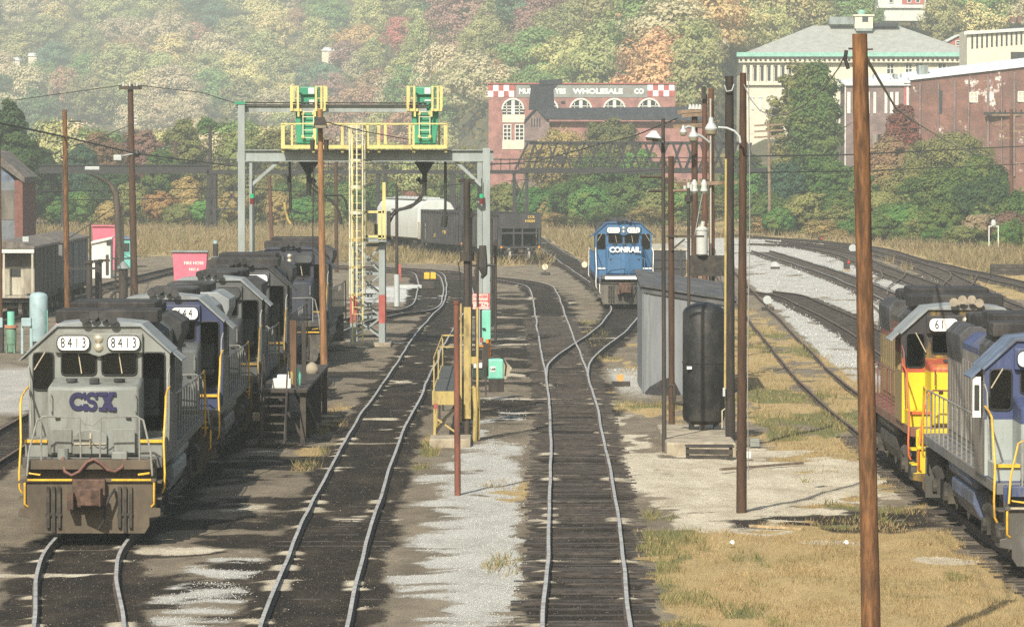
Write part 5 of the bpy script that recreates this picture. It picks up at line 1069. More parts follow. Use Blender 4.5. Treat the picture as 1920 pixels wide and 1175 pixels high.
wire('wire running up from the truss bridge to the crossarm poles', [PX(905,310,330), PX(1010,302,300), PX(1120,272,260), PX(1190,255,225), PX(1270,222,196)], .03)
wire('faint wire from the frame edge to the crossarm of the dark pole', [PX(30,188,300), PX(130,174,285), PX(232,160,262)], .025)
wire('faint wire from the dark pole crossarm to the gantry corner', [PX(258,160,262), PX(380,174,235), PX(448,196,204)], .022)
wire('thin wire from the dark pole down to the orange pole', [PX(248,233,262), PX(190,258,240), PX(126,278,222)], .02)
wire('short wire from the orange pole up to the iron pole', [PX(126,448,222), PX(170,420,235), PX(215,388,300)], .022)
wire('thin guy wire slanting to the ground past the blackened pole', [PX(1340,465,170), PX(1347,500,160), PX(1359,560,150)], .012)
wire('upper wire strung beneath the truss bridge', [PX(950,340,420), PX(1080,328,400), PX(1240,318,380)], .03, grp=HW)
# ------------------------------------------------------------------ left side: cars, tanks, huts, bollards
m_cabwood = M('weathered_cream_boards', (.36,.34,.27), .85, .2, 3, dirt=(.12,.10,.08), amt=.5, streak=5)
m_boxgrey = M('weathered_boxcar_steel', (.17,.185,.19), .75, .2, 2, dirt=(.09,.075,.06), amt=.45, streak=5)
m_boxdark = M('dark_weathered_boards', (.085,.08,.072), .85, .3, 3, dirt=(.17,.15,.12), amt=.35, streak=6)
m_roofrot = M('rotting_car_roof', (.13,.115,.10), .9, .35, 3, dirt=(.045,.04,.036), amt=.5)
m_paleblue = M('pale_blue_tank', (.26,.36,.38), .5, .1, 2, dirt=(.18,.25,.26), amt=.3)
m_pink = M('faded_pink_bin', (.50,.115,.17), .6, .1, 2, dirt=(.36,.10,.14), amt=.3)
m_pinkpost = M('salmon_bollard', (.56,.21,.18), .6, .1, 4)
m_hutwhite = M('white_hut_paint', (.52,.54,.50), .6, .08, 2, dirt=(.36,.36,.33), amt=.3, streak=3)
m_hutteal = M('mint_hut_paint', (.13,.42,.37), .55, .1, 2, dirt=(.09,.30,.27), amt=.3)
m_greendrum = M('green_drum', (.10,.19,.13), .6, .2, 4, dirt=(.05,.045,.035), amt=.4)
def freight(lab, x, y0, L_, mat_end, mat_side, roof, frame_end):
    t = thing('boxcar', lab, 'boxcar', (x, y0, 0), R(0.1), 'derelict cars beside the pavement')
    b = MB().box(-1.45, 1.45, .9 if frame_end else .0, L_, 1.05, 3.45).build('body', mat_side, t, bevel=.02)
    MB().prism([(-1.55,3.42),(1.55,3.42),(1.5,3.52),(.2,3.82),(-.2,3.82),(-1.5,3.52)], 'y', -.1, L_+.05).build('roof', roof, t)
    for s in (-1, 1):
        yy = 1.2
        while yy < L_: MB().box(s*1.45-.03, s*1.45+.03, yy, yy+.09, 1.05, 3.4).build('side_rib', mat_side, t); yy += 2.1
    MB().box(-1.4, 1.4, .1, L_-.1, .78, 1.05).build('underframe', m_underframe, t)
    if frame_end:
        MB().box(-1.42, 1.42, .86, .9, 1.1, 2.5).build('end_panel', mat_end, t)
        for xx in (-1.42, -.05, 1.36): MB().box(xx, xx+.10, .0, .09, 1.0, 3.3).build('end_post', m_cabwood, t)
        MB().box(-1.5, 1.5, -.05, .12, 3.2, 3.48).build('end_header', m_hutwhite, t); MB().box(-1.5, 1.5, -.1, .9, .98, 1.08).build('end_platform', m_cabwood, t)
        for xx in (-.9, .5): MB().box(xx-.25, xx+.25, .84, .88, 2.0, 2.4).build('end_window', m_inside, t)
    else:
        MB().box(1.45, 1.52, L_*.4, L_*.4+2.2, 1.1, 3.3).build('sliding_door', mat_end, t, bevel=.02)
    truck(t, 2.4); truck(t, L_-2.4)
    MB().box(.9,1.2,.3,.7,3.75,4.0).build('roof_vent', m_lampgrey, t) if frame_end else None
    return t
freight('derelict boxcar with open cream end frame by the pale blue tank', -25.1, 237, 13.6, m_cabwood, m_boxdark, m_roofrot, True)
freight('grey steel boxcar coupled behind the derelict cream ended one', -25.02, 251.6, 15.5, m_boxgrey, m_boxgrey, m_roofrot, False)
Yt = 199.
t = thing('storage_tank', 'pale blue upright tank on short legs beside the salmon bollards', 'tank', (PX(72,0,Yt).x, Yt, 0)); MB().lathe([(.2,.25),(.36,.32),(.38,.42),(.38,2.16),(.34,2.26),(.22,2.33),(.05,2.36)], (0,0,0), 28).build('shell', m_paleblue, t, smooth=40)
for x in (-.28, .28): MB().box(x-.05, x+.05, -.25, .25, -.1, .42).build('leg', m_paleblue, t)
MB().cyl((.36,-.1,.5),(.36,-.1,1.6),.035,n=8).build('sight_pipe', m_teal, t)
t = thing('control_cabinet', 'pale blue cabinet on two legs in front of the upright blue tank', 'cabinet', (PX(49,0,195).x, 195, 0)); MB().box(-.2,.2,-.1,.2,1.08,1.42).build('cabinet', m_paleblue, t, bevel=.02)
for x in (-.18, .18): MB().box(x-.045, x+.045, 0, .1, -.1, 1.1).build('leg', m_paleblue, t)
t = thing('pump_drum', 'green drum pump with mint cap and rust ring near the blue cabinet', 'pump', (PX(20,0,196).x, 196, 0)); MB().lathe([(.2,.0),(.2,.3),(.22,.32),(.22,.95),(.2,1.0)], (0,0,0), 18).build('drum', m_greendrum, t, smooth=40); MB().cyl((0,0,1.06),(0,0,1.65),.155,n=16).build('cap', m_teal, t, smooth=40); MB().cyl((0,0,.98),(0,0,1.1),.27,n=18).build('ring', M('rust_ring', (.36,.17,.10), .7, .2, 5), t, smooth=40)
for x in (-.17,.15): MB().box(x-.03,x+.03,-.2,-.14,-.1,.3).build('leg', m_greendrum, t)
t = thing('pump_cabinet', 'dark cabinet with pale front cut by the frame edge', 'cabinet', (PX(2,0,196).x, 196, 0)); MB().box(-.3,.08,-.1,.3,0,1.2).build('case', m_blackpost, t, bevel=.02); MB().box(-.2,.06,-.13,-.1,1.0,1.4).build('front', m_paleblue, t, bevel=.01)
for px, y1_, lab in ((108,628,'salmon bollard on the near side of the orange pole'),(139,614,'salmon bollard on the far side of the orange pole')):
    Yv = 72450/(y1_-290); a = PX(px, 0, Yv); o = MB().lathe([(.085,-.1),(.085,.92),(.07,.98),(.03,1.0)], (0,0,0), 14).build('bollard', m_pinkpost, smooth=40, loc=(a.x, Yv, 0)); tag(o, lab, 'bollard', 'salmon bollards by the orange pole')
def bin_(lab, px0, px1, ytop, ybase, mat, txt):
    Yv = 72450/(ybase-290); a, b = PX(px0,0,Yv).x, PX(px1,0,Yv).x; h = CAM_H - (ytop-HORIZ)*Yv/FPX; w_ = b-a
    t = thing('hose_shed', lab, 'hose shed', (a, Yv, 0), 0, 'pink hose sheds of the yard'); MB().prism([(.06*w_,-.05),(.94*w_,-.05),(w_,h*.97),(0,h)], 'y', 0, 1.5).build('body', mat, t, bevel=.01)
    MB().box(-.06, w_+.06, -.12, 1.6, h-.02, h+.06).build('roof', mat if ytop < 440 else m_gantd, t)
    if txt:
        text_obj('FIRE HOSE', .26*w_/2.1, m_signwhite, t, (w_*.62, -.012, h*.64), bold=.006); text_obj('NO 4', .24*w_/2.1, m_signwhite, t, (w_*.62, -.012, h*.44), bold=.006)
    return t
bin_('pink hose shed with white lettering behind the sooty diesels', 323, 388, 472, 531, m_pink, True)
bin_('pink hose shed peeping over the white hut', 173, 217, 424, 505, m_pink, False)
Yh = 315.; t = thing('hut', 'narrow white hut beside the mint green one', 'hut', (PX(172,0,Yh).x, Yh, 0)); w_ = PX(207,0,Yh).x-PX(172,0,Yh).x
MB().prism([(0,-.1),(w_,-.1),(w_,2.5),(0,2.2)], 'y', 0, 2).build('wall', m_hutwhite, t); MB().add([(-.1,-.15,2.2),(w_+.1,-.15,2.52),(w_+.1,2.1,2.6),(-.1,2.1,2.3),(-.1,-.15,2.28),(w_+.1,-.15,2.6),(w_+.1,2.1,2.68),(-.1,2.1,2.38)],[(0,3,2,1),(4,5,6,7),(0,1,5,4),(1,2,6,5),(2,3,7,6),(3,0,4,7)]).build('roof', m_hutwhite, t); MB().box(w_-.25,w_+.15,-.1,.0,2.15,2.4).build('lamp', m_blackpost, t)
Yh = 345.; t = thing('hut', 'mint green hut with dark window and blue grey roof', 'hut', (PX(204,0,Yh).x, Yh, 0)); w_ = PX(246,0,Yh).x-PX(204,0,Yh).x
hb = MB().box(0,w_,0,2.4,-.1,2.0).build('wall', m_hutteal, t); MB().prism([(-.08,1.98),(w_+.08,1.98),(w_+.08,2.08),(w_*.5,2.2),(-.08,2.3)], 'y', -.12, 2.5).build('roof', m_blueroof, t); MB().box(w_*.45,w_*.92,-.03,.02,1.05,1.7).build('window', m_inside, t); MB().box(w_*.43,w_*.94,-.05,-.03,.98,1.06).build('sill', m_hutteal, t)
Yc = 232.
for px, w2, lab, arm in ((167,.15,'narrower black water column with short arm left of its twin',0),(181,.17,'taller black water column with hanging spout box',1)):
    t = thing('water_column', lab, 'water column', (PX(px,0,Yc).x, Yc+arm, 0), 0, 'twin black water columns'); MB().cyl((0,0,-.1),(0,0,2.9),w2,n=14).build('column', m_blackpost, t, smooth=40); MB().cyl((0,0,2.8),(0,0,2.95),w2+.06,n=14).build('flange', m_blackpost, t)
    if arm: MB().box(0,.55,-.08,.08,2.86,2.98).build('arm', m_blackpost, t); MB().box(.36,.50,-.1,.1,2.2,3.2).build('spout', m_blackpost, t, bevel=.02)
    else: MB().box(-1.2,.1,-.05,.05,2.5,2.6).build('arm', m_blackpost, t)
t = thing('water_column', 'black water column with conical cap between thin posts', 'water column', (PX(231,0,255).x, 255, 0)); MB().cyl((0,0,-.1),(0,0,2.0),.24,n=14).build('column', m_blackpost, t, smooth=40); MB().lathe([(.34,2.0),(.32,2.1),(.1,2.35),(.06,2.4)], (0,0,0), 16).build('cap', m_gantd, t, smooth=40); MB().cyl((0,0,2.3),(0,0,4.6),.05,n=8).build('vent_pipe', m_blackpost, t); MB().box(-.6,.6,-.05,.05,2.5,2.58).build('cross_bar', m_blackpost, t)
for x in (-.42,.42): MB().cyl((x,0,-.1),(x,0,2.5),.05,n=8).build('post', m_blackpost, t)
t = thing('wheel_rack', 'rusty curved pipe bends standing by the water columns', 'pipe', (PX(205,0,250).x, 250, 0))
for dx in (0,.55): MB().tube([(dx-.45,0,0),(dx-.45,0,.7),(dx-.25,0,.95),(dx,0,.95)], .08, 8).build('bend', m_blackpost, t, smooth=60)
t = thing('hydrant_pump', 'grey green pump with blue cap beside the pink hose shed', 'pump', (PX(404,0,305).x, 305, 0)); MB().cyl((0,0,.0),(0,0,1.6),.24,n=14).build('body', m_gantd, t, smooth=40); MB().cyl((0,0,1.5),(0,0,2.4),.17,n=12).build('riser', m_blackpost, t, smooth=40); MB().cyl((0,0,2.4),(0,0,2.6),.14,n=12).build('cap', m_paleblue, t, smooth=40); MB().box(-.5,-.22,-.1,.1,.6,1.3).build('side_box', m_blackpost, t, bevel=.02); MB().tube([(.2,0,1.4),(.5,0,1.5),(.55,0,1.2)], .05, 6).build('handle', m_gantd, t)
# building corner at the far left
Yb = 330.; t = thing('warehouse', 'grey warehouse corner with red brick pier at the frame edge', 'building', (PX(-220,0,Yb).x, Yb, 0)); w_ = PX(43,0,Yb).x - PX(-220,0,Yb).x; hz_ = 8.05+(290-305)*Yb/FPX
m_brickpier = M('red_brick_pier', (.15,.062,.05), .85, .2, 5, dirt=(.10,.06,.05), amt=.3); m_bluegrey = M('blue_grey_panel', (.12,.135,.15), .7, .15, 2, dirt=(.075,.08,.085), amt=.4)
MB().box(0,w_-.55,0,9,-.1,6.2).build('wall', m_bluegrey, t); MB().box(w_-.55,w_,-.12,9,-.1,6.3).build('pier', m_brickpier, t); MB().box(w_*.5,w_-.6,-.04,0,3.6,5.6).build('dark_panel', m_boxdark, t)
MB().prism([(-1,9.2),(w_*.5,9.0),(w_*.82,8.2),(w_+.15,6.5),(w_+.15,6.1),(w_*.8,7.6),(w_*.5,8.5),(-1,8.7)], 'y', -.3, 9.2).build('roof', m_roofrot, t); MB().prism([(0,6.0),(w_-.3,6.0),(w_*.8,7.7),(w_*.5,8.6),(0,8.9)], 'y', .05, 9).build('gable', m_blueroof, t)
# switch stands, dwarf signals and small things by the tracks
m_white = m_signwhite
def target(lab, px, py, zc, Yv, r, mat, grp):
    a = PX(px, py, Yv); t = thing('switch_stand', lab, 'switch stand', (a.x, Yv, 0), 0, grp)
    MB().cyl((0,-.02,a.z),(0,.02,a.z), r, n=20).build('target', mat, t); MB().cyl((0,.03,0),(0,.03,a.z),.025,n=6).build('stem', m_blackpost, t); MB().box(-.3,.35,-.1,.15,-.08,.12).build('base', m_blackpost, t, bevel=.02); return t
G1 = 'white disc switch stands on the ballast'
target('white disc switch stand on ballast next to the grass edge', 1439, 562, .5, 250, .22, m_lampgrey, G1)
target('white disc switch stand between the second and third ballasted track', 1453, 497, .5, 340, .26, m_lampgrey, G1)
target('grey disc switch stand hidden half behind the thick orange pole', 1599, 465, .5, 395, .32, m_lampgrey, G1)
t = target('orange round target switch stand by the shed corner', 1163, 708, .5, 168, .13, M('faded_orange_target', (.52,.27,.08), .6, .15, 6), None)
for px, py, lab in ((1022,500,'small pale target switch stand beside the hopper track'),(1096,496,'low pale switch stand left of the blue numbered diesel')): target(lab, px, py, .4, 72450/(py+14-290), .2, M('cream_target', (.55,.50,.36), .6, .1, 6), 'low switch stands near the hoppers')
t = thing('switch_stand', 'yellow topped switch machine on the pale concrete apron', 'switch stand', (PX(806,0,290).x, 290, 0)); MB().box(-.35,-.02,-.1,.1,.55,.95).build('target', m_yellow, t, bevel=.02); MB().box(.04,.36,-.1,.1,.55,.95).build('target', m_yellow, t, bevel=.02); MB().box(-.5,.3,-.2,.3,-.05,.4).build('base', m_blackpost, t, bevel=.03); MB().box(-1.9,-.5,-.1,.1,0,.2).build('rod', m_lampgrey, t)
for px, py, lab in ((1538,450,'dwarf signal with red lamp at the back of the main line'),(1588,498,'dwarf signal with red lamp on the ballast before the orange pole')):
    Yv = 72450/(py+9-290); t = thing('dwarf_signal', lab, 'signal', (PX(px,0,Yv).x, Yv, 0), 0, 'dwarf signals of the main line'); MB().box(-.22,.22,-.1,.2,-.05,.75).build('case', m_blackpost, t, bevel=.03); MB().cyl((.12,-.14,.58),(.12,-.1,.58),.09,n=12).build('red_lens', M('red_signal_lens', (.5,.02,.02), .3, .1, 5), t); MB().box(-.3,.3,-.15,.25,-.08,.1).build('base', m_concrete, t)
Yv = 415.; t = thing('relay_stand', 'white round relay box on a little frame by the far bank', 'relay box', (PX(1863,0,Yv).x, Yv, 1.6)); MB().lathe([(.22,.3),(.24,.6),(.16,.8),(.05,.84)], (0,0,0), 14).build('box', m_lampgrey, t, smooth=40); MB().box(-.45,.45,-.05,.05,.22,.3).build('shelf', m_white, t)
for x in (-.4,.4): MB().box(x-.04,x+.04,-.04,.04,-1.6,.3).build('leg', m_white, t)
o = MB(); 
for k, (px, py) in enumerate(((1868,520),(1872,506),(1880,512))): pass
t = thing('timber_stack', 'stacked black sleepers beside the outermost track', 'timber', (PX(1895,0,322).x, 322, 0))
for k in range(3):
    for j in range(3): MB().box(-1.3,1.3,.28*j,.28*j+.24,.24*k,.24*k+.22).build('sleeper', m_darkwood, t)

# closure rails of the turnouts in the ballasted main line
for i, pts in enumerate((((1664,552),(1668,538),(1684,527),(1697,517),(1696,508)),((1640,528),(1655,520),(1650,508)),((1770,533),(1783,520),(1779,511),(1760,503)),((1815,546),(1826,530),(1832,518)),((1646,620),(1650,590),(1638,575)))):
    P_ = smooth_line([tuple(GR(a, b)[:2]) for a, b in pts], 1.5); mb = MB().tube([(p[0], p[1], .06) for p in P_], .05, 6)
    tag(mb.build('closure_rail', m_railrust), ['bent turnout rail beside the thick orange pole and yellow diesel roof','short bent turnout rail half hidden by the thick orange pole','bent turnout rail in the pale ballast of the outer tracks','bent turnout rail crossing toward the outermost track','bent rail at the inner ballasted track just past the thick pole'][i], 'rail', 'turnout rails of the main line')
# ------------------------------------------------------------------ hopper cars
m_hop = M('coal_black_hopper', (.034,.034,.037), .75, .25, 2, dirt=(.075,.07,.066), amt=.3, streak=4)
m_hopw = M('white_hopper_paint', (.47,.50,.48), .6, .06, 1.5, dirt=(.45,.45,.41), amt=.3, streak=3)
m_ochre = M('ochre_lettering', (.55,.38,.10), .6, .1, 5)
m_woodcar = M('dark_void', (.012,.012,.012), .9, .2, 3)
def hopper(lab, p_near, p_far, mat, h, cyl=False, txt=(), end_txt=True):
    """p_near: ground point of the end that faces the camera; p_far: other end"""
    a, b = Vector(p_near), Vector(p_far); d = b-a; L_ = d.length; rz = math.atan2(-d.x, d.y)
    t = thing('hopper_car', lab, 'hopper car', (a.x, a.y, 0), rz, None if cyl else 'black coal hoppers'); w2 = 1.52
    e = .06 if cyl else .08
    if cyl:
        sec = [(-w2,1.25),(w2,1.25),(w2+.05,2.2),(w2,h-.75),(w2*.8,h-.25),(w2*.45,h),(-w2*.45,h),(-w2*.8,h-.25),(-w2,h-.75),(-w2-.05,2.2)]
        n = len(sec); vs = []; ends = [1.7, .25, L_-.25, L_-1.7]
        body = MB(); body.prism(sec, 'y', .15, L_-.15); body.build('body', mat, t, smooth=35, bevel=.06)
        MB().box(-.9,.9,.4,L_-.4,h+.02,h+.10).build('running_board', m_lampgrey, t); 
        for k in range(9): MB().box(-.5,.5,1+k*(L_-2)/9,1.6+k*(L_-2)/9,h+.1,h+.22).build('hatch', m_lampgrey, t)
        MB().box(-w2-.02,w2+.02,.0,.16,1.2,2.6).build('end_frame', m_cabwood, t)
        for x in (-.9,.5): MB().box(x-.3,x+.3,-.02,.12,2.5,3.6).build('end_window', m_woodcar, t)
        MB().box(w2+.0,w2+.05,.3,1.6,1.9,3.6).build('side_opening', m_woodcar, t)
    else:
        # open-top hopper: corrugated sides, sloping end sheets behind an end frame
        for s in (-1, 1):
            x0, x1 = sorted((s*w2, s*(w2-e))); MB().box(x0, x1, 1.4, L_-1.4, 1.15, h).build('side_sheet', mat, t)
            for yy0, yy1 in ((.0,1.4),(L_-1.4,L_)): MB().box(x0, x1, yy0, yy1, h-1.0, h).build('side_sheet', mat, t)
            yy = .05
            while yy < L_: 
                q = sorted((s*w2, s*(w2+.14))); MB().box(q[0], q[1], yy, yy+.13, 1.1, h-.1).build('side_stake', mat, t); yy += .92
            q = sorted((s*(w2-.02), s*(w2+.12))); MB().box(q[0], q[1], -.05, L_+.05, h-.12, h+.03).build('top_chord', mat, t)
            MB().box(q[0], q[1], -.02, L_+.02, .98, 1.18).build('side_sill', mat, t)
        for f in (0, 1):
            yo = 0 if f == 0 else L_; g = 1 if f == 0 else -1
            MB().add([(-w2,yo+g*.05,h),(w2,yo+g*.05,h),(w2,yo+g*2.6,1.3),(-w2,yo+g*2.6,1.3),(-w2,yo+g*.15,h),(w2,yo+g*.15,h),(w2,yo+g*2.7,1.3),(-w2,yo+g*2.7,1.3)], [(0,1,2,3),(7,6,5,4),(0,4,5,1),(1,5,6,2),(2,6,7,3),(3,7,4,0)]).build('slope_sheet', m_woodcar, t)
            MB().box(-w2-.1, w2+.1, yo-.06, yo+.06, h-1.1, h).build('end_sheet', mat, t)
            for x in (-w2, -.55, .12, w2-.1): MB().box(x, x+.11, yo-.07, yo+.05, 1.05, h-.9).build('end_post', mat, t)
            for z in (1.02, 2.1): MB().box(-w2, w2, yo-.06, yo+.05, z, z+.13).build('end_beam', mat, t)
        MB().box(-w2+.1, w2-.1, 2.6, L_-2.6, h-.9, h-.8).build('coal_load', m_black, t)
        for yy in (L_*.30, L_*.5, L_*.70): MB().add([(-1.2,yy-.75,1.2),(1.2,yy-.75,1.2),(1.2,yy+.75,1.2),(-1.2,yy+.75,1.2),(-.8,yy-.25,.4),(.8,yy-.25,.4),(.8,yy+.25,.4),(-.8,yy+.25,.4)],[(0,1,2,3),(7,6,5,4),(0,4,5,1),(1,5,6,2),(2,6,7,3),(3,7,4,0)]).build('discharge_chute', mat, t)
        for s in (-1,1): MB().cyl((s*1.45,-.1,1.1),(s*1.45,-.02,1.1),.09,n=10).build('end_lamp', m_orange, t)
        if end_txt:
            text_obj('CCR', .26, m_ochre, t, (.85,-.075,h-.25), bold=.006); text_obj('918204', .26, m_ochre, t, (.75,-.075,h-.55), bold=.006)
    MB().box(-.2,.2,.1,L_-.1,.85,1.15).build('centre_sill', m_underframe, t); MB().box(-.13,.13,-.5,.2,.7,.95).build('coupler', m_couplerrust, t)
    truck(t, 2.0); truck(t, L_-2.0)
    for tx, sz, yy, zz in txt: text_obj(tx, sz, m_ochre if not cyl else m_csxblue, t, (-w2-.10, yy, zz), rot=(R(90),0,R(-90)), bold=.008)
    return t
LH = LINES['hopper']; sH = np.concatenate([[0], np.cumsum(np.linalg.norm(np.diff(LH, axis=0), axis=1))])
def onH(px):
    i = int(np.argmin(np.abs(LH[:,0]*FPX/LH[:,1] + 960 - px))); return i
def alongH(i, dist): 
    s = sH[i] + dist; return Vector((np.interp(s, sH, LH[:,0]), np.interp(s, sH, LH[:,1]), 0))
i0 = onH(975)
pA = alongH(i0, 0); pB = alongH(i0, 13.6); pC = alongH(i0, 14.6); pD = alongH(i0, 28.6); pE = alongH(i0, 30.0); pF = alongH(i0, 46)
hopper('front black coal hopper with ochre lettering on its end', pA, pB, m_hop, 3.6, txt=())
hopper('second black coal hopper, coupled between the front one and the white car', pC, pD, m_hop, 3.6, txt=(('C&O',.5,5.5,2.5),('918204',.4,5.5,1.9),('L X',.4,9,1.6)), end_txt=False)
hopper('white covered hopper car behind the black coal hoppers', pE, pF, m_hopw, 4.35, cyl=True)
# freight cars standing beyond the blue numbered diesel
t = thing('flat_car', 'rusty dark gondola car standing behind the shed and pole cluster', 'gondola', (7.6, 276, 0), R(-1)); MB().box(-1.2,2.4,0,14,1.1,2.6).build('side', m_hop, t, bevel=.02); MB().box(-1.25,2.45,-.05,14.05,2.55,2.68).build('top_chord', m_cabwood, t); MB().box(-1.1,2.3,.2,13.8,.8,1.1).build('underframe', m_underframe, t)
for k in range(4): MB().box(-1.1+k*1.05,-1.0+k*1.05,-.06,0,1.1,2.6).build('end_rib', m_hop, t)
for z in (1.5,2.0): MB().box(-1.2,2.4,-.05,0,z,z+.12).build('end_rib', m_hop, t)
MB().cyl((.6,-.3,1.0),(.6,0,1.0),.25,n=10).build('coupler', m_couplerrust, t); truck(t, 2.2); truck(t, 11.8)
# ------------------------------------------------------------------ bridge across the yard
YBR = 517.; u = YBR/FPX; X_ = lambda px: (px-960)*u; Zb = lambda py: CAM_H-(py-HORIZ)*u
m_bridge = M('dark_bridge_iron', (.013,.012,.014), .7, .25, 2, dirt=(.03,.026,.024), amt=.3)
br = thing('bridge', 'dark iron bridge with girder and truss spans crossing the whole yard', 'bridge', (X_(600), YBR, 0)); ox = X_(600)
def B(mb, name, mat=None): mb.xform(Matrix.Translation((-ox, -YBR, 0))); return mb.build(name, mat or m_bridge, br)
gird = B(MB().box(X_(-200), X_(392), YBR, YBR+.5, Zb(325), Zb(309)), 'girder'); B(MB().box(X_(-200), X_(392), YBR-.15, YBR+.6, Zb(310.5), Zb(308.5)), 'girder_flange'); B(MB().box(X_(-200), X_(392), YBR+2.6, YBR+3.0, Zb(325), Zb(309)), 'girder')
B(MB().box(X_(388), X_(990), YBR, YBR+3, Zb(326), Zb(319)), 'deck'); B(MB().box(X_(975), X_(1500), YBR-.1, YBR+3.2, Zb(325), Zb(315)), 'truss_floor')
for y in (299, 307): B(MB().box(X_(390), X_(985), YBR, YBR+.1, Zb(y+1.2), Zb(y-1.2)), 'railing')
x = 395
while x < 985: B(MB().box(X_(x)-.05, X_(x)+.05, YBR, YBR+.1, Zb(320), Zb(297)), 'railing_post'); x += 17
for yo in (0, 2.9):
    B(MB().box(X_(992), X_(1400), YBR+yo, YBR+yo+.25, Zb(271.5), Zb(265.5)), 'top_chord')
    n = 0; x = 1000.
    while x < 1395:
        B(MB().bar((X_(x),YBR+yo+.1,Zb(318)),(X_(x+19),YBR+yo+.1,Zb(268)),.20), 'diagonal'); B(MB().bar((X_(x+19),YBR+yo+.1,Zb(318)),(X_(x+2),YBR+yo+.1,Zb(268)),.15), 'diagonal'); x += 26
    for a, b in (((966,318),(990,268)),((988,318),(1003,268)),((1400,268),(1420,318))): B(MB().bar((X_(a[0]),YBR+yo+.1,Zb(a[1])),(X_(b[0]),YBR+yo+.1,Zb(b[1])),.24), 'end_post')
    for y in (296, 304): B(MB().box(X_(985), X_(1400), YBR+yo, YBR+yo+.08, Zb(y+1.1), Zb(y-1.1)), 'truss_railing')
B(MB().box(X_(984), X_(1008), YBR-.1, YBR+3.2, Zb(267), Zb(264)), 'portal'); B(MB().cyl((X_(1051),YBR-.3,Zb(300)),(X_(1051),YBR-.05,Zb(300)), .52, n=8), 'round_sign')
for px, w_, top in ((388,.35,325),(402,.35,325),(964,.35,324),(988,.35,324),(708,.4,326),(722,.4,326),(850,.45,326),(118,.5,325),(845,.3,326),(866,.3,326),(835,.3,326)):
    gl_ = px
    B(MB().bar((X_(px),YBR+.3,-.2),(X_(px+(3 if px<400 else 0)),YBR+.3,Zb(top)),w_,w_), 'pier_leg'); B(MB().bar((X_(px),YBR+2.7,-.2),(X_(px),YBR+2.7,Zb(top)),w_,w_), 'pier_leg')
for a, b in (((388,428),(404,330)),((404,428),(388,330)),((404,420),(455,330)),((404,330),(455,392)),((404,392),(455,392)),((964,400),(988,330)),((964,330),(988,400)),((708,400),(722,330)),((848,330),(858,398)),((868,330),(856,398))): B(MB().bar((X_(a[0]),YBR+.3,Zb(a[1])),(X_(b[0]),YBR+.3,Zb(b[1])),.16), 'pier_brace')
# ------------------------------------------------------------------ buildings beyond
def brick_mat(name, c1, c2, mortar, scale=4., dirt=None, amt=.3, peel=None):
    m = M(name, c1, .9, .25, .8, dirt=dirt or dk(c1,.5), amt=amt, dscale=.35); nt = m.node_tree; b = nt.nodes['Principled BSDF']
    tc = _n(nt, 'ShaderNodeTexCoord'); mp = _n(nt, 'ShaderNodeMapping'); nt.links.new(tc.outputs['Object'], mp.inputs[0]); mp.inputs['Rotation'].default_value = (R(90),0,0)
    bk = _n(nt, 'ShaderNodeTexBrick'); bk.inputs['Scale'].default_value = scale; nt.links.new(mp.outputs[0], bk.inputs['Vector'])
    bk.inputs['Color1'].default_value = (.8,.8,.8,1); bk.inputs['Color2'].default_value = (1.1,1.1,1.1,1); bk.inputs['Mortar'].default_value = (1.25,1.25,1.25,1)
    src = b.inputs['Base Color'].links[0].from_socket; c = mixc(nt, 1., src, bk.outputs[0], 'MULTIPLY')
    if peel:
        nz = noise(nt, tc.outputs['Object'], .33, 8, .72); c = mixc(nt, ramp(nt, nz, .59, .64), c, peel)
    nt.links.new(c, b.inputs['Base Color']); return m
m_brick = brick_mat('sooty_pink_brick', (.27,.135,.12), None, None, dirt=(.14,.085,.08))
m_brickred = brick_mat('peeling_red_brick', (.165,.082,.065), None, None, dirt=(.105,.065,.055), amt=.6, peel=(.60,.58,.54))
m_brickgrey = brick_mat('grey_brown_brick', (.17,.125,.12), None, None, dirt=(.10,.08,.08))
m_paintband = M('grey_paint_band', (.21,.23,.215), .9, .12, .6, dirt=(.20,.13,.115), amt=.3, dscale=.5)
m_checker = M('white_checker_paint', (.74,.73,.72), .8, .08, 2, dirt=(.45,.36,.34), amt=.25)
m_reddish = M('red_checker_paint', (.34,.10,.09), .85, .15, 2)
m_slate = M('blue_black_slate', (.016,.020,.028), .75, .3, 1.5, dirt=(.045,.05,.06), amt=.35)
m_stone = M('cream_stone', (.58,.54,.43), .85, .08, 1, dirt=(.42,.38,.29), amt=.35)
m_greyroof = M('pale_grey_slate_roof', (.27,.28,.26), .8, .12, 1, dirt=(.25,.27,.24), amt=.4)
m_copper = M('green_copper_gutter', (.22,.44,.36), .7, .15, 2)
m_darkwin = M('dark_window_pane', (.030,.038,.045), .25, .3, 2)
m_framew = M('white_window_frame', (.58,.58,.52), .7, .08, 3)
m_silver = M('silvered_flat_roof', (.56,.60,.64), .6, .15, 1.5, dirt=(.34,.36,.38), amt=.4)
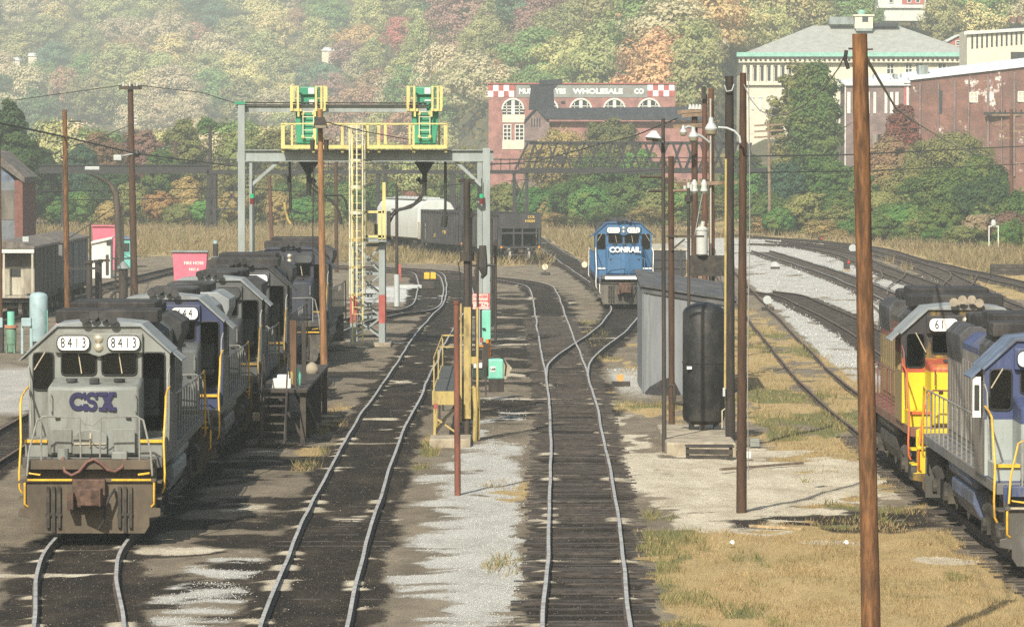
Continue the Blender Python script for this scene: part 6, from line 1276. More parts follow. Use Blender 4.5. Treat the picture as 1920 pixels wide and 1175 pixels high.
def archwin(t, cx, z0, zs, r, y, mull=2):
    """arched window: dark pane, white arched frame, mullions"""
    pts = [(cx-r,z0),(cx+r,z0),(cx+r,zs)] + [(cx+r*cos(R(a)), zs+r*sin(R(a))) for a in range(15,180,15)] + [(cx-r,zs)]
    w_ = MB().prism(pts, 'y', y-.06, y+.0).build('window', m_darkwin, t)
    MB().tube([(p[0],y-.1,p[1]) for p in pts[2:]], .14, 6).build('frame', m_framew, w_); f = MB(); f.box(cx-.22,cx+.22,y-.12,y-.07,z0,zs+r)
    for dx in (-.6,.6): f.box(cx+dx*r-.05,cx+dx*r+.05,y-.11,y-.07,z0,zs+r*.75)
    for k in range(1,4): f.box(cx-r,cx+r,y-.11,y-.07,z0+(zs+r*.6-z0)*k/4-.05,z0+(zs+r*.6-z0)*k/4+.05)
    f.build('mullion', m_framew, w_); return w_
def win(t, x0, x1, z0, z1, y, mat=None, n=1, m=1):
    w_ = MB().box(x0, x1, y-.03, y, z0, z1).build('window', mat or m_darkwin, t); f = MB()
    for k in range(n+1): xx = x0+(x1-x0)*k/n; f.box(xx-.06, xx+.06, y-.08, y-.03, z0, z1)
    for k in range(m+1): zz = z0+(z1-z0)*k/m; f.box(x0, x1, y-.075, y-.03, zz-.06, zz+.06)
    f.build('frame', m_framew, w_); return w_
YW = 640.; u = YW/FPX; xw = lambda px: (px-916)*u; zw = lambda py: CAM_H-(py-HORIZ)*u
t = thing('warehouse', 'pink brick warehouse with checkered corners and WHOLESALE painted along the top', 'building', (PX(916,0,YW).x, YW, 0)); W_ = xw(1266)
wall = MB().box(0, W_, 0, 14, -2, zw(158)).build('wall', m_brick, t); MB().box(-.15, W_+.15, -.2, 14, zw(158), zw(156)).build('parapet', m_reddish, t)
MB().box(xw(968), xw(1214), -.05, 0, zw(183), zw(160)).build('sign_band', m_paintband, wall)
for x0, txt in ((985,'MUS'),(1051,'YES'),(1121,'WHOLESALE'),(1198,'CO')): 
    w_px = {'MUS':24,'YES':21,'WHOLESALE':94,'CO':18}[txt]; o = text_obj(txt, 9.5*u*1.35, m_checker, wall, (xw(x0+ (0 if txt!='WHOLESALE' else 0)), -.06, zw(172)), bold=.04, depth=.02)
    o.scale.x = min(1.6, w_px*u/max(.1, o.dimensions.x))
for i in range(5):
    for j in range(2):
        MB().box(xw(915+i*9.8), xw(915+(i+1)*9.8), -.05, 0, zw(171+j*11), zw(160+j*11)).build('checker', m_checker if (i+j)%2 else m_reddish, wall)
        MB().box(xw(1214+i*10), xw(1214+(i+1)*10), -.05, 0, zw(170+j*11), zw(159+j*11)).build('checker', m_reddish if (i+j)%2 else m_checker, wall)
for cx in (962, 1026, 1089, 1152, 1217): archwin(wall, xw(cx), zw(215), zw(206), xw(936), 0)
MB().box(xw(942), xw(984), -.08, 0, zw(230), zw(215)).build('spandrel', m_stone, wall); MB().box(xw(942), xw(984), -.08, 0, zw(280), zw(263)).build('spandrel', m_stone, wall)
for a, b in ((944,958),(966,982)): win(wall, xw(a), xw(b), zw(263), zw(234), 0, n=2, m=4)
MB().box(xw(1052), xw(1060), -.04, 0, zw(195), zw(190)).build('window', m_darkwin, wall)
YW2 = 618.; u2 = YW2/FPX; x2 = lambda px: (px-1040)*u2; z2_ = lambda py: CAM_H-(py-HORIZ)*u2
t = thing('chapel_house', 'low brick building with gable, blue black roof and square roof tower', 'building', (PX(1040,0,YW2).x, YW2, 0))
MB().prism([(x2(983),-2),(x2(1030),-2),(x2(1030),z2_(222)),(x2(1002),z2_(205)),(x2(983),z2_(225))], 'y', 0, 3).build('gable', m_brickgrey, t); MB().box(x2(1030), x2(1330), .8, 6, -2, z2_(228)).build('wall', m_brickred.copy() if False else m_brick, t)
MB().add([(x2(1004),-.2,z2_(203)),(x2(1330),1.5,z2_(200)),(x2(1330),-.4,z2_(226)),(x2(1024),-.4,z2_(224)),(x2(1004),6,z2_(203)),(x2(1330),6,z2_(200)),(x2(1330),6,z2_(226)),(x2(1024),6,z2_(224))], [(0,3,2,1),(4,5,6,7),(0,1,5,4),(3,7,6,2),(0,4,7,3),(1,2,6,5)]).build('roof', m_slate, t)
MB().prism([(x2(985),z2_(222)),(x2(1004),z2_(202)),(x2(1006),z2_(204)),(x2(982),z2_(230))], 'y', -.25, .1).build('verge', m_slate, t)
for k in range(4): MB().box(x2(996+k*5), x2(998+k*5), -.04, 0, z2_(238), z2_(222)).build('slit_window', m_darkwin, t)
tw_ = MB(); tw_.prism([(x2(991),z2_(206)),(x2(1040),z2_(206)),(x2(1038),z2_(168)),(x2(1046),z2_(160)),(x2(993),z2_(158)),(x2(995),z2_(166))], 'y', .6, 4); tw_ = tw_.build('roof_tower', m_slate, t); MB().prism([(x2(1010),z2_(160)),(x2(1054),z2_(158)),(x2(1054),z2_(148)),(x2(1012),z2_(151))], 'y', .5, 4).build('tower_cap', m_slate, tw_); MB().box(x2(1010), x2(1018), .55, .6, z2_(173), z2_(164)).build('tower_window', m_darkwin, tw_)
# cream stone building with hipped roof
YS_ = 760.; u3 = YS_/FPX; x3 = lambda px: (px-1600)*u3; z3 = lambda py: CAM_H-(py-HORIZ)*u3
t = thing('station_building', 'cream stone building with wide grey hipped roof and rooftop lantern', 'building', (PX(1600,0,YS_).x, YS_, 0))
MB().box(x3(1392), x3(1832), 0, 20, -1, z3(112)).build('wall', m_stone, t)
zE, zR = z3(106), z3(46)
MB().add([(x3(1380),-1.2,zE),(x3(1845),-1.2,zE),(x3(1845),21,zE),(x3(1380),21,zE),(x3(1530),9,zR),(x3(1690),9,zR)], [(0,1,5,4),(1,2,5),(2,3,4,5),(3,0,4),(0,3,2,1)]).build('roof', m_greyroof, t)
MB().box(x3(1380), x3(1845), -1.3, -.9, z3(107), z3(99)).build('gutter', m_copper, t); MB().box(x3(1384), x3(1840), -.8, .0, z3(118), z3(108)).build('cornice', m_stone, t)
k = 1386
while k < 1838: MB().box(x3(k), x3(k+4), -1.0, -.8, z3(114), z3(110)).build('dentil', m_inside, t); k += 9.2
for k in range(11): MB().box(x3(1400+k*13), x3(1405+k*13), -.05, 0, z3(152), z3(125)).build('window', m_darkwin, t); 
for k in range(12): MB().box(x3(1392.5+k*13), x3(1397.5+k*13), -.35, 0, z3(156), z3(122)).build('pilaster', m_stone, t)
MB().box(x3(1388), x3(1545), -.5, 0, z3(160), z3(155)).build('string_course', m_stone, t)
for k in range(9): archwin(t, x3(1410+k*15), z3(206), z3(184), 2.2*u3, 0) if k < 4 else MB().box(x3(1408+k*15), x3(1413+k*15), -.05, 0, z3(206), z3(180)).build('window', m_darkwin, t)
for a, b in ((1662,1675),(1697,1709),(1716,1728),(1758,1773)): win(t, x3(a), x3(b), z3(139), z3(119), 0, n=2, m=2)
lt = MB().box(x3(1607), x3(1641), 6, 9, z3(52), z3(29)).build('lantern', m_stone, t); MB().box(x3(1604), x3(1644), 5.8, 9.2, z3(29), z3(26)).build('lantern_roof', m_stone, lt); MB().lathe([(12*u3*.55,0),(8*u3,.5),(2*u3,.8)], (x3(1621),7.5,z3(26)), 12).build('lantern_dome', m_copper, lt); MB().box(x3(1621), x3(1632), 5.94, 6, z3(40), z3(30)).build('lantern_window', m_darkwin, lt); MB().box(x3(1609), x3(1640), 5.9, 9.1, z3(57), z3(52)).build('lantern_base', m_gantd, lt); MB().box(x3(1642), x3(1690), 7, 10, z3(48), z3(41)).build('roof_parapet', m_slate, t); MB().box(x3(1560), x3(1606), 7, 10, z3(44), z3(30)).build('roof_parapet', m_gantd, t)
# brick row at the right
YR = 560.; u4 = YR/FPX; x4 = lambda px: (px-1585)*u4; z4 = lambda py: CAM_H-(py-HORIZ)*u4
t = thing('brick_store', 'long peeling red brick building with silvered roof above the bushes', 'building', (PX(1585,0,YR).x, YR, 0))
MB().box(0, x4(1706), 0, 9, -1, z4(161)).build('side_wall', m_brickgrey, t)
MB().add([(x4(1706),-.05,-1),(x4(1980),-4,-1),(x4(1980),9,-1),(x4(1706),9,-1),(x4(1706),-.05,z4(150)),(x4(1980),-4,z4(118)),(x4(1980),9,z4(118)),(x4(1706),9,z4(150))], [(0,1,5,4),(1,2,6,5),(2,3,7,6),(3,0,4,7),(4,5,6,7)]).build('front_wall', m_brickred, t)
MB().box(-.3, x4(1706), -.3, 9.2, z4(161), z4(158)).build('cornice', m_silver, t); MB().add([(-.3,-.3,z4(158)),(x4(1706),-.3,z4(156)),(x4(1706),9.2,z4(140)),(-.3,9.2,z4(150)),(-.3,-.3,z4(156.5)),(x4(1706),-.3,z4(152)),(x4(1706),9.2,z4(138)),(-.3,9.2,z4(148))],[(4,5,6,7),(0,1,5,4),(1,2,6,5),(3,0,4,7)]).build('roof', m_silver, t)
MB().add([(x4(1704),-.4,z4(151)),(x4(1985),-4.4,z4(119)),(x4(1985),9,z4(104)),(x4(1704),9,z4(138)),(x4(1704),-.4,z4(148)),(x4(1985),-4.4,z4(116)),(x4(1985),9,z4(100)),(x4(1704),9,z4(134))],[(4,5,6,7),(0,1,5,4),(1,2,6,5),(3,0,4,7),(2,3,7,6)]).build('roof', m_silver, t)
for a, b in ((1588,1594),(1599,1603),(1626,1630),(1637,1642),(1658,1663),(1668,1674),(1678,1684)): MB().box(x4(a), x4(b), -.08, 0, z4(213), z4(173)).build('window', m_framew, t)
MB().box(-.12,.02,-.12,.02,-1,z4(160)).build('downpipe', m_hutwhite, t); MB().box(x4(1694),x4(1699),-.08,0,z4(205),z4(158)).build('corner_quoin', m_reddish, t); MB().box(x4(1699),x4(1703),-.1,0,z4(220),z4(155)).build('downpipe', m_hutwhite, t)
for a, b, c_, d_ in ((1636,1642,284,252),(1645,1653,288,252)): MB().box(x4(a), x4(b), -.06, 0, z4(c_), z4(d_)).build('boarded_window', m_woodcar if a > 1640 else m_cabwood, t)
for cx, w2, y in ((1822,14,174),(1910,14,173)):
    yy = -.05-(x4(cx)-x4(1706))/(x4(1980)-x4(1706))*3.95; win(t, x4(cx-w2/2), x4(cx+w2/2), z4(y+18), z4(y), yy-.05, mat=M('pale_blind', (.42,.42,.34), .6, .1, 3), n=2, m=2)
for a, w2, top, mt in ((1642,30,138,m_silver),(1680,6,138,m_gantd),(1694,28,138,m_silver),(1726,18,122,m_gantd)): MB().box(x4(a), x4(a+w2), 3, 6, z4(150), z4(top)).build('skylight', mt, t)
MB().box(x4(1760), x4(1766), -.9, -.75, z4(214), z4(170)).build('downpipe', m_darkwin, t)
for a, w2, top in ((1722,3,152),(1756,2,148),(1785,4,146),(1812,2,142),(1846,4,138),(1872,2,134),(1894,4,131)):
    yy = -.05-(x4(a)-x4(1706))/(x4(1980)-x4(1706))*3.95; MB().box(x4(a), x4(a+w2), yy-.30, yy+.1, z4(330), z4(top+6)).build('pilaster', m_brickgrey, t)
MB().box(x4(1840), x4(1930), -3.2, -2.6, z4(216), z4(211)).build('fire_escape_rail', m_inside, t)
# flat roofed white building, small red gable, house on the slope
YF = 700.; u5 = YF/FPX; x5 = lambda px: (px-1812)*u5; z5 = lambda py: CAM_H-(py-HORIZ)*u5
t = thing('white_block', 'white block with a row of tall dark slit windows and dark roof', 'building', (PX(1812,0,YF).x, YF, 0))
MB().box(0, x5(2000), 0, 12, 0, z5(58)).build('wall', m_stone, t); MB().prism([(x5(1806),z5(60)),(x5(2000),z5(48)),(x5(2000),z5(54)),(x5(1806),z5(66))], 'y', -.5, -.05).build('cornice', m_hutwhite, t); MB().prism([(x5(1850),z5(58)),(x5(2000),z5(36)),(x5(2000),z5(52)),(x5(1850),z5(60))], 'y', .2, 11).build('roof', m_slate, t)
for k in range(11): MB().box(x5(1820+k*9.2), x5(1823.4+k*9.2), -.06, 0, z5(92-k*.8), z5(65-k*.8)).build('slit_window', m_darkwin, t)
MB().box(x5(1894), x5(1990), -.1, 0, z5(113), z5(98)).build('canopy', m_inside, t); MB().box(x5(1897), x5(1906), 2, 3, z5(44), z5(32)).build('chimney', m_brickred, t); MB().box(x5(1910), x5(1918), 2, 3, z5(42), z5(30)).build('chimney', m_brickred, t)
Y6 = 790.; u6 = Y6/FPX; x6 = lambda px: (px-1774)*u6; z6 = lambda py: CAM_H-(py-HORIZ)*u6
t = thing('gabled_house', 'small red house with white roof edge beside the white block', 'house', (PX(1774,0,Y6).x, Y6, 0)); MB().prism([(x6(1776),z6(110)),(x6(1816),z6(110)),(x6(1816),z6(80)),(x6(1796),z6(70)),(x6(1776),z6(80))], 'y', 0, 8).build('wall', m_reddish, t); MB().prism([(x6(1773),z6(80)),(x6(1796),z6(68)),(x6(1819),z6(80)),(x6(1819),z6(77)),(x6(1796),z6(65)),(x6(1773),z6(77))], 'y', -.4, 8.4).build('roof', m_hutwhite, t); win(t, x6(1791), x6(1800), z6(86), z6(77), 0, n=1, m=2)
Y7 = 905.; u7 = Y7/FPX; x7 = lambda px: (px-1645)*u7; z7 = lambda py: CAM_H-(py-HORIZ)*u7
t = thing('hill_house', 'white and red house at the top edge among autumn trees', 'house', (PX(1645,0,Y7).x, Y7, 0)); MB().box(0, x7(1735), 0, 8, z7(40), z7(-40)).build('wall', m_hutwhite, t); MB().box(x7(1690), x7(1732), -.1, 0, z7(9), z7(-30)).build('red_bay', m_reddish, t); MB().prism([(x7(1640),z7(-40)),(x7(1740),z7(-40)),(x7(1690),z7(-64))], 'y', -.4, 8.4).build('roof', m_slate, t)
for a in (1666, 1700, 1716): win(t, x7(a), x7(a+7), z7(6), z7(-12), -.1, n=1, m=2)
MB().box(x7(1642), x7(1738), -.5, 0, z7(16), z7(13)).build('balcony', m_hutwhite, t)
for px, py, w_, Yv, lab in ((630,90,26,930,'pale roof of a house half sunk in the hillside trees'),(18,108,20,1050,'pale roof among hazy trees near the frame edge'),(62,100,8,1050,'tiny white gable among the hazy trees')):
    Yv = next(q for q in range(700, 2400, 5) if float(ground_z((px-960)*q/FPX, q)) + 9 > CAM_H - (py-HORIZ)*q/FPX)
    uu = Yv/FPX; t = thing('house', lab, 'house', PX(px-w_, py+6, Yv)); ww = 2*w_*uu; MB().box(0,ww,0,6,-9,.0).build('wall', m_stone, t); MB().prism([(-.3,0),(ww+.3,0),(ww*.92,1.1),(ww*.08,1.1)], 'y', -.3, 6.3).build('roof', m_silver, t)
# ------------------------------------------------------------------ trees, bushes, grass, stones
NR = np.random.default_rng(11)
def quads_mesh(name, C, U, V, mat):
    """leaf-sized rhombic faces: centres C, half axes U, V"""
    n = len(C); co = np.stack([C-U, C-V*.8, C+U, C+V], 1).reshape(-1, 3)
    me = bpy.data.meshes.new(name); me.vertices.add(4*n); me.vertices.foreach_set('co', co.ravel().astype(np.float32))
    me.loops.add(4*n); me.loops.foreach_set('vertex_index', np.arange(4*n)); me.polygons.add(n)
    me.polygons.foreach_set('loop_start', np.arange(0, 4*n, 4)); me.polygons.foreach_set('loop_total', np.full(n, 4)); me.update(calc_edges=True)
    me.materials.append(mat); return me
def rand_dirs(n):
    v = NR.normal(size=(n, 3)); return v/np.linalg.norm(v, axis=1)[:, None]
def crown_points(h, r, z0, clumps, per, leaf, shape='round', seed=0):
    """leaf clusters on an uneven crown: clump centres fill an egg, leaves sit round each clump"""
    global NR
    NR = np.random.default_rng(seed)
    d = rand_dirs(clumps*3); rad = NR.uniform(.45, 1.0, clumps*3)**.6
    p = d*rad[:, None]
    if shape == 'cone': k = np.clip((1-p[:,2])/2, .05, 1); p[:,:2] *= (k**.8)[:,None]*1.25
    elif shape == 'tall': p[:,:2] *= .72
    elif shape == 'spread': p[:,2] *= .8; p[:,:2] *= 1.12
    lob = 1 + .26*np.sin(3*np.arctan2(p[:,1],p[:,0])+seed) + .18*np.sin(5*np.arctan2(p[:,1],p[:,0])+seed*2+4*p[:,2])
    p[:,:2] *= lob[:,None]; keep = NR.random(len(p)) < .34+.25*(p[:,2] > -.5); p = p[keep][:clumps]
    zc = z0 + (h-z0)*.5; cr = NR.uniform(.13, .27, len(p))*min(r, (h-z0)*.5)*1.15
    c = p*np.array([r, r, (h-z0)*.5]) + np.array([0,0,zc])
    dd = rand_dirs(len(p)*per); rr = NR.uniform(.35, 1, len(dd))**.5
    C = np.repeat(c, per, 0) + dd*np.repeat(cr, per)[:,None]*rr[:,None]*np.array([1.25,1.25,.85])
    nrm = dd*.8 + np.repeat(p, per, 0)*.7 + np.array([0,0,.25]) + NR.normal(size=dd.shape)*.32; nrm /= np.linalg.norm(nrm, axis=1)[:,None]
    t = np.cross(nrm, rand_dirs(len(nrm))); t /= np.linalg.norm(t, axis=1)[:,None]; b = np.cross(nrm, t)
    s = leaf*NR.uniform(.6, 1.35, len(C))[:,None]
    return C, t*s, b*s*.75, c
def leaf_mat(name, c1, c2, c3=None, trans=.38):
    m = bpy.data.materials.new(name); m.use_nodes = True; nt = m.node_tree; out = nt.nodes['Material Output']; nt.nodes.remove(nt.nodes['Principled BSDF'])
    g = _n(nt, 'ShaderNodeNewGeometry'); oi = _n(nt, 'ShaderNodeObjectInfo'); tc = _n(nt, 'ShaderNodeTexCoord')
    c = mixc(nt, ramp(nt, g.outputs['Random Per Island'], .0, 1.), c1, c2)
    nz = noise(nt, tc.outputs['Object'], .35, 3, .6)
    if c3: c = mixc(nt, ramp(nt, nz, .48, .62, 0, .85), c, c3)
    hs = _n(nt, 'ShaderNodeHueSaturation'); nt.links.new(c, hs.inputs['Color']); nt.links.new(ramp(nt, oi.outputs['Random'], 0, 1, .78, 1.12), hs.inputs['Value'])
    w_ = _n(nt, 'ShaderNodeTexWhiteNoise', noise_dimensions='1D'); nt.links.new(oi.outputs['Random'], w_.inputs['W']); nt.links.new(ramp(nt, w_.outputs[0], 0, 1, .482, .515), hs.inputs['Hue'])
    d = _n(nt, 'ShaderNodeBsdfDiffuse'); t = _n(nt, 'ShaderNodeBsdfTranslucent'); mx = _n(nt, 'ShaderNodeMixShader'); mx.inputs[0].default_value = trans
    for q in (d, t): nt.links.new(hs.outputs[0], q.inputs[0])
    nt.links.new(d.outputs[0], mx.inputs[1]); nt.links.new(t.outputs[0], mx.inputs[2]); nt.links.new(mx.outputs[0], out.inputs[0]); return m
LEAF = {
 'olive': leaf_mat('olive_leaves', (.16,.155,.060), (.255,.24,.10), (.145,.165,.065)),
 'gold': leaf_mat('gold_leaves', (.33,.24,.09), (.46,.36,.16), (.28,.25,.10)),
 'rust': leaf_mat('rust_leaves', (.21,.115,.070), (.31,.19,.115), (.26,.20,.10)),
 'crimson': leaf_mat('crimson_leaves', (.21,.070,.055), (.31,.125,.085), (.24,.13,.08)),
 'green': leaf_mat('green_leaves', (0.063,0.128,0.036), (0.128,0.203,0.060), (0.150,0.188,0.053)),
 'dark green': leaf_mat('dark_green_leaves', (0.033,0.072,0.033), (0.068,0.120,0.051), (0.060,0.105,0.038)),
 'yellow green': leaf_mat('yellow_green_leaves', (.20,.215,.07), (.31,.31,.12), (.15,.19,.065)),
 'tan': leaf_mat('tan_leaves', (.28,.215,.125), (.40,.32,.20), (.25,.23,.12)),
 'orange': leaf_mat('orange_leaves', (.33,.17,.07), (.44,.27,.12), (.34,.26,.11)),
 'blue green': leaf_mat('blue_green_leaves', (0.042,0.093,0.060), (0.083,0.143,0.087), (0.090,0.135,0.060)),
 'plum': leaf_mat('plum_brown_leaves', (.175,.105,.085), (.25,.155,.12), (.21,.16,.10)),
 'bright green': leaf_mat('bright_green_leaves', (0.068,0.188,0.045), (0.143,0.285,0.083), (0.195,0.240,0.068)),
}
HAZED_LEAF = {}                                        # far-slope leaf copies, lightened and greyed: haze brightness painted into their colour
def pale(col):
    if col not in HAZED_LEAF:
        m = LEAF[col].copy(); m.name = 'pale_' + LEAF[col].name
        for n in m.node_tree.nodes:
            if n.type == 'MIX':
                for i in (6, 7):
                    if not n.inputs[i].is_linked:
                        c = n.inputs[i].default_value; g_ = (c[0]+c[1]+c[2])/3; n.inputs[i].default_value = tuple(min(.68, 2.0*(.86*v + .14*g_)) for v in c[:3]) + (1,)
        HAZED_LEAF[col] = m
    return HAZED_LEAF[col]
m_bark = M('bark', (.075,.058,.042), .9, .3, 3, bump=.4)
SHAPES = ['round','spread','tall','round','spread','round','tall']
def crown_mesh(kind, seed, h, r, z0, clumps, per, leaf, shape):
    C, U, V, c = crown_points(h, r, z0, clumps, per, leaf, shape, seed); return quads_mesh(kind, C, U, V, None), c
FAR = []
for i, sh in enumerate(SHAPES):
    me, c = crown_mesh('crown', 100+i, 12, 4.9, 1.0, 120, 60, .25, sh); 
    FAR.append(me)
def trunk_mesh(h, r, seed):
    rr = random.Random(seed); mb = MB(); mb.tube([(0,0,-1),(rr.uniform(-.1,.1),0,h*.25),(rr.uniform(-.2,.2),0,h*.5),(rr.uniform(-.3,.3),rr.uniform(-.2,.2),h*.85)], [r,r*.75,r*.5,r*.15], 8)
    for k in range(6):
        a = rr.uniform(0,2*pi); z = h*rr.uniform(.28,.6); l = h*rr.uniform(.18,.32); mb.tube([(0,0,z),(cos(a)*l*.5,sin(a)*l*.5,z+l*.5),(cos(a)*l,sin(a)*l,z+l*.8)], [r*.4,r*.25,r*.06], 5)
    return mb
TRUNKS = [trunk_mesh(12, .26, k) for k in range(3)]
def slot(o, mat):
    o.material_slots[0].link = 'OBJECT'; o.material_slots[0].material = mat
def tree(lab, x, y, z, h, w_, col, shape=None, near=False, group=None, name='tree', dense=1.):
    """near: own crown mesh, trunk and limbs as parts; far: shared crown mesh"""
    k = RND.randrange(len(FAR))
    if near:
        t = thing(name, lab, 'tree', (x, y, z), RND.uniform(0, 6.28), group)
        me, c = crown_mesh('crown', RND.randrange(9999), h, w_/2, h*.10, int(170*dense), 100, .12+.004*h, shape or 'round')
        me.materials[0] = LEAF[col] if me.materials else None
        o = bpy.data.objects.new('crown', me); COL.objects.link(o); o.parent = t; me.materials.clear(); me.materials.append(LEAF[col])
        trunk_mesh(h, .02*h, RND.randrange(99)).build('trunk', m_bark, t, smooth=60)
        return t
    o = bpy.data.objects.new(name, FAR[k]); COL.objects.link(o); o.location = (x, y, z); o.scale = (w_/9.8, w_/9.8, h/12); o.rotation_euler = (0, 0, RND.uniform(0, 6.28))
    slot(o, LEAF[col]); tag(o, lab, 'tree', group); return o
for me in FAR: me.materials.clear(); me.materials.append(LEAF['olive'])
def stand(px, ytop, ybase, Y, wpx, col, lab, shape=None, group=None, name='tree', dense=1.):
    """tree whose crown top and width are given in photo pixels at distance Y, rooted in the terrain"""
    x = PX(px, 0, Y).x; zt = PX(0, ytop, Y).z; zg = float(ground_z(x, Y))
    return tree(lab, x, Y, zg-.1, max(1.0, (zt-zg+.1)*.88), wpx*Y/FPX*.82, col, shape, True, group, name, dense)
# the trees one can tell apart in front of the hill
stand(18,158,330,470,120,'dark green','big dark evergreen at the frame edge above the warehouse corner','round',dense=1.5)
stand(75,235,330,520,80,'dark green','dark bush tree between the evergreen and the orange pole','spread')
T = [(95,300,548,90,'green'),(150,255,560,90,'blue green'),(60,330,540,80,'yellow green'),(185,225,575,95,'rust'),(262,203,580,105,'plum'),(205,300,552,100,'dark green'),(150,352,543,70,'bright green'),(300,262,556,85,'green'),(345,200,590,90,'yellow green'),(350,318,548,80,'gold'),(392,195,600,100,'green'),(415,290,555,90,'olive'),(300,345,540,60,'orange'),(450,205,590,95,'yellow green'),(480,300,550,95,'olive'),(520,218,585,90,'olive'),(545,320,548,85,'green'),(590,300,556,90,'yellow green'),(610,215,590,90,'tan'),(655,320,550,80,'green'),(690,300,560,95,'olive'),(250,330,546,70,'yellow green'),(105,355,535,70,'bright green'),(430,345,542,60,'gold'),(380,365,538,55,'bright green'),(720,330,552,80,'green'),(860,310,556,90,'green'),(905,330,548,70,'bright green'),(872,262,600,70,'olive'),(770,345,553,60,'rust'),(335,372,536,45,'yellow green'),(205,372,536,55,'gold'),(520,350,541,60,'gold'),(570,365,538,55,'bright green'),(620,372,538,60,'yellow green')]
TN = {'green':'mid green tree','blue green':'blue green tree','yellow green':'yellow green tree','rust':'rust red tree','plum':'plum brown round tree','dark green':'dark green tree','bright green':'bright green sapling','gold':'golden tree','olive':'olive tree','orange':'small orange tree','tan':'tan tree','crimson':'crimson tree'}
def landmark(px):
    for lim, nm in ((60,'the frame edge by the warehouse corner'),(150,'the plain orange pole'),(215,'the curved street lamp'),(290,'the dark crossarm pole'),(370,'the three crossarm pole'),(425,'the bridge pier'),(500,'the gantry column'),(560,'the chain hoist'),(640,'the tan floodlight pole'),(700,'the caged ladder'),(760,'the middle of the gantry beam'),(840,'the straight drop pipe'),(905,'the column before the hoppers'),(960,'the warehouse corner with checkers'),(1060,'the roof tower'),(1150,'the painted WHOLESALE'),(1230,'the blue numbered diesel'),(1300,'the crossarm pole cluster'),(1400,'the reddish lamp pole'),(1500,'the hipped roof corner'),(1590,'the green tree by the hipped roof'),(1680,'the thick orange pole'),(1760,'the brick store corner'),(1850,'the white block'),(2100,'the frame edge beyond the brick store')):
        if px < lim: return nm
PENDING = []                                     # (object, base label, px, py): labels are made unique at the end
for px, yt, Yv, wpx, col in T:
    o = stand(px, yt, None, Yv, wpx, col, 'x', RND.choice(['round','round','tall','spread']), 'trees in front of the hillside'); PENDING.append((o, '%s behind the bridge near %s' % (TN[col], landmark(px)) if Yv > 530 else '%s before the bridge near %s' % (TN[col], landmark(px)), px, yt))
# centre and right bank
B_ = [(1050,210,612,135,'gold','broad golden tree hiding the foot of the pink warehouse','spread',1.5),(950,330,540,70,'yellow green',0,'round',1),(1000,345,535,80,'bright green',0,'round',1),(1060,322,540,95,'green',0,'spread',1),(1120,268,560,120,'green','mid green tree filling the middle of the truss bridge','round',1.2),(1105,340,535,90,'bright green',0,'round',1),(1180,322,535,90,'green',0,'round',1),(1195,262,562,90,'bright green','bright green tree behind the white floodlight','round',1),(1235,340,535,80,'yellow green',0,'spread',1),(1270,345,535,80,'bright green',0,'round',1),(1330,330,535,85,'green',0,'round',1),(1150,178,610,110,'olive','olive tree covering the end of the WHOLESALE lettering','spread',1.2),(1250,150,665,70,'gold',0,'round',1),(1170,108,690,80,'crimson','bright red orange tree rising behind the painted lettering','spread',1),(1010,360,535,60,'gold',0,'round',1),(1215,285,545,70,'green',0,'round',1),
 (1420,300,535,80,'bright green',0,'round',1),(1440,345,494,90,'green',0,'spread',1),(1530,80,545,140,'green','tall green tree standing before the hipped roof','tall',2.),(1490,84,565,110,'yellow green','thin yellow green tree overlapping the hipped roof edge','round',.7),(1475,290,500,100,'blue green',0,'round',1.2),(1545,270,500,100,'green',0,'round',1.2),(1520,345,482,100,'yellow green',0,'spread',1),(1580,350,478,90,'green',0,'round',1),(1640,340,478,90,'yellow green',0,'spread',1.2),(1690,165,545,95,'crimson','crimson vine tree climbing the corner of the brick store','tall',1.2),(1672,225,535,110,'rust','rust red tree spreading low before the brick store','spread',1.2),(1715,290,500,120,'yellow green',0,'round',1.2),(1785,215,520,150,'olive','broad olive tree in front of the peeling brick wall','spread',1.6),(1770,300,470,150,'green','large rounded green thicket below the peeling brick wall','round',1.5),(1850,320,455,120,'dark green',0,'round',1.3),(1840,275,500,100,'green',0,'round',1),(1905,350,440,80,'green',0,'round',1),(1895,385,425,80,'plum',0,'spread',1),(1840,390,428,80,'tan',0,'spread',.9),(1700,370,450,90,'bright green',0,'spread',1),(1640,395,445,70,'green',0,'round',1),(1460,385,480,70,'bright green',0,'round',1),(1760,375,440,90,'green',0,'round',1),(1610,300,510,90,'green',0,'round',1),(1660,300,520,90,'gold',0,'round',1),(1390,260,545,80,'green',0,'round',1)]
for px, yt, Yv, wpx, col, lab, sh, dn in B_:
    o = stand(px, yt, None, Yv, wpx, col, lab or 'x', sh, 'trees and thickets of the far bank', dense=dn)
    if not lab: PENDING.append((o, '%s on the far bank below %s' % (TN[col], landmark(px)), px, yt))
# shrubs along the bank foot
for i in range(64):
    px = 930 + i*15.8 + RND.uniform(-8, 8); Yv = (531 if px < 1400 else 512 - 100*max(0, min(1, (px-1300)/620))) + RND.uniform(-3 if px < 1400 else -8, 22); x = PX(px,0,Yv).x; zg = float(ground_z(x, Yv)); h = RND.uniform(1.2, 3.2); w_ = RND.uniform(2.2, 4.6)
    col = RND.choice(['bright green','green','yellow green','yellow green','bright green','tan','olive','gold'])
    o = tree('x', x, Yv, zg-.3, h, w_, col, group='shrubs along the foot of the bank', name='shrub'); o['category'] = 'shrub'
    PENDING.append((o, '%s %s shrub below %s' % ('small' if h < 2 else 'tall' if h > 2.7 else 'middling', col, landmark(px)), px, 430))
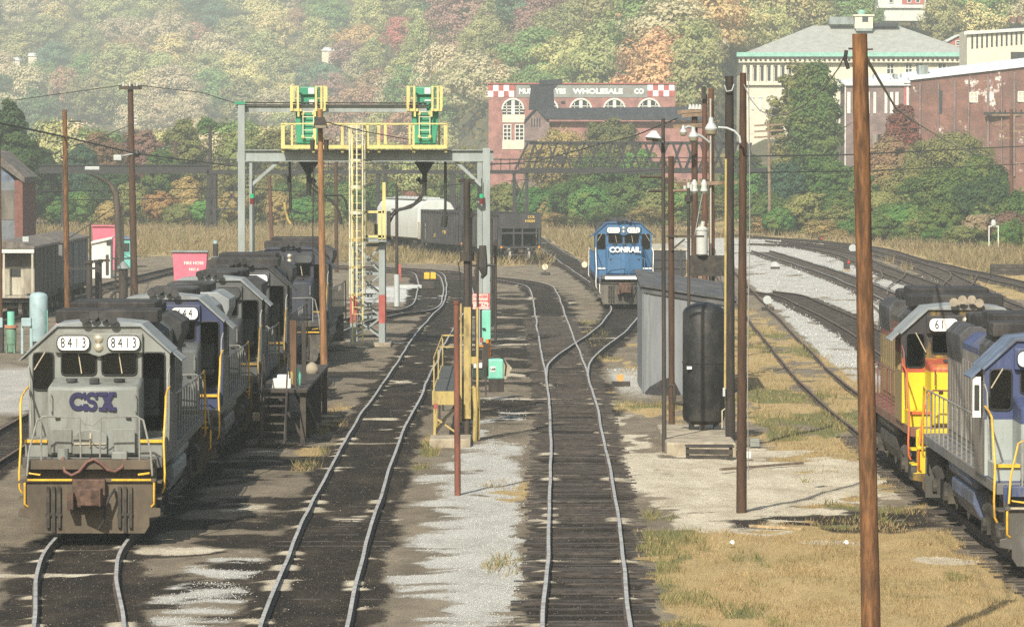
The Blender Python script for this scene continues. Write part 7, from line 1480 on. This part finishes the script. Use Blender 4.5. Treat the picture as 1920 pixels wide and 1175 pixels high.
# the wooded hillside
def on_hill(px, py, h):
    for Yv in np.arange(600, 2300, 8):
        x = (px-960)*Yv/FPX; z = CAM_H - (py-HORIZ)*Yv/FPX
        if float(ground_z(x, Yv)) + h*.62 > z: return x, float(Yv)
    return None
PAL_L = ['olive']*4+['tan']*5+['yellow green']*5+['green']*2+['gold']*4+['blue green']*2+['rust']+['dark green']
PAL_M = ['rust']*2+['green']*5+['olive']*3+['crimson']+['blue green']*2+['tan']*4+['orange']+['yellow green']*3+['plum']*3
PAL_R = ['yellow green']*4+['olive']*3+['gold']*3+['green']*3+['tan']*2+['orange']*2+['rust']
n_hill = 0
for r_ in range(11):
    py = -34 + r_*33
    k = 0; px = -40 + (r_%2)*38
    while px < 1960:
        q = px + RND.uniform(-16, 16); yy = py + RND.uniform(-12, 12); h = RND.uniform(9.5, 14.5)*(1.28 if q < 560 else 1.08)
        if q > 1350 and yy > 60 or (850 < q <= 1350 and yy > 175): px += 75; continue
        if q < 700 and yy > 300 or (1618 < q < 1752 and -20 < yy < 70): px += 75; continue
        p = on_hill(q, yy, h)
        if p:
            x, Yv = p
            if Yv < 760 and q < 850: h *= .62
            pal = PAL_L if q < 560 else PAL_M if q < 1120 else PAL_R
            if q < 500 and yy < 90 and RND.random() < .5: pal = ['blue green','tan','yellow green','olive']
            col = RND.choice(pal); w_ = h*RND.uniform(.74, 1.05)
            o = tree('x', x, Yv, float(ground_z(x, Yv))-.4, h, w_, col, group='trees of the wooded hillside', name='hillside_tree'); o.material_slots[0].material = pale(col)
            size = 'slim' if w_/h < .82 else 'broad' if w_/h > .96 else 'rounded'
            band = 'high slope above' if yy < 60 else 'mid slope over' if yy < 160 else 'low slope behind'
            PENDING.append((o, '%s %s tree, %s %s' % (size, col, band, landmark(q)), q, yy)); n_hill += 1
        px += 75
# undergrowth filling the gaps between the trees, and ground cover of the bank
def scatter(name, lab, cat, n, fn, leaf, mat):
    global NR
    NR = np.random.default_rng(sum(map(ord, name)) % 1000); P = fn(n); nrm = rand_dirs(len(P)) + np.array([0,-.3,.6]); nrm /= np.linalg.norm(nrm, axis=1)[:,None]
    t = np.cross(nrm, rand_dirs(len(P))); t /= np.linalg.norm(t, axis=1)[:,None]; b = np.cross(nrm, t); s = leaf*NR.uniform(.5,1.4,len(P))[:,None]
    o = bpy.data.objects.new(name, quads_mesh(name, P, t*s, b*s*.8, mat)); COL.objects.link(o); return tag(o, lab, cat, kind='stuff')
def hillpts(n):
    Yv = NR.uniform(620, 2050, n); a = NR.uniform(-1000, 1000, n); x = a*Yv/FPX; lump = vnoise(x*.25, Yv*.12, 91); ok = (Yv > 640) & ~((a > 400) & (Yv < 830)) & ~((a > -60) & (a < 400) & (Yv < 668)); x, Yv, lump = x[ok], Yv[ok], lump[ok]
    return np.stack([x, Yv, ground_z(x, Yv) + lump*5.5*NR.random(len(x))**.6], 1)
scatter('undergrowth', 'mixed undergrowth between the hillside trees', 'undergrowth', 90000, hillpts, .6, leaf_mat('undergrowth_leaves', (.10,.12,.045), (.26,.20,.08), (.18,.11,.055)))
def bankpts(n):
    a = NR.uniform(-1000, 1000, n); x0 = a*520/FPX; f = np.where(a > -40, np.where(a < 440, 530, 512-100*np.clip((a-340)/620,0,1)), 548); Yv = f + NR.uniform(0, 90, n)**1.0; x = a*Yv/FPX; lump = vnoise(x*.5, Yv*.2, 92)
    return np.stack([x, Yv, ground_z(x, Yv) + lump*(1.2+2.6*sstep(0,30,Yv-f))*NR.random(n)**.7], 1)
scatter('bank_undergrowth', 'tangled green and yellow undergrowth covering the far bank', 'undergrowth', 70000, bankpts, .24, leaf_mat('bank_leaves', (.075,.15,.045), (.21,.24,.075), (.30,.22,.08)))
# grass blades where the ground is grassy, stones where it is gravelly
from_grid = lambda A, x, y: A[np.clip(np.searchsorted(ys, y)-1, 0, len(ys)-2), np.clip(np.searchsorted(xs, x)-1, 0, len(xs)-2)]
grass = grass*(1-.75*np.clip(sand,0,1)*(gr < .9))
def blades(name, lab, n, y0, y1, A, hgt, wid, mat, thr=.45, extra=None):
    rg = np.random.default_rng(sum(map(ord, name)) % 1000); Yv = 1/rg.uniform(1/y1, 1/y0, n); a = rg.uniform(-1010, 1010, n); x = a*Yv/FPX; g_ = from_grid(A, x, Yv); nz = fbm(x*1.4, Yv*.45, 55, 3)
    ok = (g_ > thr) & (rg.random(n) < .25 + 1.3*sstep(.35,.65,nz)); x, Yv, nz = x[ok], Yv[ok], nz[ok]
    z = from_grid(GZ, x, Yv); k = np.sqrt(Yv/100); h = hgt*rg.uniform(.4,1.3,len(x))*k*(.6+.9*nz); w_ = wid*rg.uniform(.6,1.4,len(x))*k; th = rg.uniform(0,2*np.pi,len(x)); ln = rg.normal(0,.55,(len(x),2))*h[:,None]
    p0 = np.stack([x-np.cos(th)*w_, Yv-np.sin(th)*w_, z-.03], 1); p1 = np.stack([x+np.cos(th)*w_, Yv+np.sin(th)*w_, z-.03], 1); p2 = np.stack([x+ln[:,0], Yv+ln[:,1], z+h], 1)
    m_ = len(x); me = bpy.data.meshes.new(name); me.vertices.add(3*m_); me.vertices.foreach_set('co', np.stack([p0,p1,p2],1).ravel().astype(np.float32)); me.loops.add(3*m_); me.loops.foreach_set('vertex_index', np.arange(3*m_)); me.polygons.add(m_); me.polygons.foreach_set('loop_start', np.arange(0,3*m_,3)); me.polygons.foreach_set('loop_total', np.full(m_,3)); me.update(calc_edges=True); me.materials.append(mat)
    o = bpy.data.objects.new(name, me); COL.objects.link(o); return tag(o, lab, 'grass', kind='stuff')
GRASS = leaf_mat('dry_grass_blades', (.29,.215,.10), (.47,.365,.19), (.24,.205,.095), .2)
GREENG = leaf_mat('green_weed_blades', (.14,.15,.055), (.25,.235,.10), (.20,.19,.08), .2)
blades('dry_grass', 'dry golden grass of the yard', 330000, 79, 330, grass, .085, .009, GRASS)
blades('tall_dry_grass', 'pale tall grass beyond the tracks', 110000, 330, 560, grass, .30, .022, leaf_mat('pale_grass_blades', (.22,.18,.09), (.36,.29,.16), (.19,.20,.085), .2))
blades('weeds', 'green weeds among the dry grass', 130000, 79, 330, grass*green, .15, .014, GREENG, .30)
def stones(name, lab, n, y0, y1, A, size, mat, thr, frame=1010):
    rg = np.random.default_rng(sum(map(ord, name)) % 1000); Yv = 1/rg.uniform(1/y1, 1/y0, n); x = rg.uniform(-frame, frame, n)*Yv/FPX; ok = from_grid(A, x, Yv) > thr*rg.uniform(.7,1.6,n); x, Yv = x[ok], Yv[ok]; m_ = len(x); z = from_grid(GZ, x, Yv); s = size*rg.uniform(.45,1.5,m_)*np.sqrt(Yv/100)
    base = np.array([(1,0,0),(0,1,0),(-1,0,0),(0,-1,0),(0,0,.8),(0,0,-.8)], float); V = base[None]*rg.uniform(.6,1.3,(m_,6,1))*s[:,None,None]; th = rg.uniform(0,6.28,m_); c_, s_ = np.cos(th)[:,None], np.sin(th)[:,None]; V = np.stack([V[:,:,0]*c_-V[:,:,1]*s_, V[:,:,0]*s_+V[:,:,1]*c_, V[:,:,2]], -1) + np.stack([x,Yv,z+s*.2],1)[:,None]
    F = np.array([(0,1,4),(1,2,4),(2,3,4),(3,0,4),(1,0,5),(2,1,5),(3,2,5),(0,3,5)]); q = (F[None]+6*np.arange(m_)[:,None,None]).reshape(-1,3)
    me = bpy.data.meshes.new(name); me.vertices.add(6*m_); me.vertices.foreach_set('co', V.ravel().astype(np.float32)); me.loops.add(q.size); me.loops.foreach_set('vertex_index', q.ravel()); me.polygons.add(len(q)); me.polygons.foreach_set('loop_start', np.arange(0,q.size,3)); me.polygons.foreach_set('loop_total', np.full(len(q),3)); me.update(calc_edges=True); me.materials.append(mat)
    o = bpy.data.objects.new(name, me); COL.objects.link(o); return tag(o, lab, 'gravel', kind='stuff')
def stone_mat(name, a, b, c):
    m = bpy.data.materials.new(name); m.use_nodes = True; nt = m.node_tree; bs = nt.nodes['Principled BSDF']; g_ = _n(nt, 'ShaderNodeNewGeometry').outputs['Random Per Island']
    col = mixc(nt, ramp(nt, g_, 0, .6), a, b); col = mixc(nt, ramp(nt, g_, .75, 1), col, c); nt.links.new(col, bs.inputs['Base Color']); bs.inputs['Roughness'].default_value = .9; return m
stones('gravel', 'pale grey crushed stone of the yard', 160000, 80, 200, grav, .012, stone_mat('gravel_stone', (.27,.27,.25), (.42,.42,.39), (.50,.50,.47)), .45)
stones('sandy_chips', 'pale chips on the sandy clearing', 60000, 80, 200, sand, .010, stone_mat('sandy_chip', (.28,.25,.18), (.42,.39,.30), (.50,.47,.39)), .6)
stones('ballast', 'white ballast stone of the main line', 50000, 180, 470, grav, .024, stone_mat('ballast_stone', (.26,.26,.25), (.42,.42,.40), (.55,.55,.53)), .35)
stones('cinders', 'dark cinders and stone chips on the oily ground', 60000, 80, 210, dark, .015, stone_mat('cinder_chip', (.012,.010,.009), (.045,.037,.03), (.13,.105,.075)), .5)
# ------------------------------------------------------------------ labels that single each tree out
from collections import defaultdict
def key_of(l): return l.lower()
G = defaultdict(list)
for e in PENDING: G[key_of(e[1])].append(e)
ORD = ['highest','second highest','third highest','fourth highest','fifth highest','sixth highest','seventh highest','eighth highest']
for k_, es in G.items():
    if len(es) == 1: es[0][0]['label'] = es[0][1]; continue
    xs_ = [e[2] for e in es]; spread_x = max(xs_)-min(xs_); spread_y = max(e[3] for e in es)-min(e[3] for e in es)
    if spread_y > .5:
        for i, e in enumerate(sorted(es, key=lambda e: e[3])): e[0]['label'] = ('higher ' if len(es) == 2 and i == 0 else 'lower ' if len(es) == 2 else ORD[min(i,7)]+' ') + e[1]
    else:
        for i, e in enumerate(sorted(es, key=lambda e: e[2])): e[0]['label'] = ('left hand ' if i == 0 else 'right hand ' if i == len(es)-1 else 'middle ' if len(es) == 3 else '%s from the left ' % ('second','third','fourth','fifth')[i-1]) + e[1]
print('HILL TREES', n_hill, 'max words', max(len(e[0]['label'].split()) for e in PENDING))
# ------------------------------------------------------------------ valley haze
hz = MB().box(-1900, 1900, -120, 2700, -3.0, 128).build('haze')
hm = bpy.data.materials.new('valley_haze'); hm.use_nodes = True; nt = hm.node_tree; nt.nodes.remove(nt.nodes['Principled BSDF'])
pv = _n(nt, 'ShaderNodeVolumePrincipled'); pv.inputs['Density'].default_value = .00037; pv.inputs['Color'].default_value = (.84,.92,.89,1); pv.inputs['Anisotropy'].default_value = .0
nt.links.new(pv.outputs[0], nt.nodes['Material Output'].inputs['Volume']); hz.data.materials.append(hm); tag(hz, 'thin pale haze filling the whole valley', 'haze', kind='stuff')
